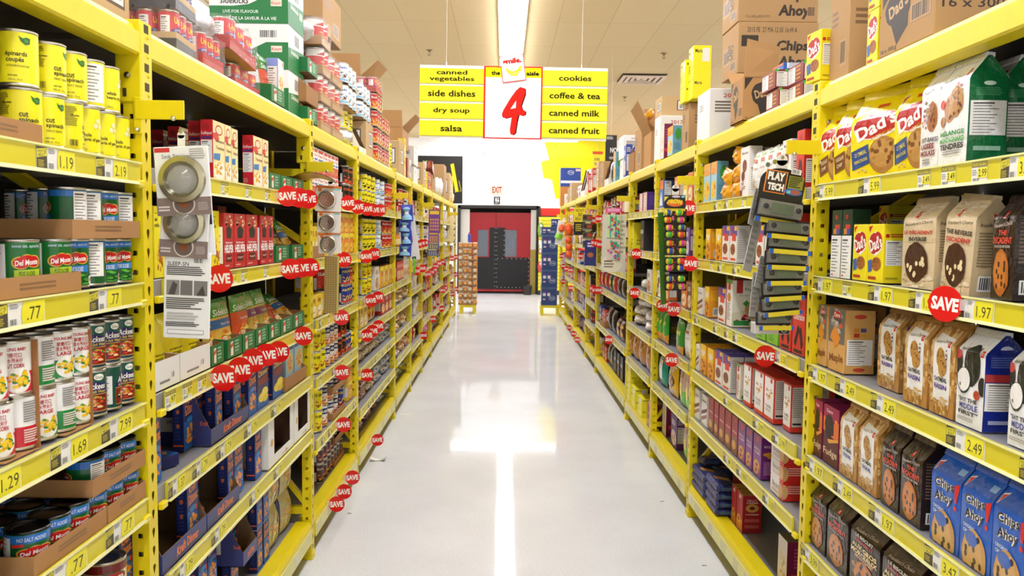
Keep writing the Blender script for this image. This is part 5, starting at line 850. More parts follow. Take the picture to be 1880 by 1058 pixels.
# --- trays
KDT = [T('Kraft Dinner', .55, .5, .5, .5, '#f07a2a', b=.03, sh=.1, arc=.1)]
tray('kd_tray', 'display_tray', 'navy display tray with orange lettering', .3, .22, .055, .19, '#343a74', '#6a5236', KDT, sideart=[('r', .25, .25, .62, .5, '#cfc8bc'), T('09432', .44, .42, .2, .07, '#4a463e', b=0), T('Kraft', .9, .4, .12, .08, '#e0662a')])
KN = [('r', .2, .15, .38, .85, '#e8e0d0'), ('p', [(.2, .5), (.38, .6), (.38, .8), (.2, .7)], '#d8503a'), ('l', .48, .2, .9, .85, 4, '#8ac09a')]
tray('knorr_tray', 'display_tray', 'green cardboard display tray', .12, .2, .07, .085, '#17713a', '#8a6038', KN, cut=False)
tray('white_tray', 'display_tray', 'white cardboard display tray', .2, .2, .085, .1, '#ebe9e4', '#b0845a', [T('18', .72, .4, .1, .2, '#4a4640', b=0), ('l', .2, .15, .8, .3, 1, '#8a8680')], cut=False)
tray('kraft_tray', 'display_tray', 'low brown cardboard tray', .3, .3, .042, .042, '#b0804e', '#a8784a', [('l', .3, .3, .7, .7, 2, '#8a6440')], fin='kraft', cut=False)
tray('brown_tray', 'display_tray', 'brown cardboard tray with cut front', .22, .22, .06, .1, '#a87848', '#9a6c40', fin='kraft')
tray('white_open', 'display_carton', 'empty white carton with cut out front', .2, .22, .06, .26, '#efece6', '#5a3a22', [('r', .55, .2, .6, .8, '#d8402a')], cut=True, cat='carton')
# empty white carton with window-shaped front
mb = MB(); w_, d_, h_ = .24, .24, .25; CW, CI = ('#f0ede7', 'card'), ('#5a3a24', 'kraft')
mb.box(-w_/2, w_/2, 0, d_, 0, .004, CI); mb.box(-w_/2, w_/2, d_-.004, d_, 0, h_, CW, 0, {'F': CI}); mb.box(-w_/2, -w_/2+.004, .004, d_, 0, h_, CW, 0, {'R': CI}); mb.box(w_/2-.004, w_/2, .004, d_, 0, h_, CW, 0, {'L': CI}); mb.box(-w_/2, w_/2, .0, d_, h_-.004, h_, CW, 0, {'D': CI})
fp = [(-w_/2, 0), (w_/2, 0), (w_/2, h_), (w_/2-.03, h_), (w_/2-.03, .07), (w_/2-.06, .045), (-w_/2+.06, .045), (-w_/2+.05, .06), (-w_/2+.05, h_-.02), (-w_/2, h_)]
for a_, b_ in (((-w_/2, 0), (w_/2, .05)), ((-w_/2, .05), (-w_/2+.05, h_)), ((w_/2-.03, .05), (w_/2, h_))): mb.box(a_[0], b_[0], 0, .004, a_[1], b_[1], CW, 0, {'B': CI})
art(mb, [('r', .66, .05, .7, .12, '#c83a2a'), ('l', .5, .05, .9, .09, 1, '#c8c0b8'), ('e', .12, .5, .05, .08, '#e0a84a')], w_, h_, lambda u, v, o: (u-w_/2, -o, v))
reg('whitebox', mb.build('display_carton'), 'display_carton', w_, d_, h_, 'empty white display carton with window front', 'carton')
# ================================================================== stocking the shelves
SN = ['top shelf', 'second shelf', 'third shelf', 'fourth shelf', 'fifth shelf', 'sixth shelf']
BN = ['nearest', 'second', 'third', 'fourth', 'fifth', 'sixth', 'seventh', 'eighth', 'ninth', 'tenth']
USED = set()
def new(key, name=None):
    p = P[key]; o = p['o']
    if key in USED: c = dup(o)
    else:
        USED.add(key); c = o
        def ln(q):
            COL.objects.link(q)
            for ch in q.children: ln(ch)
        ln(c)
    return c
LOC = {'count': {}}
def label_for(desc, where, layer=''):
    k = (desc, where, layer); n = LOC['count'].get(k, 0); LOC['count'][k] = n+1
    return desc, n, (layer+', ' if layer else '')+where
PEND = []
PROD = {}
def settle():
    """neighbours share the space between them instead of standing in one another"""
    for side in (0, 1):
        v = [o for o, desc, n, wh in PEND if o.name in PROD and (o.location.x > 0) == bool(side) and PROD[o.name]['cat'] != 'tray' and max(abs(o.rotation_euler.x), abs(o.rotation_euler.y)) < .02]
        wh_ = {o.name: (layer_ or '') for o, d_, n_, layer_ in PEND}
        def ext(o):
            p = PROD[o.name]; w_, d_, h_ = p['w']*o.scale.x/2, p['d']*o.scale.y, p['h']*o.scale.z; a_ = o.rotation_euler.z
            cx, cy = abs(o.location.x-math.sin(a_)*d_/2), o.location.y+math.cos(a_)*d_/2; cx = max(cx, abs(o.location.x)) if p['cat'] not in ('can', 'jar', 'bottle') else cx
            return cy-w_, cy+w_, cx-d_/2, cx+d_/2, o.location.z, o.location.z+h_
        for _ in range(4):
            v.sort(key=lambda o: ext(o)[0])
            for i in range(len(v)):
                for j in range(i+1, len(v)):
                    a, b = v[i], v[j]; A, B = ext(a), ext(b)
                    if B[0] > A[1]-.0006: 
                        if B[0] > A[1]+.4: break
                        continue
                    if min(A[3], B[3])-max(A[2], B[2]) < .001 or min(A[5], B[5])-max(A[4], B[4]) < .004: continue
                    ov = min(A[1], B[1])-max(A[0], B[0]); wa, wb = A[1]-A[0], B[1]-B[0]
                    if ov > .5*min(wa, wb):
                        f, r = (a, b) if A[2] <= B[2] else (b, a); dx = ext(f)[3]+.003-ext(r)[2]; r.location.x += math.copysign(dx, r.location.x); continue
                    d = ov/2+.0005
                    for o, w_, sgn in ((a, wa, -1), (b, wb, 1)):
                        if A[1] > B[1]: continue
                        if PROD[o.name]['cat'] in ('can', 'jar', 'bottle'): o.location.y += sgn*d
                        else: o.scale.x *= max(.5, 1-d/w_); o.location.y += sgn*d/2
        for o in v:
            if ext(o)[2] > (1.12 if side == 0 else 1.26)+.4 and 'atop' not in wh_[o.name]:
                PEND[:] = [q for q in PEND if q[0] is not o]
                for ch in list(o.children): bpy.data.objects.remove(ch)
                bpy.data.objects.remove(o)
def finish():
    settle()
    tot = {}
    for o, desc, n, wh in PEND: tot[(desc, wh)] = max(tot.get((desc, wh), 0), n+1)
    for o, desc, n, wh in PEND:
        s = f"{desc}, {ORD[min(n, 19)]+' along, ' if tot[(desc, wh)] > 1 else ''}{wh}"
        if n > 19: s = f"{desc}, further along {n}, {wh}"
        o['label'] = s
        if len(s.split()) > 16: print('LONG', len(s.split()), s)
def put(key, side, y0, y1, z, setb, where, layer='', h=None, sy=None, yaw=0, tilt=0, lean=0, keepw=False, rot=0):
    p = P[key]; X = XL if side == 'L' else XR; s = 1 if side == 'L' else -1
    ft = fit(side, p, y0, y1, z, setb, h, lean, where)
    if ft is None: return None
    y0, y1, z, setb, h = ft
    sx = (abs(y1-y0) or p['w'])/p['w']; sx = 1 if keepw else max(.55, min(1.7, sx*.99))
    sz = (h/p['h']) if h else 1
    o = new(key); yc = (y0+y1)/2
    M_ = Matrix.Translation((X-s*setb, yc, z)) @ Matrix.Rotation(R_(90*s+yaw), 4, 'Z') @ Matrix.Rotation(R_(tilt), 4, 'Y') @ Matrix.Rotation(R_(lean), 4, 'X')
    if rot: r = p['d']/2*sx; M_ = M_ @ Matrix.Translation((0, r, 0)) @ Matrix.Rotation(R_(rot), 4, 'Z') @ Matrix.Translation((0, -r, 0))
    o.matrix_world = M_ @ Matrix.Diagonal((sx, sy if sy else (sx if p['cat'] in ('can', 'jar', 'bottle') else 1), sz, 1))
    loc, rq, sc2 = o.matrix_world.decompose(); o.location, o.rotation_euler, o.scale = loc, rq.to_euler(), sc2
    PROD[o.name] = p; o['category'] = p['cat']; d, n, wh = label_for(p['desc'], where, layer); PEND.append((o, d, n, wh)); o['group'] = p['name'].replace('_', ' ')+'s, '+where
    return o
def fit(side, p, y0, y1, z, setb, h, lean, where):
    """keep a product inside its bay: between the posts, under the shelf above, in front of the back panel"""
    if z > 2.1: return y0, y1, z, setb, h
    P_, S_ = (LP, LS) if side == 'L' else (RP, RS); c = (y0+y1)/2
    b = BN.index(where.split(' '+('left' if side == 'L' else 'right'))[0].split()[-1])
    if c < P_[b]-.3 or c > P_[b+1]+.3: return None
    lo, hi = P_[b]+.002, P_[b+1]-PW-.003
    if y0 < lo: y0, y1 = lo, (min(hi, y1) if y1-lo > .06 else lo+min(p['w'], y1-y0))
    if y1 > hi: y0, y1 = (max(lo, y0) if hi-y0 > .06 else hi-min(p['w'], y1-y0)), hi
    if z < .2: setb = max(setb, .082); z = max(z, .1935)
    if not lean:
        up = min([q-.06 for q in S_[b] if q > z+.02] or [2.14]); hh = h or p['h']; ex = .01 if p['name'] == 'cookie_bag' else .004
        if z+hh+ex > up: h = max(.04, up-z-ex)
        setb = min(setb, .575-p['d'])
    return y0, y1, z, setb, h
def row(side, z, where, items, setb=.02, layer='', back=0, py=.08):
    """items: (key, px of one front edge, px of the other front edge, options)"""
    X = XL if side == 'L' else XR; s = 1 if side == 'L' else -1
    for it in items:
        key, a, b = it[:3]; op = dict(it[3]) if len(it) > 3 else {}
        sb = op.pop('s', setb); dz = op.pop('dz', 0); n = op.pop('up', 1); bk = op.pop('back', back); m = op.pop('n', 1); lay = op.pop('layer', layer); anc = op.pop('anc', None)
        ya, yb = sorted((yat(a, X-s*sb, z+dz+py), yat(b, X-s*sb, z+dz+py)))
        if anc == 'near': yb = ya+P[key]['w']
        if anc == 'far': ya = yb-P[key]['w']
        st = (yb-ya)/m
        for q in range(m):
            for r in range(1+bk):
                for u in range(n):
                    hh = op.get('h') or P[key]['h']
                    lay_ = lay or ('' if n == 1 else 'lower layer' if u == 0 else 'upper layer' if u == 1 else 'third layer')
                    if r: lay_ = 'back row' if n == 1 else 'back row '+('bottom' if u == 0 else 'top')
                    put(key, side, ya+q*st, ya+(q+1)*st, z+dz+u*(hh+.001), sb+r*(P[key]['d']+.004), where, lay_, **op)
def cans(side, z, where, key, centers, setb=.015, layer='', rots=None, py=.05):
    X = XL if side == 'L' else XR; s = 1 if side == 'L' else -1
    ks = [key if isinstance(key, str) else key[i] for i in range(len(centers))]; rr = [P[k]['w']/2 for k in ks]
    ys = [yat(px, X-s*(setb+r), z+py) for px, r in zip(centers, rr)]
    P_ = LP if side == 'L' else RP; order = sorted(range(len(ys)), key=lambda i: -ys[i])
    lim = min(q for q in P_ if q > ys[order[-1]]+.04)-PW-.006
    for i in order:
        ys[i] = min(ys[i], lim-rr[i]); lim = ys[i]-rr[i]-.0012
    for i, k in enumerate(ks): put(k, side, ys[i]-rr[i], ys[i]+rr[i], z, setb, where, layer, keepw=True, rot=(rots[i] if rots else -40*s))
def W(side, b, k): return (SN[k] if isinstance(k, int) else k)+', '+BN[b]+(' left bay' if side == 'L' else ' right bay')
# ---------------- left, nearest bay
z = LS[0]; w0 = W('L', 0, 0)
cans('L', z[0], w0, ['spinach', 'spinach', 'spinach', 'hearts', 'hearts', 'hearts'], [40, 96, 130, 164, 192, 217], .014, 'lower layer', [-38, -30, 32, -38, -38, -36])
cans('L', z[0]+.1135, w0, ['spinach', 'spinach', 'spinach', 'hearts', 'hearts'], [32, 86, 126, 161, 190], .014, 'upper layer', [-192, -12, -40, 62, -20], .05)
put('kraft_tray', 'L', 1.42, 1.70, z[0]-.003, .006, w0, 'under the spinach cans', sy=.32)
cans('L', z[0], w0, 'spinach', [10, 60, 100, 140, 170], .1, 'back row', None)
w1 = W('L', 0, 1)
for k, (sb, c) in enumerate(((.02, [190, 214, 236]), (.11, [70, 118, 150, 182]), (.2, [100, 130]))): cans('L', z[1], w1, 'peas', c, sb, 'lower layer' if k == 0 else 'back row', [55, -35, -35, 20][:len(c)])
cans('L', z[1]+.002, w1, ['peas_y', 'peas_y'], [34, 100], .012, 'lower layer', [-35, -32]); cans('L', z[1]+.002, w1, 'peas', [140, 165], .012, 'lower layer', [-45, 50])
put('kraft_tray', 'L', 1.50, 1.835, z[1]-.003, .004, w1, 'lower layer', sy=.34, h=.045)
put('kraft_tray', 'L', 1.80, 2.135, z[1]+.115, .004, w1, 'upper layer', sy=.9, h=.043)
cans('L', z[1]+.118, w1, 'peas', [158, 193, 219, 236], .01, 'upper layer', [75, 50, -40, 62]); cans('L', z[1]+.118, w1, 'peas', [118, 150, 178], .1, 'upper layer back', [-30, -36, 20])
cans('L', z[1]+.118, w1, 'peas', [54, 98], .2, 'upper layer back', [-30, -36])
w2 = W('L', 0, 2); zz = z[2]+.004
cans('L', zz, w2, ['corn_red', 'corn_red'], [-8, 29], .014, 'lower layer', [-40, 70]); cans('L', zz+.1135, w2, 'corn_red', [-28, 18], .014, 'upper layer', [-40, -46])
cans('L', zz, w2, 'corn_green', [73, 104, 139], .014, 'lower layer', [-35, 66, -32]); cans('L', zz+.1135, w2, 'corn_green', [69, 99, 136], .014, 'upper layer', [70, -25, -30])
cans('L', zz, w2, 'ackee', [172, 200, 229], .016, 'lower layer', [-40, 22, -32]); cans('L', zz+.1135, w2, 'ackee', [168, 196, 227], .016, 'upper layer', [-32, -30, -30])
for k, (px, h) in enumerate(((61, .225), (160, .22))):
    y = yat(px, XL-.02, z[2]+.1); mb = MB(); mb.box(-.002, .002, 0, .3, 0, h, ('#a56f3f', 'kraft')); mb.box(-.12, .002, 0, .3, -.0015, .0, ('#b58350', 'kraft'))
    o = mb.build('carton_divider', None, (XL-.008, y, z[2]+.002), R_(90)); tag(o, ('upright cardboard divider between red and green baby corn cans', 'upright cardboard divider between baby corn and ackee cans')[k], 'cardboard', 'cardboard dividers among the cans')
w3 = W('L', 0, 3)
put('kraft_tray', 'L', 1.62, 1.925, z[3], .004, w3, 'lower layer', sy=.9); put('kraft_tray', 'L', 1.93, 2.14, z[3], .004, w3, 'lower layer', sy=.9); put('kraft_tray', 'L', 1.86, 2.14, z[3]+.086, .004, w3, 'upper layer', sy=.9)
cans('L', z[3]+.003, w3, 'veg_short', [52, 96, 134], .012, 'lower layer', [-40, -38, -38]); cans('L', z[3]+.003, w3, 'veg_short', [178, 205, 233], .012, 'lower layer', [-40, -30, -40]); cans('L', z[3]+.003, w3, 'veg_short', [-8, 45, 88], .1, 'back row', None); cans('L', z[3]+.003, w3, 'veg_short', [20, 70], .19, 'third row', None)
cans('L', z[3]+.089, w3, 'veg_short', [161, 198, 230], .012, 'upper layer', [80, -15, -38])
w4 = W('L', 0, 4); cans('L', z[4], w4, 'aurora', [201, 120], .012, '', [-45, -45]); row('L', z[4], w4, [('kd', 222, 234, {'s': .05, 'h': .15, 'keepw': True})])
# ---------------- left, second bay
z = LS[1]; w0, w1, w2, w3, w4, w5 = [W('L', 1, k) for k in (0, 1, 2, 3, 4)]+[W('L', 1, 'base shelf')]
row('L', z[0], w0, [('scallop', 369, 380, {'s': .07}), ('scallop', 391, 413, {}), ('scallop', 413, 425, {}), ('scallop', 425, 437, {'s': .025}), ('scallop', 465, 482, {}), ('scallop', 482, 493, {}), ('knorr_tray', 494, 515), ('knorr_tray', 516, 537), ('knorr_tray', 538, 557)], .015, py=.1)
row('L', z[0], w0, [('scallop', 330, 375, {'s': .2, 'n': 2}), ('scallop', 300, 330, {'s': .3, 'n': 1})], layer='back row')
cans('L', z[0], w0, 'tomato', [500, 522, 540], .25, 'back row')
row('L', z[1], w1, [('yel_dinner', 284, 298), ('yel_dinner', 300, 330, {'n': 2}), ('yel_dinner', 388, 405, {'s': .03}), ('helper', 409, 429), ('helper', 430, 451), ('helper', 452, 473), ('helper', 478, 492), ('helper', 492, 502), ('knorr_tray', 504, 533), ('knorr_tray', 535, 558)], .015, py=.1)
row('L', z[1], w1, [('side_red', 506, 520, {'lean': -28, 's': .05, 'dz': .02}), ('side_pur', 520, 535, {'lean': -32, 's': .05, 'dz': .02}), ('side_blue', 538, 550, {'lean': -30, 's': .05, 'dz': .02}), ('redbisc', 398, 418, {'s': .3, 'dz': .07})], layer='in tray')
row('L', z[2], w2, [('white_tray', 283, 330), ('white_tray', 331, 386), ('knorr_tray', 388, 411), ('knorr_tray', 418, 444), ('knorr_tray', 446, 468), ('knorr_tray', 470, 492), ('knorr_tray', 494, 514), ('knorr_tray', 516, 537), ('knorr_tray', 538, 559)], .006, py=.04)
row('L', z[2], w2, [('ypouch', 286, 318, {'lean': -8, 'dz': .012}), ('ypouch', 320, 354, {'lean': -12, 'dz': .015}), ('ypouch', 353, 382, {'lean': -10, 'dz': .012}), ('side_pur', 386, 401, {'lean': -10, 'dz': .012}), ('side_blue', 402, 436, {'lean': -8, 'dz': .01}), ('side_red', 436, 466, {'lean': -6, 'dz': .01}), ('side_pur', 469, 485, {'lean': -14, 'dz': .012}), ('side_pur', 486, 505, {'lean': -14, 'dz': .012}), ('side_blue', 508, 522, {'lean': -50, 's': .02, 'dz': .03}), ('side_red', 520, 536, {'lean': -48, 's': .02, 'dz': .03}), ('side_blue', 538, 554, {'lean': -50, 's': .03, 'dz': .03})], .035, 'in tray', py=.1)
row('L', z[3], w3, [('kd', 281, 295), ('kd', 337, 364, {'s': .07}), ('kd_tray', 387, 456, {'s': .008}), ('kd', 456, 471), ('kd_potato', 472, 493), ('kd_potato', 499, 522), ('brown_tray', 523, 564, {'s': .006})], .02, py=.08)
row('L', z[3], w3, [('kd', 395, 408, {'dz': .004}), ('kd', 428, 443, {'dz': .004}), ('kd_white', 525, 539, {'dz': .004}), ('kd_white', 541, 556, {'dz': .004})], .03, 'in tray')
row('L', z[3], w3, [('kd', 330, 372, {'s': .12, 'n': 2}), ('kd', 384, 440, {'s': .12, 'n': 3})], layer='back row')
put('kd', 'L', 2.33, 2.43, z[3]+.037, .05, w3, 'lying flat', yaw=-25, lean=-90)
row('L', z[4], w4, [('kd_tray', 297, 379, {'s': .008, 'h': .2}), ('kd_tray', 380, 439, {'s': .008}), ('kd', 468, 480), ('kd', 481, 491.5), ('whitebox', 493, 539, {'s': .004, 'h': .205}), ('whitebox', 541, 571, {'s': .004, 'h': .205})], .02, py=.08)
row('L', z[4], w4, [('kd', 344, 364, {'dz': .004}), ('kd', 418, 429, {'dz': .004}), ('kd', 430, 446, {'dz': .004})], .03, 'in tray'); row('L', z[4], w4, [('kd', 350, 366, {'s': .12, 'dz': .004}), ('kd', 455, 490, {'s': .1, 'n': 2}), ('belvita', 548, 566, {'s': .05, 'h': .06})], layer='back row')
pillow('pastabag', 'pasta_bag', 'clear pasta bag with navy edges', .14, .07, .185, '#c9bd86', [('r', 0, 0, .08, 1, '#2a2a6a'), ('r', .92, 0, 1, 1, '#2a2a6a'), ('m', .5, .5, .4, .4, ['#d8c878', '#e0a83a', '#c8b878', '#b8a860', '#e8d890'], 34), T('Kraft', .45, .6, .5, .1, '#e0862a'), T('Dinner', .5, .48, .6, .1, '#e0862a')])
row('L', .194, w5, [('kd', 366, 382, {'up': 2}), ('kd', 383, 399, {'up': 2}), ('kd', 424, 438, {'up': 2}), ('kd_tray', 448, 470, {'s': .01}), ('kd_tray', 448, 470, {'s': .01, 'dz': .2}), ('pastabag', 497, 518, {'up': 2}), ('pastabag', 520, 545, {'up': 2}), ('kd', 472, 482, {'up': 2}), ('kd', 484, 494, {'up': 2})], .085, py=.1)
row('L', .194, w5, [('kd', 300, 366, {'n': 3, 'up': 2})], .12, py=.1)
# ---------------- left, third bay
z = LS[2]; w = [W('L', 2, k) for k in range(5)]+[W('L', 2, 'base shelf')]
row('L', z[0], w[0], [('pulpo', a, b, {'up': 2, 'h': .125}) for a, b in ((571, 577), (577, 583), (584, 594), (595, 602), (602, 608), (608, 615), (615, 621))]); cans('L', z[0], w[0], 'stagg', [630, 641], .015, 'lower layer'); cans('L', z[0]+.114, w[0], 'stagg', [629, 640], .015, 'upper layer')
row('L', z[1], w[1], [('gen1', 572, 584, {'n': 2, 'h': .16}), ('brown_tray', 572, 596, {'s': .006}), ('hotrod', 622, 631, {'up': 2, 'h': .125}), ('hotrod', 631, 641, {'up': 2, 'h': .125}), ('hotrod', 642, 652, {'up': 2, 'h': .125}), ('gen1', 596, 620, {'n': 3})])
cans('L', z[2]+.115, w[2], 'tomato', [583], .02, 'upper layer'); row('L', z[2], w[2], [('gen1', 572, 592, {'n': 2, 'h': .115}), ('gen1', 596, 622, {'n': 3, 'up': 2, 'h': .115})]); cans('L', z[2], w[2], 'alpha', [630, 640, 649], .02, 'lower layer'); cans('L', z[2]+.114, w[2], ['alpha', 'alpha', 'soup_red'], [630, 640, 649], .02, 'upper layer')
for u in (0, 1):
    ly = ('lower layer', 'upper layer')[u]
    cans('L', z[3]+.114*u, w[3], ['ycan', 'ycan', 'clark', 'clark', 'clark', 'stagg', 'stagg'], [575, 584, 593, 601, 608, 616, 624], .015, ly)
    if not u: cans('L', z[3], w[3], ['alpha', 'alpha', 'lentil'], [633, 641, 648], .015, ly)
    cans('L', z[4]+.114*u, w[4], ['ycan', 'clark', 'clark', 'clark'], [578, 588, 599, 608], .015, ly); cans('L', z[4]+(.16 if u else .008), w[4], ['alpha', 'alpha'], [619, 630], .02, ly)
    row('L', z[4], w[4], [('brown_tray', 611, 636, {'s': .006, 'dz': .15*u, 'h': .06, 'layer': ly}), ('hotrod', 640, 647, {'dz': .12*u, 'h': .12, 'layer': ly}), ('hotrod', 647, 653, {'dz': .12*u, 'h': .12, 'layer': ly})])
    cans('L', .194+.114*u, w[5], 'chili', [582, 589, 596, 602, 607, 612], .085, ly); cans('L', .2+.15*u, w[5], ['clark', 'chili', 'chili'], [620, 626, 632], .085, ly); row('L', .194, w[5], [('brown_tray', 615, 637, {'s': .075, 'dz': .15*u, 'h': .06, 'layer': ly})])
    cans('L', .194+.114*u, w[5], ['gen'] and ['soup_red', 'alpha', 'soup_red'], [641, 646, 652], .085, ly)
# ---------------- left, fourth bay
z = LS[3]; w = [W('L', 3, k) for k in range(6)]+[W('L', 3, 'base shelf')]
for u in (0, 1):
    ly = ('lower layer', 'upper layer')[u]
    cans('L', z[0]+.114*u, w[0], ['lentil', 'lentil', 'lentil', 'milk', 'milk', 'soup_red', 'soup_red', 'soup_red'], [664, 671, 679, 688, 697, 706, 713, 719], .02, ly)
    cans('L', z[1]+.114*u, w[1], ['lentil', 'lentil', 'lentil', 'milk', 'soup_red', 'soup_red', 'soup_red'], [665, 672, 680, 690, 701, 709, 717], .02, ly)
    cans('L', z[2]+.114*u, w[2], ['ycan', 'ycan', 'ycan'], [664, 672, 681], .02, ly)
row('L', z[2], w[2], [('gen4', 688, 696), ('hotrod', 698, 705), ('hotrod', 706, 713), ('hotrod', 714, 721)]); row('L', z[3], w[3], [('gen1', 661, 675, {'n': 2}), ('gbag3', 678, 690, {'n': 2}), ('gen0', 700, 720, {'n': 3, 'h': .15})])
row('L', z[4], w[4], [('nuts', 662, 674, {'up': 2}), ('nuts', 675, 687, {'up': 2}), ('nuts', 688, 700, {'up': 2}), ('bluebag', 701, 711, {'up': 2}), ('bluebag', 712, 722, {'up': 2})], .03)
row('L', z[5], w[5], [('redpk', 662, 676, {'up': 2}), ('nuts', 678, 690, {'up': 2}), ('bluebag', 690, 703, {'up': 2}), ('bluebag', 704, 714, {'up': 2}), ('bluebag', 714, 723, {'up': 2})], .03)
row('L', .194, w[6], [('nuts', 662, 672, {'up': 2}), ('redpk', 674, 688, {'up': 2}), ('redpk', 690, 697), ('bluebag', 698, 711, {'up': 2}), ('bluebag', 712, 722, {'up': 2})], .07)
# ---------------- left, fifth and sixth bays
z = LS[4]; w = [W('L', 4, k) for k in range(6)]+[W('L', 4, 'base shelf')]
for u in (0, 1): cans('L', z[0]+.114*u, w[0], ['soup_red', 'stagg', 'soup_red', 'milk', 'soup_red'], [731, 736, 741, 746, 751], .02, ('lower layer', 'upper layer')[u])
row('L', z[1], w[1], [('honey', 732, 737), ('gen4', 738, 752, {'n': 4})]); row('L', z[2], w[2], [('gen0', 729, 741, {'n': 4}), ('gen4', 741, 753, {'n': 4})])
row('L', z[3], w[3], [('buns', 733, 745, {'up': 2, 'keepw': True, 'h': .085}), ('buns', 746, 753, {'keepw': True}), ('nuts', 728, 733)], .0); row('L', z[4], w[4], [('buns', 729, 738, {'up': 2, 'h': .085}), ('buns', 739, 751, {'keepw': True})], .0); row('L', z[5], w[5], [('orangebag', 737, 746, {'keepw': True, 'up': 2, 'h': .09}), ('orangebag', 747, 753, {'keepw': True}), ('nuts', 729, 736)], .0)
row('L', .194, w[6], [('greenpk', 728, 736, {'up': 2}), ('greenpk', 738, 745, {'up': 2}), ('nuts', 746, 753, {'up': 2})], .07)
# ---------------- far bays: mixed groceries
def fill(side, b, Ys, Z, hm, seed, kinds, k, setb=.02, top=False):
    rnd = random.Random(seed); y = Ys[0]+.04; far = Ys[0] > 10
    while y < Ys[1]-.2:
        key = rnd.choice(kinds); p = P[key]; n = rnd.choice((1, 2, 2, 3)); wd = p['w']*(1.25 if far else 1.05)
        for q in range(n):
            if y+wd > Ys[1]-.06: break
            h = min(p['h']*rnd.uniform(.9, 1.1), hm-.03) if p['h'] > .1 else p['h']
            if p['cat'] == 'can' and hm > .25 and rnd.random() < .6:
                put(key, side, y, y+wd, Z, setb, W(side, b, k), 'lower layer'); put(key, side, y, y+wd, Z+.1135, setb, W(side, b, k), 'upper layer')
            else: put(key, side, y, y+wd, Z, setb+rnd.uniform(0, .04), W(side, b, k), '', h=h)
            y += wd+.004
        y += rnd.choice((.0, .01, .05))
G = ['gen%d' % i for i in range(8)]; GB = ['gbag%d' % i for i in range(6)]; C_ = ['soup_red', 'clark', 'ycan', 'milk']; J = ['salsa', 'mustard', 'coffee', 'redsauce', 'syrup', 'honey']
for b in range(5, 10):
    zz = list(LS[b]); ys = (LP[b], LP[b+1])
    for k, Z in enumerate(zz):
        hm = (2.06 if k == 0 else zz[k-1]-.06)-Z
        fill('L', b, ys, Z, hm, 31*b+k, [G[0], G[1], G[4], G[7]]+C_ if k < 3 else [G[0], G[7], 'nuts', 'buns', GB[0], GB[4], G[4]] if b < 7 else [G[0], G[4], G[7], GB[1], GB[4], 'salsa', 'redsauce'], k)
    if b != 6: fill('L', b, ys, .194, zz[-1]-.26, 77*b, ['nuts', 'greenpk', G[7], GB[1], G[0]], 'base shelf', .08)
    else: row('L', .194, W('L', 6, 'base shelf'), [('gbag3', 777, 784, {'s': .07}), ('pinkbag', 784, 790, {'keepw': True, 's': .02, 'dz': .0}), ('pinkbag', 783, 789, {'keepw': True, 's': .03, 'dz': .16})])
# ---------------- right, nearest bay
z = RS[0]; w = [W('R', 0, k) for k in range(5)]+[W('R', 0, 'base shelf')]
row('R', z[0], w[0], [('dadbag_b', 1504, 1543, {'yaw': 16}), ('dadbag_b', 1542, 1580, {'yaw': 16}), ('dadbag', 1576, 1648, {'yaw': 14}), ('dadbag', 1645, 1708, {'yaw': 10, 's': .035}), ('softbag', 1688, 1726), ('melange', 1724, 1778), ('melange', 1790, 1841, {'s': .118})], .02, py=.12)
row('R', z[1], w[1], [('greendare', 1526, 1544), ('greendare', 1545, 1563), ('dadbox', 1566, 1592), ('dadbox', 1593, 1622), ('invbag', 1657, 1717), ('revbag', 1729, 1783, {'tilt': 5}), ('decabag', 1826, 1857)], .02, py=.1)
row('R', z[1], w[1], [('celebr', 1490, 1508, {'s': .25}), ('dadbox', 1560, 1600, {'n': 2, 's': .22, 'dz': .07}), ('dadbox', 1540, 1575, {'n': 2, 's': .22}), ('decabag', 1826, 1857, {'s': .14})], layer='back row')
row('R', z[2], w[2], [('maple', 1494, 1517), ('maple', 1520, 1552), ('raisin', 1612, 1652, {'s': .05}), ('raisin', 1660, 1704), ('raisin', 1708, 1753), ('middle', 1757, 1807), ('middle', 1853, 1905)], .02, py=.1)
row('R', z[2], w[2], [('maple', 1520, 1552, {'s': .125}), ('raisin', 1640, 1700, {'s': .14, 'n': 2})], layer='back row')
row('R', z[3], w[3], [('fudge', 1485, 1509), ('fudge', 1511, 1540), ('oatorig', 1542, 1574), ('oatorig', 1577, 1611), ('decabag', 1619, 1651), ('decabag', 1654, 1692), ('ahoy', 1709, 1763), ('ahoy', 1764, 1821), ('ahoy', 1822, 1886)], .02, py=.1)
row('R', z[3], w[3], [('fudge', 1511, 1540, {'s': .115}), ('decabag', 1640, 1692, {'s': .13, 'n': 2}), ('ahoy', 1750, 1850, {'s': .12, 'n': 2})], layer='back row')
row('R', z[4], w[4], [('decabag', 1476, 1516), ('decabag', 1519, 1556), ('morceaux', 1561, 1614), ('morceaux', 1619, 1681), ('morceaux', 1688, 1760), ('decabag', 1765, 1840)], .02, py=.1)
row('R', .194, w[5], [('greenbag', 1468, 1490, {'n': 1, 'up': 1, 's': .08}), ('greenbag', 1493, 1520, {'s': .08})], py=.1)
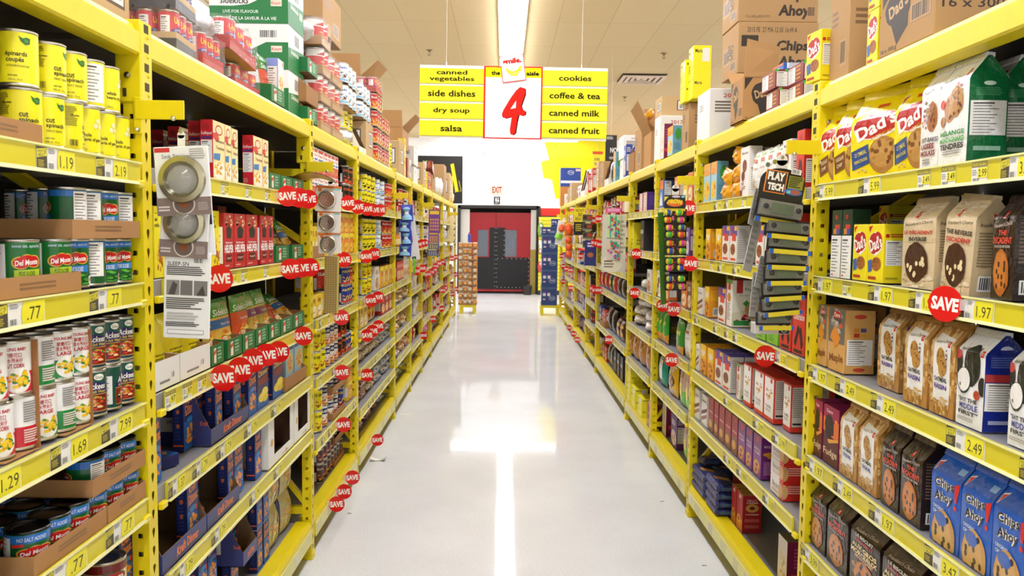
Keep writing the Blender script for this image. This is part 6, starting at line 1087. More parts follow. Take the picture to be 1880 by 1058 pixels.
# ---------------- right, second bay
z = RS[1]; w = [W('R', 1, k) for k in range(5)]+[W('R', 1, 'base shelf')]
row('R', z[0], w[0], [('anim', 1292, 1304), ('anim', 1305, 1316), ('orange_sm', 1320, 1335, {'layer': 'lower layer'}), ('orange_sm', 1337, 1355, {'layer': 'lower layer'}), ('orange_sm', 1322, 1336, {'dz': .075, 'layer': 'middle layer', 'tilt': 12}), ('orange_sm', 1340, 1357, {'dz': .082, 'layer': 'middle layer', 'tilt': -10}), ('orange_sm', 1341, 1357, {'dz': .165, 'layer': 'upper layer', 'tilt': 8}), ('whitebar', 1359, 1375), ('whitetall', 1376, 1390, {'tilt': 4}), ('whitetall', 1391, 1404), ('whitetall', 1405, 1419, {'tilt': -3}), ('whitetall', 1419, 1434), ('whitebar', 1436, 1452, {'h': .2}), ('celebr', 1462, 1476)], .02, py=.1)
row('R', z[1], w[1], [('belvita', 1296, 1304), ('belvita', 1314, 1324), ('oatbox', 1326, 1339), ('oatbox', 1340, 1353), ('oatbox', 1388, 1402), ('oatbox', 1404, 1420), ('celebr', 1440, 1462)], .02, back=1, py=.1)
row('R', z[2], w[2], [('whitechoc', 1276, 1290, {'h': .15}), ('belvita', 1294, 1302), ('oatbox', 1318, 1332), ('stylebox', 1333, 1344), ('greenbox', 1389, 1406), ('greenbox', 1408, 1430), ('celebr', 1432, 1453), ('celebr', 1455, 1478)], .02, py=.1)
row('R', z[2], w[2], [('timbit', 1280, 1330, {'s': .25, 'n': 3, 'back': 0})], layer='back row')
row('R', z[3], w[3], [('whitechoc', 1274, 1283, {'h': .15}), ('belvita', 1285, 1297), ('belvita', 1299, 1310), ('oatbox', 1313, 1326), ('oatbox', 1327, 1341), ('stylebox', 1352, 1359, {'h': .17}), ('timbit', 1365, 1379), ('timbit', 1385, 1402), ('timbit', 1403, 1421), ('timbit', 1438, 1452, {'s': .04})], .02, back=1, py=.1)
row('R', z[4], w[4], [('whitechoc', 1270, 1284), ('whitechoc', 1286, 1300), ('redbisc', 1301, 1310), ('redbisc', 1311, 1319), ('redbisc', 1320, 1330), ('redbisc', 1331, 1342), ('redbisc', 1343, 1354), ('purple', 1355, 1368), ('purple', 1369, 1381), ('purple', 1382, 1398)], .02, back=1, py=.1)
row('R', z[4], w[4], [('redstack', 1415, 1438, {'up': 3})], .02, py=.1)
row('R', .201, w[5], [('navyblock', 1269, 1292, {'up': 3, 'layer': ''}), ('navyblock', 1294, 1316, {'up': 4}), ('navyblock', 1272, 1292, {'up': 1, 'dz': .132, 'tilt': -6, 'layer': 'topmost', 's': .05}), ('navyblock', 1275, 1316, {'s': .13, 'n': 2, 'up': 3, 'layer': 'back stack'})], .01, py=.05)
row('R', .194, w[5], [('fruitcreme', 1340, 1351), ('fruitcreme', 1352, 1363), ('fruitcreme', 1345, 1366, {'n': 2, 's': .19}), ('social', 1262, 1272, {'s': .09, 'h': .3, 'sy': 3}), ('magenta', 1428, 1444, {'h': .2})], .085, py=.1)
# ---------------- right, third and fourth bays
z = RS[2]; w = [W('R', 2, k) for k in range(5)]+[W('R', 2, 'base shelf')]
row('R', z[0], w[0], [('bluebar', 1202, 1209), ('bluebar', 1210, 1218), ('gen5', 1238, 1247), ('gen1', 1254, 1262), ('gen5', 1263, 1272)], .02, py=.1); row('R', z[1], w[1], [('oatbox', 1202, 1208), ('oatbox', 1209, 1216), ('gen6', 1222, 1240, {'n': 2}), ('gen6', 1250, 1266, {'n': 2})], .02, py=.1)
row('R', z[2], w[2], [('whitebar', 1203, 1213, {'h': .19}), ('gen5', 1218, 1228, {'h': .12}), ('gen5', 1251, 1261, {'h': .16}), ('gen7', 1262, 1270, {'h': .16})], .02, py=.1)
row('R', z[3], w[3], [('bagel', 1200, 1206), ('bagel', 1207, 1214), ('bagel', 1215, 1233, {'anc': 'far'}), ('bagel', 1237, 1248, {'tilt': 10}), ('whitetall', 1251, 1268, {'h': .22})], .02, py=.1)
row('R', z[4], w[4], [('tealbag', 1204, 1220), ('yellowgum', 1219, 1243), ('greenpack', 1245, 1254), ('greenpack', 1256, 1265)], .02, py=.1)
row('R', .194, w[5], [('magenta', 1202, 1212, {'h': .27}), ('gen6', 1231, 1243, {'h': .22}), ('greenpack', 1252, 1262)], .085, py=.1)
z = RS[3]; w = [W('R', 3, k) for k in range(5)]+[W('R', 3, 'base shelf')]
row('R', z[0], w[0], [('pinkbox', 1174, 1180), ('pinkbox', 1181, 1188), ('gen0', 1160, 1172, {'s': .2, 'n': 2})], .02, py=.1); row('R', z[1], w[1], [('cone4', 1156, 1161), ('black_choc', 1176, 1182)], .02, py=.1); row('R', z[2], w[2], [('whitebuns', 1170, 1186, {'h': .09}), ('gen4', 1188, 1195), ('gen6', 1158, 1170, {'n': 2, 's': .3})], .02, py=.1)
row('R', z[3], w[3], [('whitebuns', 1155, 1174, {'up': 2, 'h': .08}), ('whitebuns', 1176, 1195, {'up': 2, 'h': .08}), ('whitebuns', 1160, 1186, {'dz': .165, 'layer': 'topmost', 'h': .09})], .02); row('R', z[4], w[4], [('breadpk', 1149, 1158), ('breadpk', 1160, 1168), ('breadpk', 1169, 1180), ('breadpk', 1181, 1194)], .02, py=.1)
row('R', .201, w[5], [('maria', 1145, 1157, {'up': 2, 'h': .165}), ('maria', 1158, 1166, {'h': .165}), ('maria', 1168, 1180, {'h': .15}), ('redbisc', 1187, 1194)], .005, py=.1)
# ---------------- right, fifth bay and beyond
z = RS[4]; w = [W('R', 4, k) for k in range(5)]+[W('R', 4, 'base shelf')]
fill('R', 4, (RP[4], RP[5]), z[0], .23, 5, ['syrup', 'coffee', 'gen7', 'salsa', 'gen0'], 0); fill('R', 4, (RP[4], RP[5]), z[1], .2, 6, ['syrup', 'gen0', 'gen7', 'coffee'], 1); fill('R', 4, (RP[4], RP[5]), z[2], .24, 8, ['gen2', 'gen0', 'gen3', 'black_choc', 'coffee'], 2)
row('R', z[3], w[3], [('redbag', 1096, 1101), ('redbag', 1102, 1107), ('redbag', 1109, 1114), ('greenbag', 1116, 1122), ('redbag', 1122, 1130), ('blackbag', 1131, 1138), ('blackbag', 1139, 1146)], .02, py=.1)
row('R', z[3], w[3], [('redbag', 1096, 1106, {'n': 2, 'dz': -.0, 's': .11}), ('blackbag', 1116, 1145, {'n': 4, 's': .11})], layer='back row')
row('R', z[4], w[4], [('gen2', 1098, 1104, {'n': 2}), ('gen0', 1106, 1112, {'n': 2}), ('brown_tray', 1098, 1114, {'s': .006}), ('blackbag', 1114, 1120), ('blackbag', 1121, 1128), ('gbag5', 1130, 1143, {'n': 2})], .03, py=.1)
row('R', .194, w[5], [('gen2', 1097, 1103, {'n': 2}), ('gen0', 1104, 1112, {'n': 2}), ('blackbag', 1113, 1122, {'n': 2}), ('black_choc', 1124, 1142, {'n': 3})], .07, py=.1)
for b in range(5, 9):
    zz = list(RS[b]); ys = (RP[b], RP[b+1])
    for k, Z in enumerate(zz): fill('R', b, ys, Z, (2.06 if k == 0 else zz[k-1]-.06)-Z, 131*b+k, ['coffee', G[7], GB[5], G[0], 'salsa'] if b == 5 else [G[2], G[4], G[7], GB[4], G[0], G[6]] if b < 8 else [G[1], GB[3], G[4], G[6]], k)
    fill('R', b, ys, .194, zz[-1]-.26, 177*b, [GB[1], G[4], G[7]] if b == 5 else [GB[3], G[6], G[0]], 'base shelf', .08)
# ================================================================== stock on top of the shelving
TZ = 2.178
def canpack(key, ck, nx, ny, desc, layers=1, tcol='#2e2a30', col2='#c9a878'):
    p = P[ck]; wv, h = p['w']*nx+.006, p['h']; dv = p['w']*ny+.006
    t = empty('wrapped_can_pack', (0, 0, 0))
    for q in range(layers):
        z0 = q*(h+.004)
        mb = MB(); mb.box(-wv/2, wv/2, 0, dv, z0, z0+.003, ('#b98d5c', 'kraft'))
        for a in ((-wv/2, wv/2, 0, .003), (-wv/2, wv/2, dv-.003, dv), (-wv/2, -wv/2+.003, .003, dv-.003), (wv/2-.003, wv/2, .003, dv-.003)): mb.box(*a, z0, z0+.032, (tcol, 'card')); mb.box(*a, z0+.032, z0+.05, (col2, 'kraft'))
        mb.build('pack_tray', t)
        for i in range(nx):
            for j in range(ny):
                if 0 < i < nx-1 and j > 0 and q < layers-1: continue
                c = dup(p['o'], t); c.name = 'can'; [c.pop(k_, None) for k_ in ('label', 'category', 'group')]; c.location = (-wv/2+p['w']*(i+.5)+.003, .003+p['w']*j, z0+.003)
                for ch in list(c.children): bpy.data.objects.remove(ch) if j > 1 else None
    mb = MB(); H = layers*(h+.004)+.004; e = .004; rnd = random.Random(4)
    def wv_(a, b, k): return .006*math.sin(a*17+k)*math.sin(b*13+2*k)
    mb.grid(10, 8, lambda a, b: (-wv/2-e+a*(wv+2*e), -e+wv_(a, b, 1), b*H), clear(.09)); mb.grid(10, 8, lambda a, b: (-wv/2-e+wv_(a, b, 2), dv+e-a*(dv+2*e), b*H), clear(.09)); mb.grid(10, 8, lambda a, b: (wv/2+e+wv_(a, b, 3), -e+a*(dv+2*e), b*H), clear(.09)); mb.grid(10, 8, lambda a, b: (-wv/2-e+a*(wv+2*e), -e+b*(dv+2*e), H+wv_(a, b, 4)), clear(.09))
    mb.build('shrink_film', t); reg(key, t, 'wrapped_can_pack', wv+.024, dv+.024, H+.006, desc, 'can pack')
canpack('unico_pack', 'unico', 3, 4, 'shrink wrapped tray of red bean cans', 2); canpack('unico_low', 'unico', 3, 3, 'low wrapped tray of bean cans', 1, '#b82a22', '#b82a22')
canpack('soup_pack', 'soup_red', 3, 3, 'wrapped tray of red and yellow cans', 1, '#8a2a20', '#b98d5c'); canpack('milk_pack', 'milk', 3, 3, 'wrapped tray of white and blue cans', 1, '#c8b49a', '#d8cbb8'); canpack('redcan_pack', 'redcan', 2, 2, 'wrapped tray of tall red cans', 1, '#b58a58', '#b58a58')
def flap(o, pts, name='flap'):
    mb = MB(); a = [Vector(p) for p in pts]; n = (a[1]-a[0]).cross(a[2]-a[0]).normalized()*.003
    mb.add(a+[p+n for p in a], [(0, 1, 2, 3), (7, 6, 5, 4), (0, 4, 5, 1), (1, 5, 6, 2), (2, 6, 7, 3), (3, 7, 4, 0)], ('#bd8f5b', 'kraft')); return mb.build(name, o)
def openbox(key, desc, w, d, h, flaps, col='#b98a55', prims=(), side=()):
    mb = MB(); t = .004; c = (col, 'kraft'); mb.box(-w/2, w/2, 0, d, 0, t, c); mb.box(-w/2, w/2, 0, t, 0, h, c); mb.box(-w/2, w/2, d-t, d, 0, h, c); mb.box(-w/2, -w/2+t, t, d-t, 0, h, c); mb.box(w/2-t, w/2, t, d-t, 0, h, c)
    art(mb, prims, w, h, lambda u, v, o: (u-w/2, -o, v)); art(mb, side, d, h, lambda u, v, o: (-w/2-o, d-u, v)); art(mb, side, d, h, lambda u, v, o: (w/2+o, u, v))
    o = mb.build('open_carton')
    for f in flaps: flap(o, f)
    reg(key, o, 'open_carton', w, d, h, desc, 'carton')
DADC = [('p', [(.03, .98), (.2, .98), (.03, .7)], INK), ('e', .4, .62, .22, .26, INK, .1), T("Dad's", .41, .64, .34, .2, '#c8a06c', b=.03, rot=15), ('p', [(.28, .5), (.6, .5), (.58, .3), (.4, .06)], INK), ('b', .66, .1, .98, .34, '#b98a55'), T('16 x 300 g', .18, .06, .24, .07, INK, b=0)]
openbox('dad_open', 'open brown cookie carton with raised flap and emblem', .2, .22, .2, [[(.1, .0, .2), (.1, .14, .2), (.125, .16, .33), (.11, .01, .37)], [(-.1, 0, .2), (-.1, .2, .2), (-.2, .2, .27), (-.2, 0, .27)]], prims=DADC, side=DADC)
openbox('open_big', 'open brown carton with flaps up', .3, .34, .2, [[(-.15, 0, .2), (.15, 0, .2), (.2, -.12, .36), (-.1, -.12, .34)], [(-.15, .34, .2), (-.15, 0, .2), (-.17, 0, .36), (-.17, .34, .36)], [(.15, .34, .2), (-.15, .34, .2), (-.15, .38, .36), (.15, .38, .36)]])
loaf('scrap', 'wrap_scrap', 'crumpled white plastic wrap', .22, .18, .1, ['#f4f2f0', '#e4e2e6', '#fbfafa', '#d8d6da'], fin='film', seed=15, cat='plastic wrap')
TOP = lambda side, i: 'atop the '+BN[i]+(' left bay' if side == 'L' else ' right bay')
t = TOP('L', 0); row('L', TZ, t, [('tan_carton', 150, 238, {'s': .1}), ('plain_carton', 60, 140, {'s': .12})], py=.1)
t = TOP('L', 1)
row('L', TZ, t, [('unico_pack', 316, 366, {'s': .03, 'sy': .8, 'yaw': 4}), ('unico_low', 370, 412, {'s': .04}), ('unico_low', 418, 472, {'s': .03, 'dz': .1, 'tilt': 4, 'layer': 'tipped'}), ('unico_low', 428, 478, {'s': .06, 'sy': .7, 'h': .1}), ('pcmac', 511, 521, {'s': .02, 'dz': .03}), ('knorr_tray', 498, 522, {'s': .015}), ('side_red', 490, 506, {'s': .05, 'lean': -8, 'dz': .01}), ('sidekick', 530, 558, {'s': .05, 'up': 4, 'h': .205}), ], .02, py=.1)
row('L', TZ, t, [('scrap', 372, 412, {'s': .06, 'dz': .125}), ('unico_pack', 250, 300, {'s': .34}), ('unico_low', 330, 372, {'s': .3, 'dz': 0})], py=.1, layer='behind')
t = TOP('L', 2)
row('L', TZ, t, [('knorr_tray', 563, 584, {'up': 1, 's': .01}), ('side_red', 563, 572, {'s': .04, 'dz': .01, 'layer': 'lower'}), ('brown_tray', 562, 584, {'s': .012, 'dz': .09, 'h': .14}), ('knorr_tray', 563, 584, {'s': .01, 'dz': .235, 'layer': 'upper'}), ('side_red', 563, 572, {'s': .04, 'dz': .245, 'layer': 'upper'}), ('redcan_pack', 588, 608, {'s': .02, 'up': 4, 'h': .148}), ('redcan_pack', 609, 630, {'s': .02, 'up': 3, 'h': .148}), ('lentil', 634, 642, {'s': .05, 'up': 2}), ('plain_carton', 588, 630, {'s': .1, 'dz': .61, 'h': .26, 'sy': .8, 'layer': 'topmost'}), ('scrap', 566, 592, {'s': .03, 'dz': .44, 'h': .1})], .02, py=.1)
row('L', TZ, t, [('lentil', 643, 651, {'s': .05, 'up': 2}), ('milk_pack', 634, 657, {'s': .02, 'dz': .23, 'up': 2, 'h': .13}), ('scrap', 640, 656, {'s': .0, 'h': .1})], py=.1)
t = TOP('L', 3)
row('L', TZ, t, [('white_open', 661, 672, {'s': .03, 'h': .18}), ('tan_carton', 672, 686, {'s': .04, 'h': .25}), ('milk_pack', 660, 684, {'s': .05, 'dz': .255, 'up': 2, 'h': .12, 'layer': 'stacked'}), ('open_big', 660, 684, {'s': .2, 'dz': .5, 'h': .2}), ('soup_pack', 690, 702, {'s': .02, 'up': 4, 'h': .125}), ('soup_pack', 703, 715, {'s': .02, 'up': 3, 'h': .125}), ('unico_low', 690, 702, {'s': .03, 'dz': .52, 'h': .12}), ('lentil', 716, 722, {'s': .03, 'up': 2})], py=.1)
t = TOP('L', 4)
row('L', TZ, t, [('tan_carton', 733, 741, {'s': .02, 'h': .3}), ('gen1', 742, 745, {'s': .02, 'up': 2}), ('open_big', 735, 753, {'s': .08, 'dz': .31, 'layer': 'standing open'}), ('redbisc', 747, 751, {'s': .02, 'h': .2}), ('whitebar', 752, 755, {'s': .02, 'h': .2})], py=.1)
t = TOP('L', 5); row('L', TZ, t, [('white_carton', 757, 770, {'s': .04, 'h': .18}), ('white_carton', 757, 770, {'s': .03, 'dz': .19, 'h': .2, 'layer': 'upper'}), ('plain_carton', 770, 776, {'s': .1, 'h': .52})], py=.1)
t = TOP('L', 6); row('L', TZ, t, [('tan_carton', 777, 783, {'s': .03, 'h': .3}), ('ycan', 784, 786, {'s': .03, 'up': 2}), ('soup_pack', 786, 791, {'s': .03, 'up': 2, 'h': .12})], py=.1)
t = TOP('L', 7); row('L', TZ, t, [('redflat', 793, 798, {'s': .02, 'dz': .25, 'h': .12, 'tilt': 18}), ('plain_carton', 793, 800, {'s': .03, 'h': .24}), ('tan_carton', 802, 808, {'s': .06, 'h': .5}), ('scrap', 806, 811, {'s': .03, 'h': .3})], py=.1)
t = TOP('L', 8); row('L', TZ, t, [('plain_carton', 814, 820, {'s': .03, 'h': .55}), ('scrap', 812, 816, {'s': .02, 'h': .32})], py=.1)
t = TOP('L', 9); row('L', TZ, t, [('tan_carton', 824, 829, {'s': .02, 'h': .5}), ('gen1', 830, 832, {'s': .02, 'h': .5}), ('scrap', 832, 836, {'s': .02, 'h': .25})], py=.1)
TZR = 2.178
t = TOP('R', 0)
row('R', TZR, t, [('dadbox', 1484, 1505, {'s': .0, 'dz': .02, 'yaw': 8}), ('plain_carton', 1526, 1554, {'s': .04, 'h': .3, 'sy': .5}), ('dadbox', 1592, 1612, {'s': .03, 'up': 2, 'h': .165}), ('dad_carton', 1615, 1717, {'s': .02, 'h': .2}), ('plain_carton', 1760, 1890, {'s': .2, 'h': .2})], py=.1)
t = TOP('R', 1)
row('R', TZR, t, [('white_carton', 1277, 1302, {'s': .02, 'h': .27}), ('plain_carton', 1262, 1288, {'s': .25, 'h': .2}), ('maria', 1280, 1296, {'s': .25, 'dz': .21, 'h': .2}), ('dad_open', 1347, 1364, {'s': .0, 'anc': 'near'}), ('redflat', 1424, 1437, {'s': .02, 'up': 1, 'anc': 'near'}), ('redflat', 1404, 1428, {'s': .01, 'dz': .077, 'anc': 'near', 'layer': 'middle layer'}), ('bluebar', 1420, 1440, {'s': .05, 'dz': .155, 'h': .03, 'sy': 2}), ('redflat', 1455, 1475, {'s': .06, 'up': 2, 'anc': 'near', 'layer': 'near stack'})], py=.1)
row('R', TZR, t, [('plain_carton', 1335, 1362, {'s': .27, 'h': .2}), ('plain_carton', 1392, 1420, {'s': .27, 'h': .2}), ('chips_carton', 1330, 1355, {'s': .06, 'dz': .28, 'anc': 'near'}), ('chips_carton', 1330, 1356, {'s': .06, 'dz': .535, 'anc': 'near', 'layer': 'topmost'})], py=.1, layer='behind')
t = TOP('R', 2)
row('R', TZR, t, [('white_carton', 1201, 1213, {'s': .04, 'h': .34}), ('tan_carton', 1203, 1215, {'s': .06, 'dz': .345, 'h': .15}), ('magenta', 1213, 1219, {'s': .01, 'h': .24, 'sy': .3}), ('anim', 1225, 1236, {'s': .01, 'h': .19}), ('plain_carton', 1252, 1264, {'s': .06, 'h': .3}), ('maria', 1249, 1259, {'s': .03, 'dz': .305, 'h': .26}), ('maria', 1262, 1272, {'s': .05, 'dz': .305, 'h': .32})], py=.1)
t = TOP('R', 3); row('R', TZR, t, [('plain_carton', 1165, 1178, {'s': .03, 'h': .36}), ('open_big', 1180, 1195, {'s': .05, 'h': .28}), ('orange_sm', 1174, 1182, {'s': .02, 'dz': .37}), ('orange_sm', 1184, 1192, {'s': .03, 'dz': .38}), ('brown_tray', 1154, 1164, {'s': .02, 'h': .3}), ('gen2', 1156, 1163, {'s': .06, 'h': .25})], py=.1)
t = TOP('R', 4); row('R', TZR, t, [('white_carton', 1138, 1144, {'s': .03, 'h': .18}), ('white_carton', 1136, 1144, {'s': .04, 'dz': .2, 'h': .22, 'layer': 'upper'}), ('gen2', 1145, 1149, {'s': .03, 'h': .3}), ('open_big', 1128, 1142, {'s': .25, 'h': .3}), ('blackbag', 1118, 1125, {'s': .02}), ('white_open', 1110, 1117, {'s': .02, 'h': .3}), ('plain_carton', 1100, 1108, {'s': .04, 'h': .3}), ('anim', 1126, 1130, {'s': .02, 'h': .3}), ('tan_carton', 1094, 1099, {'s': .03, 'h': .34})], py=.1)
for b, (lo, hi) in ((5, (1077, 1090)), (6, (1058, 1073)), (7, (1042, 1053)), (8, (1030, 1038))):
    t = TOP('R', b); rnd = random.Random(b); px = lo
    while px < hi-2:
        k = rnd.choice(['tan_carton', 'white_carton', 'plain_carton', 'gen4', 'gen0', 'white_open', 'gbag4']); row('R', TZR, t, [(k, px, px+3.4, {'s': rnd.uniform(.02, .06), 'h': rnd.uniform(.2, .42)})], py=.1); px += 3.8
# ================================================================== red SAVE flags clipped to the price rails
def flag_proto(s):
    t = empty('shelf_flag', (0, 0, 0)); r = .0435
    mb = MB(); mb.lathe([(0, -.0008), (r, -.0008), (r, .0008), (0, .0008)], 36, ('#e01a1a', 'gloss'), axis='y', smooth=False); art(mb, [('t', 'SAVE', .5, .5, .8, .38, '#f8f4ee', {'b': .045, 'rot': 4*s})], 2*r, 2*r, lambda u, v, o: (u-r, -.0009-o, v-r)); mb.build('flag_disc', t)
    mb = MB(); mb.box(-s*.045-.006, -s*.045+.014, -.004, .004, -.012, .014, clear(.35, '#ffffff', .1, .1)); mb.build('flag_clip', t)
    COL.objects.unlink(t); [COL.objects.unlink(c) for c in t.children]; return t
FP = {'L': flag_proto(1), 'R': flag_proto(-1)}
def flags(side, pts, where, dx=.05):
    X = (XL if side == 'L' else XR)+(dx if side == 'L' else -dx)
    for i, (px, py) in enumerate(pts):
        c = dup(FP[side]); p = on_x(px, py, X); c.location = p; c.rotation_euler = (0, 0, R_(random.Random(px).uniform(-6, 6)))
        n = len(pts); tag(c, 'round red SAVE flag '+(f'{ORD[i]} of {n} ' if n > 1 else '')+where, 'sale flag', 'red SAVE flags')
flags('L', [(528, 360), (549, 363), (566, 366)], 'on the top price rail, second left bay'); flags('L', [(402, 512)], 'beside the hanging card, second left bay'); flags('L', [(533, 494), (553, 492), (569, 491)], 'below the dinner boxes, second left bay')
flags('L', [(410, 694), (441, 679), (465, 662), (489, 652), (512, 646)], 'below the pouch trays, second left bay'); flags('L', [(557, 617)], 'alone below the pouches, second left bay')
flags('L', [(639, 373), (657, 380), (674, 384), (687, 386), (698, 386)], 'along the top rail, third left bay'); flags('L', [(631, 477)], 'on the second rail, third left bay'); flags('L', [(673, 471), (687, 466)], 'on the second rail, fourth left bay'); flags('L', [(627, 583)], 'on the third rail, third left bay'); flags('L', [(681, 552), (694, 546)], 'on the third rail, fourth left bay')
flags('L', [(674, 616), (684, 608), (695, 599)], 'above the bean bags, fourth left bay'); flags('L', [(628, 684)], 'on the fourth rail, third left bay'); flags('L', [(674, 689)], 'between bean bag shelves, fourth left bay'); flags('L', [(631, 780)], 'on the fifth rail, third left bay'); flags('L', [(693, 808)], 'low on the base rail, fourth left bay'); flags('L', [(647, 877), (632, 903), (618, 926)], 'low on the base rail, third left bay')
flags('L', [(765, 498), (776, 493)], 'on a middle rail, sixth left bay'); flags('L', [(778, 616)], 'on the lowest rail, sixth left bay'); flags('L', [(768, 449), (774, 447), (780, 446)], 'on the second rail, sixth left bay'); flags('L', [(786, 504), (792, 500), (797, 496), (800, 489), (806, 484), (812, 481)], 'in line, middle rail, seventh left bay'); flags('L', [(795, 586)], 'on the base rail, seventh left bay'); flags('L', [(811, 567)], 'low on the eighth left bay'); flags('L', [(813, 533), (817, 529)], 'on a middle rail, ninth left bay'); flags('L', [(831, 540), (838, 531)], 'at the far end post, tenth left bay'); flags('L', [(830, 475), (837, 472)], 'high at the far end, tenth left bay'); flags('L', [(836, 504)], 'mid height at the far end, tenth left bay')
flags('R', [(1264, 382)], 'beside the egg strip, third right bay'); flags('R', [(1257, 485), (1268, 484)], 'on the second rail, third right bay'); flags('R', [(1217, 561), (1237, 568)], 'above the green bags, third right bay'); flags('R', [(1233, 661)], 'above the yellow candy bag, third right bay'); flags('R', [(1405, 654)], 'below the red chocolate boxes, second right bay'); flags('R', [(1168, 466)], 'below the cone box, fourth right bay'); flags('R', [(1165, 538)], 'above the marshmallows, fourth right bay'); flags('R', [(1118, 624)], 'below the coffee bags, fifth right bay'); flags('R', [(1088, 530), (1093, 533), (1099, 533)], 'above the red bags, fifth right bay'); flags('R', [(1089, 405), (1099, 402)], 'on the top rail, fifth right bay'); flags('R', [(1091, 446), (1097, 447), (1102, 449)], 'on the second rail, fifth right bay'); flags('R', [(1045, 602), (1053, 613), (1060, 624)], 'low on the base rail, seventh right bay'); flags('R', [(1034, 489), (1040, 494), (1047, 496)], 'in a line, eighth right bay'); flags('R', [(1034, 517)], 'on a lower rail, eighth right bay'); flags('R', [(1048, 529)], 'on a lower rail, seventh right bay'); flags('R', [(1066, 470)], 'on a middle rail, sixth right bay'); flags('R', [(1031, 470)], 'on a middle rail, ninth right bay')
c = dup(FP['R']); c.location = on_x(1735, 558, XR-.03); c.rotation_euler = (0, 0, R_(-62)); tag(c, 'round red SAVE flag under the cream cookie bags, nearest right bay', 'sale flag', 'red SAVE flags')
# ================================================================== hanging strips and the packs on them
def bracket2(side, Y, span=.128):
    X = XL if side == 'L' else XR; s = 1 if side == 'L' else -1; t = RAILS[(side, round(Y, 2))]
    mb = MB(); x0, x1 = sorted((X-s*.012, X+s*(span-.012))); y = Y-PW-.012
    mb.box(x0, x1, y, y+.004, 1.932, 1.981, RACKY, .0015); xm = sorted((X-s*.014, X+s*.002)); mb.box(xm[0]-.003, xm[1]+.003, y+.003, y+.012, 1.895, 1.99, RACKY, .002)
    for xx, zz in ((X-s*.006, 1.905), (X+s*(span-.04), 1.935)): mb.lathe([(0, -.008), (.006, -.006), (.007, 0)], 10, ('#cfcab8', 'metal'), (xx, y, zz), axis='y')
    me = mb; inv = Matrix.Rotation(-t.rotation_euler.z, 4, 'Z') @ Matrix.Translation(-Vector(t.location)); mb.v = [tuple(inv @ Vector(v)) for v in mb.v]
    mb.build('strip_bracket', t); return y
def strip(px, py0, py1, Y, label, wpx=10):
    a, b = on_y(px-wpx, py0, Y), on_y(px+wpx, py1, Y); mb = MB(); w_ = b.x-a.x
    mb.box(a.x, b.x, Y, Y+.002, b.z, a.z-.03, ('#eeebe2', 'plastic'), .0008); mb.lathe([(0, 0), (w_*.5, 0), (w_*.5, .002), (0, .002)], 18, ('#eeebe2', 'plastic'), ((a.x+b.x)/2, Y, a.z-.03), axis='y'); mb.lathe([(0, -.004), (.006, -.003), (.006, 0)], 8, ('#b8b2a4', 'metal'), ((a.x+b.x)/2, Y, a.z-.02), axis='y')
    return tag(mb.build('merchandise_strip'), label, 'hanging strip', 'white hanging strips')
def hp(name, label, cat, px0, py0, px1, py1, Y, col, prims=(), th=.008, rot=0, yaw=0, group=None, parts=(), fin='card'):
    a, b = on_y(px0, py0, Y), on_y(px1, py1, Y); W_, H_ = b.x-a.x, a.z-b.z
    mb = MB(); mb.box(-W_/2, W_/2, 0, th, -H_/2, H_/2, (col, fin) if isinstance(col, str) else col, .002); art(mb, prims, W_, H_, lambda u, v, o: (u-W_/2, -o, v-H_/2), off=.0005)
    o = mb.build(name, None, ((a.x+b.x)/2, Y, (a.z+b.z)/2)); o.rotation_euler = (0, R_(rot), R_(yaw)); tag(o, label, cat, group)
    for nm, f in parts: m2 = MB(); f(m2, W_, H_); m2.build(nm, o)
    return o
y1 = bracket2('L', 2.20)
def sinkring(m, W_, H_): m.lathe([(W_*.27, -.004), (W_*.33, -.012), (W_*.42, -.01), (W_*.44, -.002), (W_*.42, 0)], 32, ('#b9b49a', 'metal'), (0, 0, H_*.02), axis='y')
def sinkdome(m, W_, H_): m.lathe([(0, -.035), (W_*.12, -.032), (W_*.22, -.022), (W_*.27, -.006)], 28, clear(.55, '#8d897c', .05, .05), (0, 0, H_*.02), axis='y')
SP = [('r', .0, 0, 1, .26, '#85726c'), ('t', 'Sink Strainer', .42, .86, .55, .06, '#5a5450', {'b': 0}), ('r', .02, .92, .3, .985, '#c8323a'), ('l', .66, .8, .95, .96, 5, '#b0aaa8'), ('e', .5, .17, .21, .16, '#cfc4be'), ('e', .5, .16, .18, .13, '#6a5650'), ('e', .5, .16, .08, .05, '#8a4a1c'), ('l', .03, .05, .24, .14, 2, '#d8ccc8'), ('l', .76, .06, .96, .18, 5, '#b8a8a2'), ('r', .44, .78, .6, .86, '#9adbe4')]
hp('sink_strainer_pack', 'carded sink strainer hanging from the bracket, uppermost', 'strainer', 284, 268, 386, 396, y1-.03, '#efeeed', SP, rot=-3, group='carded sink strainers', parts=(('strainer_ring', sinkring), ('strainer_dome', sinkdome)))
hp('sink_strainer_pack', 'carded sink strainer hanging below the first', 'strainer', 293, 350, 384, 474, y1-.012, '#e6e4e2', SP[:1]+SP[3:], rot=3, group='carded sink strainers', parts=(('strainer_ring', sinkring), ('strainer_dome', sinkdome)))
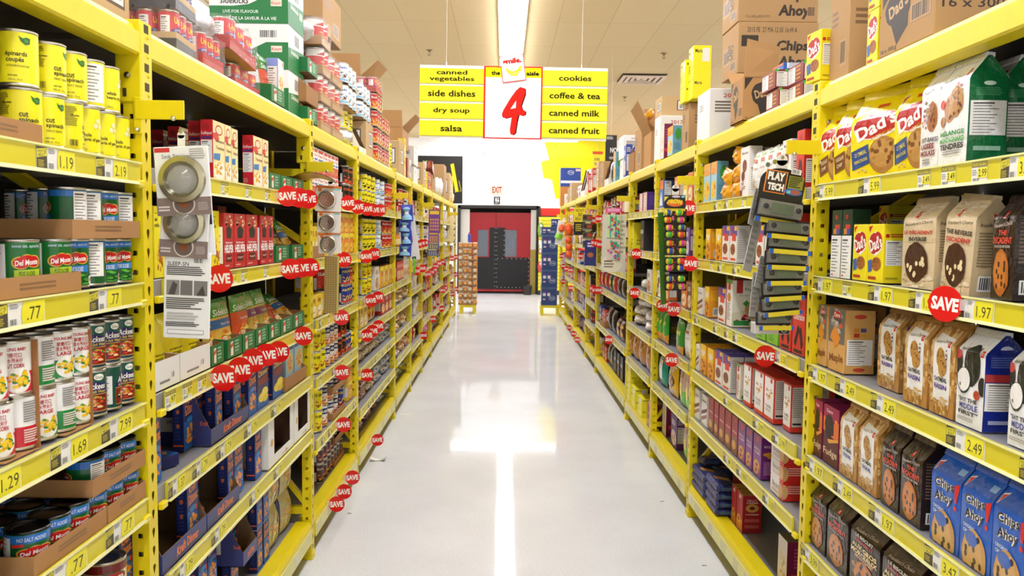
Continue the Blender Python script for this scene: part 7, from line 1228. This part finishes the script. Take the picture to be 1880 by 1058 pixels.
hp('sleep_card', 'white instruction card hanging under the sink strainers', 'card', 299, 462, 387, 622, y1-.004, '#f1efec', [('t', 'SLEEP-SN', .3, .86, .46, .045, '#3a3634', {'b': .01}), ('b', .62, .86, .86, .99), ('l', .06, .72, .9, .83, 5, '#4a4644'), ('r', .06, .5, .34, .67, '#8a8682'), ('r', .36, .5, .62, .67, '#6f6b68'), ('r', .65, .5, .94, .67, '#7d7976'), ('p', [(.1, .5), (.24, .5), (.3, .62), (.2, .66)], '#4a4644'), ('p', [(.7, .5), (.9, .5), (.84, .62)], '#3e3a38'), ('l', .06, .33, .94, .47, 6, '#4a4644'), ('l', .08, .2, .9, .3, 3, '#b8b4b0'), ('l', .06, .13, .94, .19, 3, '#4a4644'), ('r', .1, .05, .88, .1, '#8a8682'), ('r', .11, .055, .87, .095, '#f1efec')], .004, rot=2)
strip(335, 226, 600, y1-.002, 'white plastic merchandise strip on the nearest left post')
hp('hang_card', 'white carded pack behind the sink strainers', 'card', 352, 278, 390, 470, y1+.003, '#e9e7e4', [('r', .6, .3, .95, .5, '#2a2624'), ('l', .1, .6, .9, .9, 5, '#9a9694')], .004, rot=-4)
y2 = bracket2('L', 4.03)
def bowl(m, W_, H_):
    m.lathe([(W_*.36, -.002), (W_*.36, -.014), (W_*.31, -.016), (W_*.28, -.006), (0, -.004)], 30, ('#c4beb2', 'metal'), (-W_*.04, 0, -H_*.04), axis='y')
    for q in range(28):
        a = q*2.4; r = W_*.27*math.sqrt((q+.5)/28); m.box(-W_*.04+r*math.cos(a)-.0018, -W_*.04+r*math.cos(a)+.0018, -.0064, -.0045, -H_*.04+r*math.sin(a)-.0018, -H_*.04+r*math.sin(a)+.0018, ('#2e2a26', 'matt'))
for k, (a, b, c, d, r_) in enumerate(((579, 341, 626, 389, 3), (582, 387, 625, 428, 2), (584, 428, 626, 466, -1))): hp('sieve_pack', 'carded round steel sink sieve, '+('upper one', 'middle one', 'lowest one')[k]+' on the second left post', 'strainer', a, b, c, d, y2-.02+.004*k, '#efe9e0', [('r', 0, .9, 1, 1, '#e87a2a'), ('e', .16, .84, .08, .08, '#e87a2a'), ('r', .7, .84, .95, .92, '#8ad0cc')], rot=r_, group='carded steel sink sieves', parts=(('sieve_bowl', bowl),))
hp('bamboo_mat', 'rolled tan bamboo mat hanging below the sieves', 'mat', 595, 470, 621, 576, y2-.006, '#b59a5c', [('r', .0, i/26, 1, i/26+.008, '#8a7236') for i in range(26)]+[('r', .1+.18*i, 0, .12+.18*i, 1, '#7a632e') for i in range(5)]+[('r', .93, 0, 1, 1, '#cfd04a')], .02, rot=1)
strip(607, 322, 480, y2-.002, 'white plastic merchandise strip on the second left post', 5)
mb = MB(); q0 = on_y(572, 322, 3.9); mb.grid(12, 6, lambda a, b: (q0.x-.09+a*.2, q0.y-.08+b*.12, q0.z-.02+.03*math.sin(a*3)-.02*b*b), ('#5a5f74', 'gloss')); mb.grid(12, 6, lambda a, b: (q0.x-.09+a*.2, q0.y-.08+b*.12, q0.z-.0215+.03*math.sin(a*3)-.02*b*b), ('#b8864a', 'gloss'), flip=True); tag(mb.build('loose_leaflet'), 'shiny loose leaflet bent around the second left post', 'leaflet')
y3 = bracket2('L', 7.10)
def brush(m, W_, H_): m.lathe([(0, -H_*.42), (W_*.44, -H_*.4), (W_*.4, -H_*.2), (W_*.16, -H_*.05), (W_*.2, H_*.1), (W_*.34, H_*.25), (W_*.2, H_*.34), (0, H_*.36)], 14, ('#8fc4ea', 'plastic'), (0, -.015, 0)); m.lathe([(0, -H_*.1), (W_*.2, -H_*.08), (W_*.16, H_*.06), (0, H_*.08)], 10, ('#f0f0ea', 'plastic'), (0, -.024, 0))
for k, (a, b, c, d) in enumerate(((736, 376, 758, 407), (732, 405, 754, 427), (736, 424, 756, 450), (733, 449, 755, 471))): hp('dish_brush_pack', 'blue carded dish brush, '+ORD[k]+' down on the fourth left post', 'brush', a, b, c, d, y3-.03+.004*k, '#2c3fb4', [('r', .1, .8, .9, .95, '#5a6ad8')], rot=(-3, 3, -2, 2)[k], group='carded dish brushes', parts=(('brush_head', brush),))
hp('hang_card', 'tall white carded pack with green handle on the fourth left post', 'card', 748, 395, 766, 478, y3+.004, '#e6e4e4', [('r', .2, .02, .6, .08, '#2a2624'), ('r', .25, .4, .5, .7, '#b83a6a')], rot=-8, parts=(('green_handle', lambda m, W_, H_: m.tube([(-.01, -.006, -H_*.45), (-.02, -.006, -H_*.8)], .009, ('#6ac42f', 'plastic'))),))
strip(744, 362, 480, y3-.002, 'white plastic merchandise strip on the fourth left post', 3)
y4 = bracket2('L', 9.47, .15)
for k, (a, b, c, d, cl, c2, ds) in enumerate(((787, 385, 808, 428, '#7a4a9a', '#f0a02a', 'purple and orange candy card'), (786, 426, 806, 446, '#8a5a9a', '#e8b03a', 'purple candy card'), (786, 445, 806, 457, '#3a6aa8', '#e8c84a', 'blue snack card'), (784, 457, 804, 470, '#3a6aa8', '#d8a85a', 'lower blue snack card'))): hp('candy_card', ds+' hanging on the sixth left post', 'candy card', a, b, c, d, y4-.02+.003*k, cl, [('r', .1, .8, .9, .95, '#f0c83a')]+[('e', .2+.2*i, .15+.14*j, .07, .05, c2) for i in range(4) for j in range(4)], .012, group='candy cards on the sixth left post')
y5 = bracket2('L', 14.1, .15)
for k in range(4): hp('half_round_pack', 'cream half round pack, '+ORD[k]+' down near the far left end', 'packet', 819, 401+11*k, 835, 412+11*k, y5-.02, '#3a342c', [('r', .0, .7, 1, 1, '#e8d8a0')], .01, group='cream half round packs', parts=(('half_round', lambda m, W_, H_: m.lathe([(0, -.03), (W_*.46, -.026), (W_*.5, -.012)], 18, ('#e8d49a', 'plastic'), (0, 0, H_*.1), axis='y')),))
y6 = bracket2('R', 2.90)
def console(m, W_, H_):
    m.prism([(-.03, -H_*.34), (0, -H_*.38), (0, H_*.38), (-.022, H_*.34), (-.034, 0)], -W_*.46, W_*.46, ('#77756c', 'plastic'))
    m.box(-W_*.24, W_*.26, -.0345, -.033, -H_*.24, H_*.24, ('#5f6a54', 'gloss'))
    for sx in (-1, 1): m.lathe([(0, -.04), (.009, -.038), (.0095, -.03)], 14, ('#2e2c2a', 'plastic'), (sx*W_*.36, 0, H_*.04), axis='y')
mb = MB(); a, b = on_y(1392, 316, y6-.03), on_y(1472, 408, y6-.03); W_, H_ = b.x-a.x, a.z-b.z
mb.prism([(0, -H_/2), (.004, -H_/2), (.004, H_*.3), (0, H_*.3)], -W_/2, W_/2, ('#1c1b1d', 'gloss'))
hd = [(W_/2*math.cos(q*math.pi/14), H_*.3+H_*.28*math.sin(q*math.pi/14)) for q in range(15)]; mb.add([(x, 0, zv) for x, zv in hd]+[(x, .004, zv) for x, zv in hd], [tuple(reversed(range(15))), tuple(range(15, 30))]+[(i, i+1, i+16, i+15) for i in range(14)], ('#1c1b1d', 'gloss'))
art(mb, [('r', .1, .56, .58, 1.02, '#e8842a'), ('r', .13, .58, .56, 1.0, '#3a2a24'), ('t', 'PLAY', .34, .9, .38, .17, '#f4f0e4', {'b': .06}), ('t', 'TECH', .36, .69, .36, .15, '#f4f0e4', {'b': .06}), ('r', .62, .7, .95, .96, '#8a8a2a'), ('l', .64, .72, .94, .94, 6, '#2a2a1c'), ('e', .76, .64, .2, .07, '#3a6ab8'), ('e', .8, .64, .12, .05, '#a85a3a'), ('b', .64, 1.0, .86, 1.1), ('e', .1, 1.1, .05, .05, '#5a6a5a'), ('e', .24, 1.18, .05, .05, '#8a8a3a'), ('r', .62, .6, .7, .66, '#6ac8d0')], W_, H_, lambda u, v, o: (u-W_/2, -o, v-H_/2), off=.0005, clip=False)
gt = mb.build('game_pack', None, ((a.x+b.x)/2, y6-.03, (a.z+b.z)/2)); gt.rotation_euler = (0, R_(9), 0); tag(gt, 'black carded toy game console with orange PLAY TECH lettering, uppermost', 'toy game', 'carded toy game consoles')
m2 = MB(); console(m2, W_*1.0, .075); o = m2.build('toy_console', gt); o.location = (.004, 0, -H_*.25)
m2 = MB(); m2.box(-W_*.5, W_*.5, -.006, -.001, -.009, .009, ('#d8c42a', 'card'), .001); m2.box(-W_*.5, -W_*.38, -.0065, -.0055, -.009, .009, ('#2a5ab0', 'card')); m2.box(W_*.42, W_*.5, -.0065, -.0055, -.009, .009, ('#2a5ab0', 'card')); o = m2.build('name_strip', gt); o.location = (.004, 0, -H_*.5)
for k, (a, b, c, d, r_) in enumerate(((1404, 404, 1484, 436, 5), (1408, 432, 1484, 462, 4), (1404, 461, 1480, 490, 2), (1402, 489, 1474, 518, -1), (1398, 517, 1470, 546, -4), (1396, 541, 1466, 577, -6), (1388, 573, 1452, 597, -1))):
    g_ = hp('game_pack', 'carded toy game console, '+ORD[k+1]+' down in the hanging stack', 'toy game', a, b, c, d, y6-.026+.0035*k, '#222123', (), .004, r_, group='carded toy game consoles')
    m2 = MB(); console(m2, (c-a)*.0019, .052); o = m2.build('toy_console', g_); o.location = (0, .004, .004)
    m2 = MB(); w_ = (c-a)*.0019; m2.box(-w_*.5, w_*.5, -.036, -.03, -.008, .008, ('#d8c42a', 'card'), .001); m2.box(-w_*.5, -w_*.4, -.0366, -.0355, -.008, .008, ('#2a5ab0', 'card')); m2.box(w_*.42, w_*.5, -.0366, -.0355, -.008, .008, ('#2a5ab0', 'card')); o = m2.build('name_strip', g_); o.location = (0, 0, -.03)
GRY = [('l', .1, .1, .9, .9, 7, '#8f8b86')]
for k, (a, b, c, d, r_, yw) in enumerate(((1378, 345, 1394, 415, 16, 35), (1372, 400, 1392, 500, 15, 30), (1388, 470, 1408, 530, 14, 30), (1378, 500, 1396, 582, 5, 25))): hp('toy_card', 'grey back of a tilted toy game card, '+ORD[k]+' down', 'toy game', a, b, c, d, y6+.004+.012*k, '#a8a5a0', GRY, .004, r_, yw, 'grey backs of toy game cards')
hp('toy_box_end', 'pale grey toy carton end with black seal under the game packs', 'toy game', 1386, 593, 1450, 614, y6+.0, '#c9c4c0', [('r', .68, .05, .98, .95, '#2a2826'), ('e', .83, .5, .1, .36, '#c9c4c0'), ('e', .83, .5, .08, .3, '#2a2826'), ('l', .1, .2, .6, .8, 3, '#b0aaa6')], .05)
strip(1434, 278, 420, y6+.001, 'white plastic merchandise strip on the nearest right post', 8)
y7 = bracket2('R', 4.69)
hp('egg_card', 'black card headed GROW above the toy eggs', 'toy card', 1220, 358, 1258, 388, y7-.016, '#1d1c1c', [('r', 0, .0, 1, .16, '#d8c41f'), ('e', .5, .5, .4, .22, '#e8702a'), ('t', 'GROW', .5, .52, .74, .3, '#f0cf2a', {'b': .08, 'arc': .3}), ('p', [(.0, .6), (.2, .9), (.0, .9)], '#e8d83a'), ('r', .8, .84, .96, .96, '#8ad0e0'), ('e', .55, .9, .2, .07, '#d8c8d8')], .004)
EC = ['#c8c81f', '#d8d02a', '#b8c82a', '#d8b81f']; ES = ['#2a4aa8', '#3fa83a', '#e0402a', '#d83a8a']
rows_ = [(391, 1227, 1247), (404, 1226, 1250), (418, 1229, 1252), (431, 1229, 1251), (447, 1230, 1253), (461, 1231, 1253), (480, 1229, 1250), (492, 1229, 1250), (512, 1230, 1251), (526, 1230, 1252)]
for k in range(5):
    y0_, y1_ = rows_[2*k][0], rows_[2*k+1][0]; c = hp('egg_pack', 'black pack of four toy eggs, '+ORD[k]+' down on the third right bay', 'toy eggs', 1220, y0_-8, 1260, y1_+8, y7-.012+.002*k, '#201e1e', [('m', .5, .5, .2, .3, ['#d83a6a', '#e86a9a'], 8)], .004, group='packs of toy eggs')
    for r in (0, 1):
        for q in (0, 1):
            s_ = (y7)/F_PX; m2 = MB(); cc = EC[(k+r+q) % 4]; c2 = ES[(k*3+r*2+q) % 4]; n = 14; pr = [(0, -.022), (.012, -.019), (.018, -.01), (.0195, 0), (.018, .01), (.012, .019), (0, .022)]
            m2.lathe(pr, n, None, axis='x', mats=[(cc, 'gloss'), (cc, 'gloss'), (c2, 'gloss'), (c2, 'gloss'), (cc, 'gloss'), (cc, 'gloss')]); o = m2.build('toy_egg', c); p_ = on_y(rows_[2*k+r][1+q], rows_[2*k+r][0], y7-.02); o.location = Vector(p_)-Vector(c.location)
hp('green_bag_card', 'dark green triangular card hanging beside the toy eggs', 'card', 1210, 390, 1222, 560, y7+.006, '#3f7a2c', (), .004, -5, 40); strip(1240, 336, 380, y7+.001, 'white plastic merchandise strip on the second right post', 6)
y8 = bracket2('R', 7.17)
def blot(m, W_, H_):
    rnd = random.Random(5)
    for i in range(22): m.lathe([(0, -.012), (.009, -.008), (.011, 0)], 8, (rnd.choice(['#e0502a', '#3fa88a', '#e8b82a', '#5a5ac8', '#d85a9a']), 'card'), (rnd.uniform(-.4, .4)*W_, -.002, rnd.uniform(-.44, .44)*H_), axis='y')
hp('cat_shaped_card', 'clear cat shaped hanging card on the fourth right post', 'card', 1106, 394, 1148, 500, y8+.004, '#d8d3c4', [('e', .4, .14, .45, .15, '#efe6cc'), ('l', .1, .06, .6, .2, 3, '#8a8070'), ('l', .7, .3, .98, .9, 8, '#a8a094')], .004); hp('paper_roll_pack', 'colourful patterned paper pack hanging on the fourth right post', 'paper pack', 1115, 395, 1139, 437, y8-.012, '#cfe0a8', [('r', .2, 0, .3, 1, '#3fb8a0'), ('r', .6, 0, .7, 1, '#3fb8a0')], .02, parts=(('pattern_spots', blot),)); hp('paper_roll_pack', 'lower patterned paper pack hanging on the fourth right post', 'paper pack', 1114, 440, 1138, 478, y8-.01, '#e0d0c0', [('r', .3, .6, .8, .9, '#4aa88a')], .02, parts=(('pattern_spots', blot),)); hp('pink_header_card', 'pink lettered header card above the paper packs', 'card', 1113, 382, 1141, 391, y8-.014, '#e85aa0', [('l', .1, .2, .9, .8, 2, '#f8d0e0')], .004); strip(1127, 372, 400, y8, 'white plastic merchandise strip on the fourth right post', 3)
y9 = bracket2('R', 9.6, .16)
for k in range(4): hp('brown_hook_pack', 'dark green and brown hook pack, '+ORD[k]+' down on the fifth right post', 'packet', 1070, 394+16*k, 1087, 408+16*k, y9-.02, '#5a4a38', [('r', 0, 0, 1, .2, '#8a9a7a'), ('r', .5, .4, .9, .8, '#b83a2a'), ('r', .1, .4, .4, .8, '#2e241c')], .02, 2, group='brown hook packs')
hp('blue_cookie_card', 'navy cookie bag card hanging on the fifth right post', 'cookie bag', 1074, 441, 1094, 488, y9-.04, '#26307e', [('e', .5, .42, .28, .1, '#b8683a'), ('m', .5, .42, .2, .08, ['#d88a4a', '#8a4a2a'], 6), ('l', .2, .7, .8, .9, 2, '#e8e0f0'), ('t', 'soft', .5, .78, .5, .1, '#f0ecf4')], .03, 1)
y10 = bracket2('R', 12.6, .17)
hp('wont_be_beat_sign', "yellow and black WON'T BE BEAT sign hanging over the right shelves", 'sign', 1054, 381, 1074, 432, 10.75, '#191817', [('r', 0, .48, 1, 1, '#f0df1f'), ('t', "WON'T", .52, .89, .8, .12, '#4a3f10', {'b': .01}), ('t', 'BE', .56, .74, .34, .12, '#4a3f10', {'b': .01}), ('t', 'BEAT', .5, .59, .72, .12, '#4a3f10', {'b': .01}), ('l', .15, .12, .9, .4, 4, '#c8b83a')], .006)
for k, (a, b, c, d) in enumerate(((1037, 408, 1052, 434), (1038, 432, 1050, 448), (1039, 446, 1051, 461), (1038, 460, 1050, 474))): hp('orange_ball_bag', 'clear bag of orange balls, '+ORD[k]+' down near the far right end', 'ball bag', a, b, c, d, y10-.02, '#d8704a', [('r', .1, .75, .9, .95, '#f0d83a')], .03, (-4, 3, -2, 4)[k], group='bags of orange balls', parts=(('ball', lambda m, W_, H_: m.lathe([(0, -H_*.4), (W_*.3, -H_*.3), (W_*.42, 0), (W_*.3, H_*.3), (0, H_*.4)], 14, ('#f05a20', 'gloss'), (0, -.015, 0))),))
y11 = bracket2('R', 14.5, .18)
hp('toy_pack', 'orange and green toy hanging near the far right end', 'toy', 1022, 405, 1034, 450, y11-.02, '#e8eee8', (), .01, 8, parts=(('toy_body', lambda m, W_, H_: m.lathe([(0, -H_*.2), (W_*.6, -H_*.12), (W_*.5, H_*.02), (0, H_*.08)], 12, ('#8ad02a', 'plastic'), (-W_*.1, -.02, -H_*.1))), ('toy_cap', lambda m, W_, H_: m.lathe([(0, -H_*.1), (W_*.5, 0), (W_*.4, H_*.18), (0, H_*.25)], 12, ('#f0602a', 'plastic'), (W_*.15, -.02, H_*.12)))))
# ================================================================== end displays
def stand(x0, x1, Y, d, h, label):
    t = empty('display_stand', ((x0+x1)/2, Y, 0)); tag(t, label, 'stand', 'yellow display stands'); w_ = x1-x0; c = ('#e8d41c', 'paint')
    mb = MB(); mb.box(-w_/2, w_/2, 0, d, h-.05, h, c, .004); mb.build('stand_top', t)
    for x, y in ((-w_/2, 0), (w_/2-.06, 0), (-w_/2, d-.06), (w_/2-.06, d-.06)): mb = MB(); mb.box(x, x+.06, y, y+.06, 0, h-.05, c, .003); mb.build('leg', t)
def at(key, loc, sc3=(1, 1, 1), rz=0, where='', layer=''):
    p = P[key]; o = new(key); o.location = loc; o.rotation_euler = (0, 0, R_(rz)); o.scale = sc3; o['category'] = p['cat']; d_, n, wh = label_for(p['desc'], where, layer); PEND.append((o, d_, n, wh)); o['group'] = p['name'].replace('_', ' ')+'s '+where; return o
Yd = 16.35; a, b = on_y(841, 560, Yd), on_y(876, 445, Yd); wd = b.x-a.x
stand(a.x+.03, b.x-.02, Yd, .42, a.z, 'yellow stand carrying the stack of peach jars')
jar('peach', 'fruit_jar', 'peach jar', .044, .105, '#e8963a', '#e8e0d4', [('r', .42, .1, .58, .9, '#f0c890')], neck=.9); jar('pale_peach', 'fruit_jar', 'pale jar', .044, .105, '#e6d8c4', '#e8963a', [('r', .42, .1, .58, .9, '#f4ecdc')], neck=.9)
nl = 10; hl = (b.z-a.z)/nl; rnd = random.Random(3)
for l in range(nl):
    z0 = a.z+l*hl; at('kraft_tray', ((a.x+b.x)/2, Yd, z0), (wd/.3, 1.35, .95), 0, 'in the stack of peach jars', ORD[l]+' layer')
    for i in range(4): at(rnd.choice(['peach', 'peach', 'pale_peach']), (a.x+wd*(i+.5)/4, Yd+.008, z0+.005), (1, 1, (hl-.012)/.105), 0, 'peach jar stack by the door', ORD[l]+' layer')
    for j in range(1, 4): at('peach', (b.x-wd/8, Yd+.008+.1*j, z0+.005), (1, 1, (hl-.012)/.105), 0, 'peach jar stack by the door', ORD[l]+' layer side')
jar('cleaner', 'spray_bottle', 'blue bottle with red cap', .03, .2, '#2a5ac0', '#d8402a', (), neck=.4, cat='bottle'); at('cleaner', (on_y(861, 445, Yd).x, Yd+.1, b.z), (1, 1, 1), 0, 'standing on top of the peach jar stack')
Yt = 16.15; a, b = on_y(993.5, 561, Yt), on_y(1025, 401, Yt); wd = b.x-a.x
stand(a.x-.01, b.x+.06, Yt, .4, a.z, 'yellow stand carrying the stack of tea cartons')
for l in range(4): at('teabox', (a.x+wd/2, Yt+.002*l, a.z+l*.349), (wd/.34, 1.2, .345/.3), 0, 'by the swing doors', ('lowest', 'second', 'third', 'fourth')[l]+' of the stack')
at('teabox', (a.x+wd*.45, Yt+.01, a.z+4*.349), (wd/.34, 1.2, .17/.3), 0, 'by the swing doors', 'short top one'); at('teabox', (a.x+wd*.86, Yt+.1, a.z+4*.349+.172), (.5, .8, .16/.3), 0, 'by the swing doors', 'small topmost one')
# big tea display board above the far right shelves
p0, p1 = on_y(1030, 308, 15.6), on_y(1066, 343, 15.6); mb = MB(); mb.box(p0.x, p1.x, 15.6, 15.85, p1.z, p0.z, ('#2a4aa0', 'card'), .004); art(mb, [('e', .5, .75, .16, .12, '#e8ecf4'), ('e', .5, .75, .14, .1, '#2a4aa0'), ('t', 'Tetley', .5, .75, .24, .1, '#f0f2f8'), ('r', 0, .18, 1, .32, '#eef0f4'), ('r', .74, .82, .98, .94, '#e8d0d8')], p1.x-p0.x, p0.z-p1.z, lambda u, v, o: (p0.x+u, 15.6-o, p1.z+v), off=.002); tag(mb.build('tea_carton'), 'navy tea carton with white band on top of the far right shelves', 'carton')
mb = MB(); mb.box(p0.x, p1.x, 15.6, 15.85, 2.18, p1.z, ('#c8863a', 'kraft'), .004); tag(mb.build('shipping_carton'), 'orange brown carton under the navy tea carton on far right shelves', 'carton')
# ================================================================== litter on the floor
p = on_y(1, 1, 1); d = ray(694, 847); p = Vector((0, 0, EYE))+d*(-EYE/d.z)
mb = MB(); mb.grid(10, 3, lambda a, b: (p.x-.055+a*.11, p.y-.02+b*.045+.02*math.sin(a*3), .002+.022*abs(2*a-1)**2+.004*b), ('#f0ece2', 'card')); mb.grid(10, 3, lambda a, b: (p.x-.055+a*.11, p.y-.02+b*.045+.02*math.sin(a*3), .0005+.022*abs(2*a-1)**2+.004*b), ('#3a2418', 'card'), flip=True); tag(mb.build('paper_scrap'), 'curled scrap of dark backed paper on the aisle floor', 'litter')
d = ray(744, 761); p = Vector((0, 0, EYE))+d*(-EYE/d.z); mb = MB(); mb.box(p.x-.05, p.x+.05, p.y-.008, p.y+.008, 0, .003, ('#f4f0e4', 'card'), .001); tag(mb.build('paper_strip'), 'thin white paper strip on the floor by the left shelves', 'litter')
for i, (a, b) in enumerate(((1293, 1040), (1216, 922), (641, 944))):
    d = ray(a, b); p = Vector((0, 0, EYE))+d*(-EYE/d.z); mb = MB(); mb.tube([(p.x-.012, p.y, .002), (p.x, p.y+.004, .004), (p.x+.012, p.y, .002)], .0016, ('#4a3a2c', 'card')); tag(mb.build('floor_speck'), ('tiny dark scrap on the floor at lower right', 'tiny dark scrap on the floor beside the second right post foot', 'tiny dark scrap on the floor near the low SAVE flags')[i], 'litter')
finish()
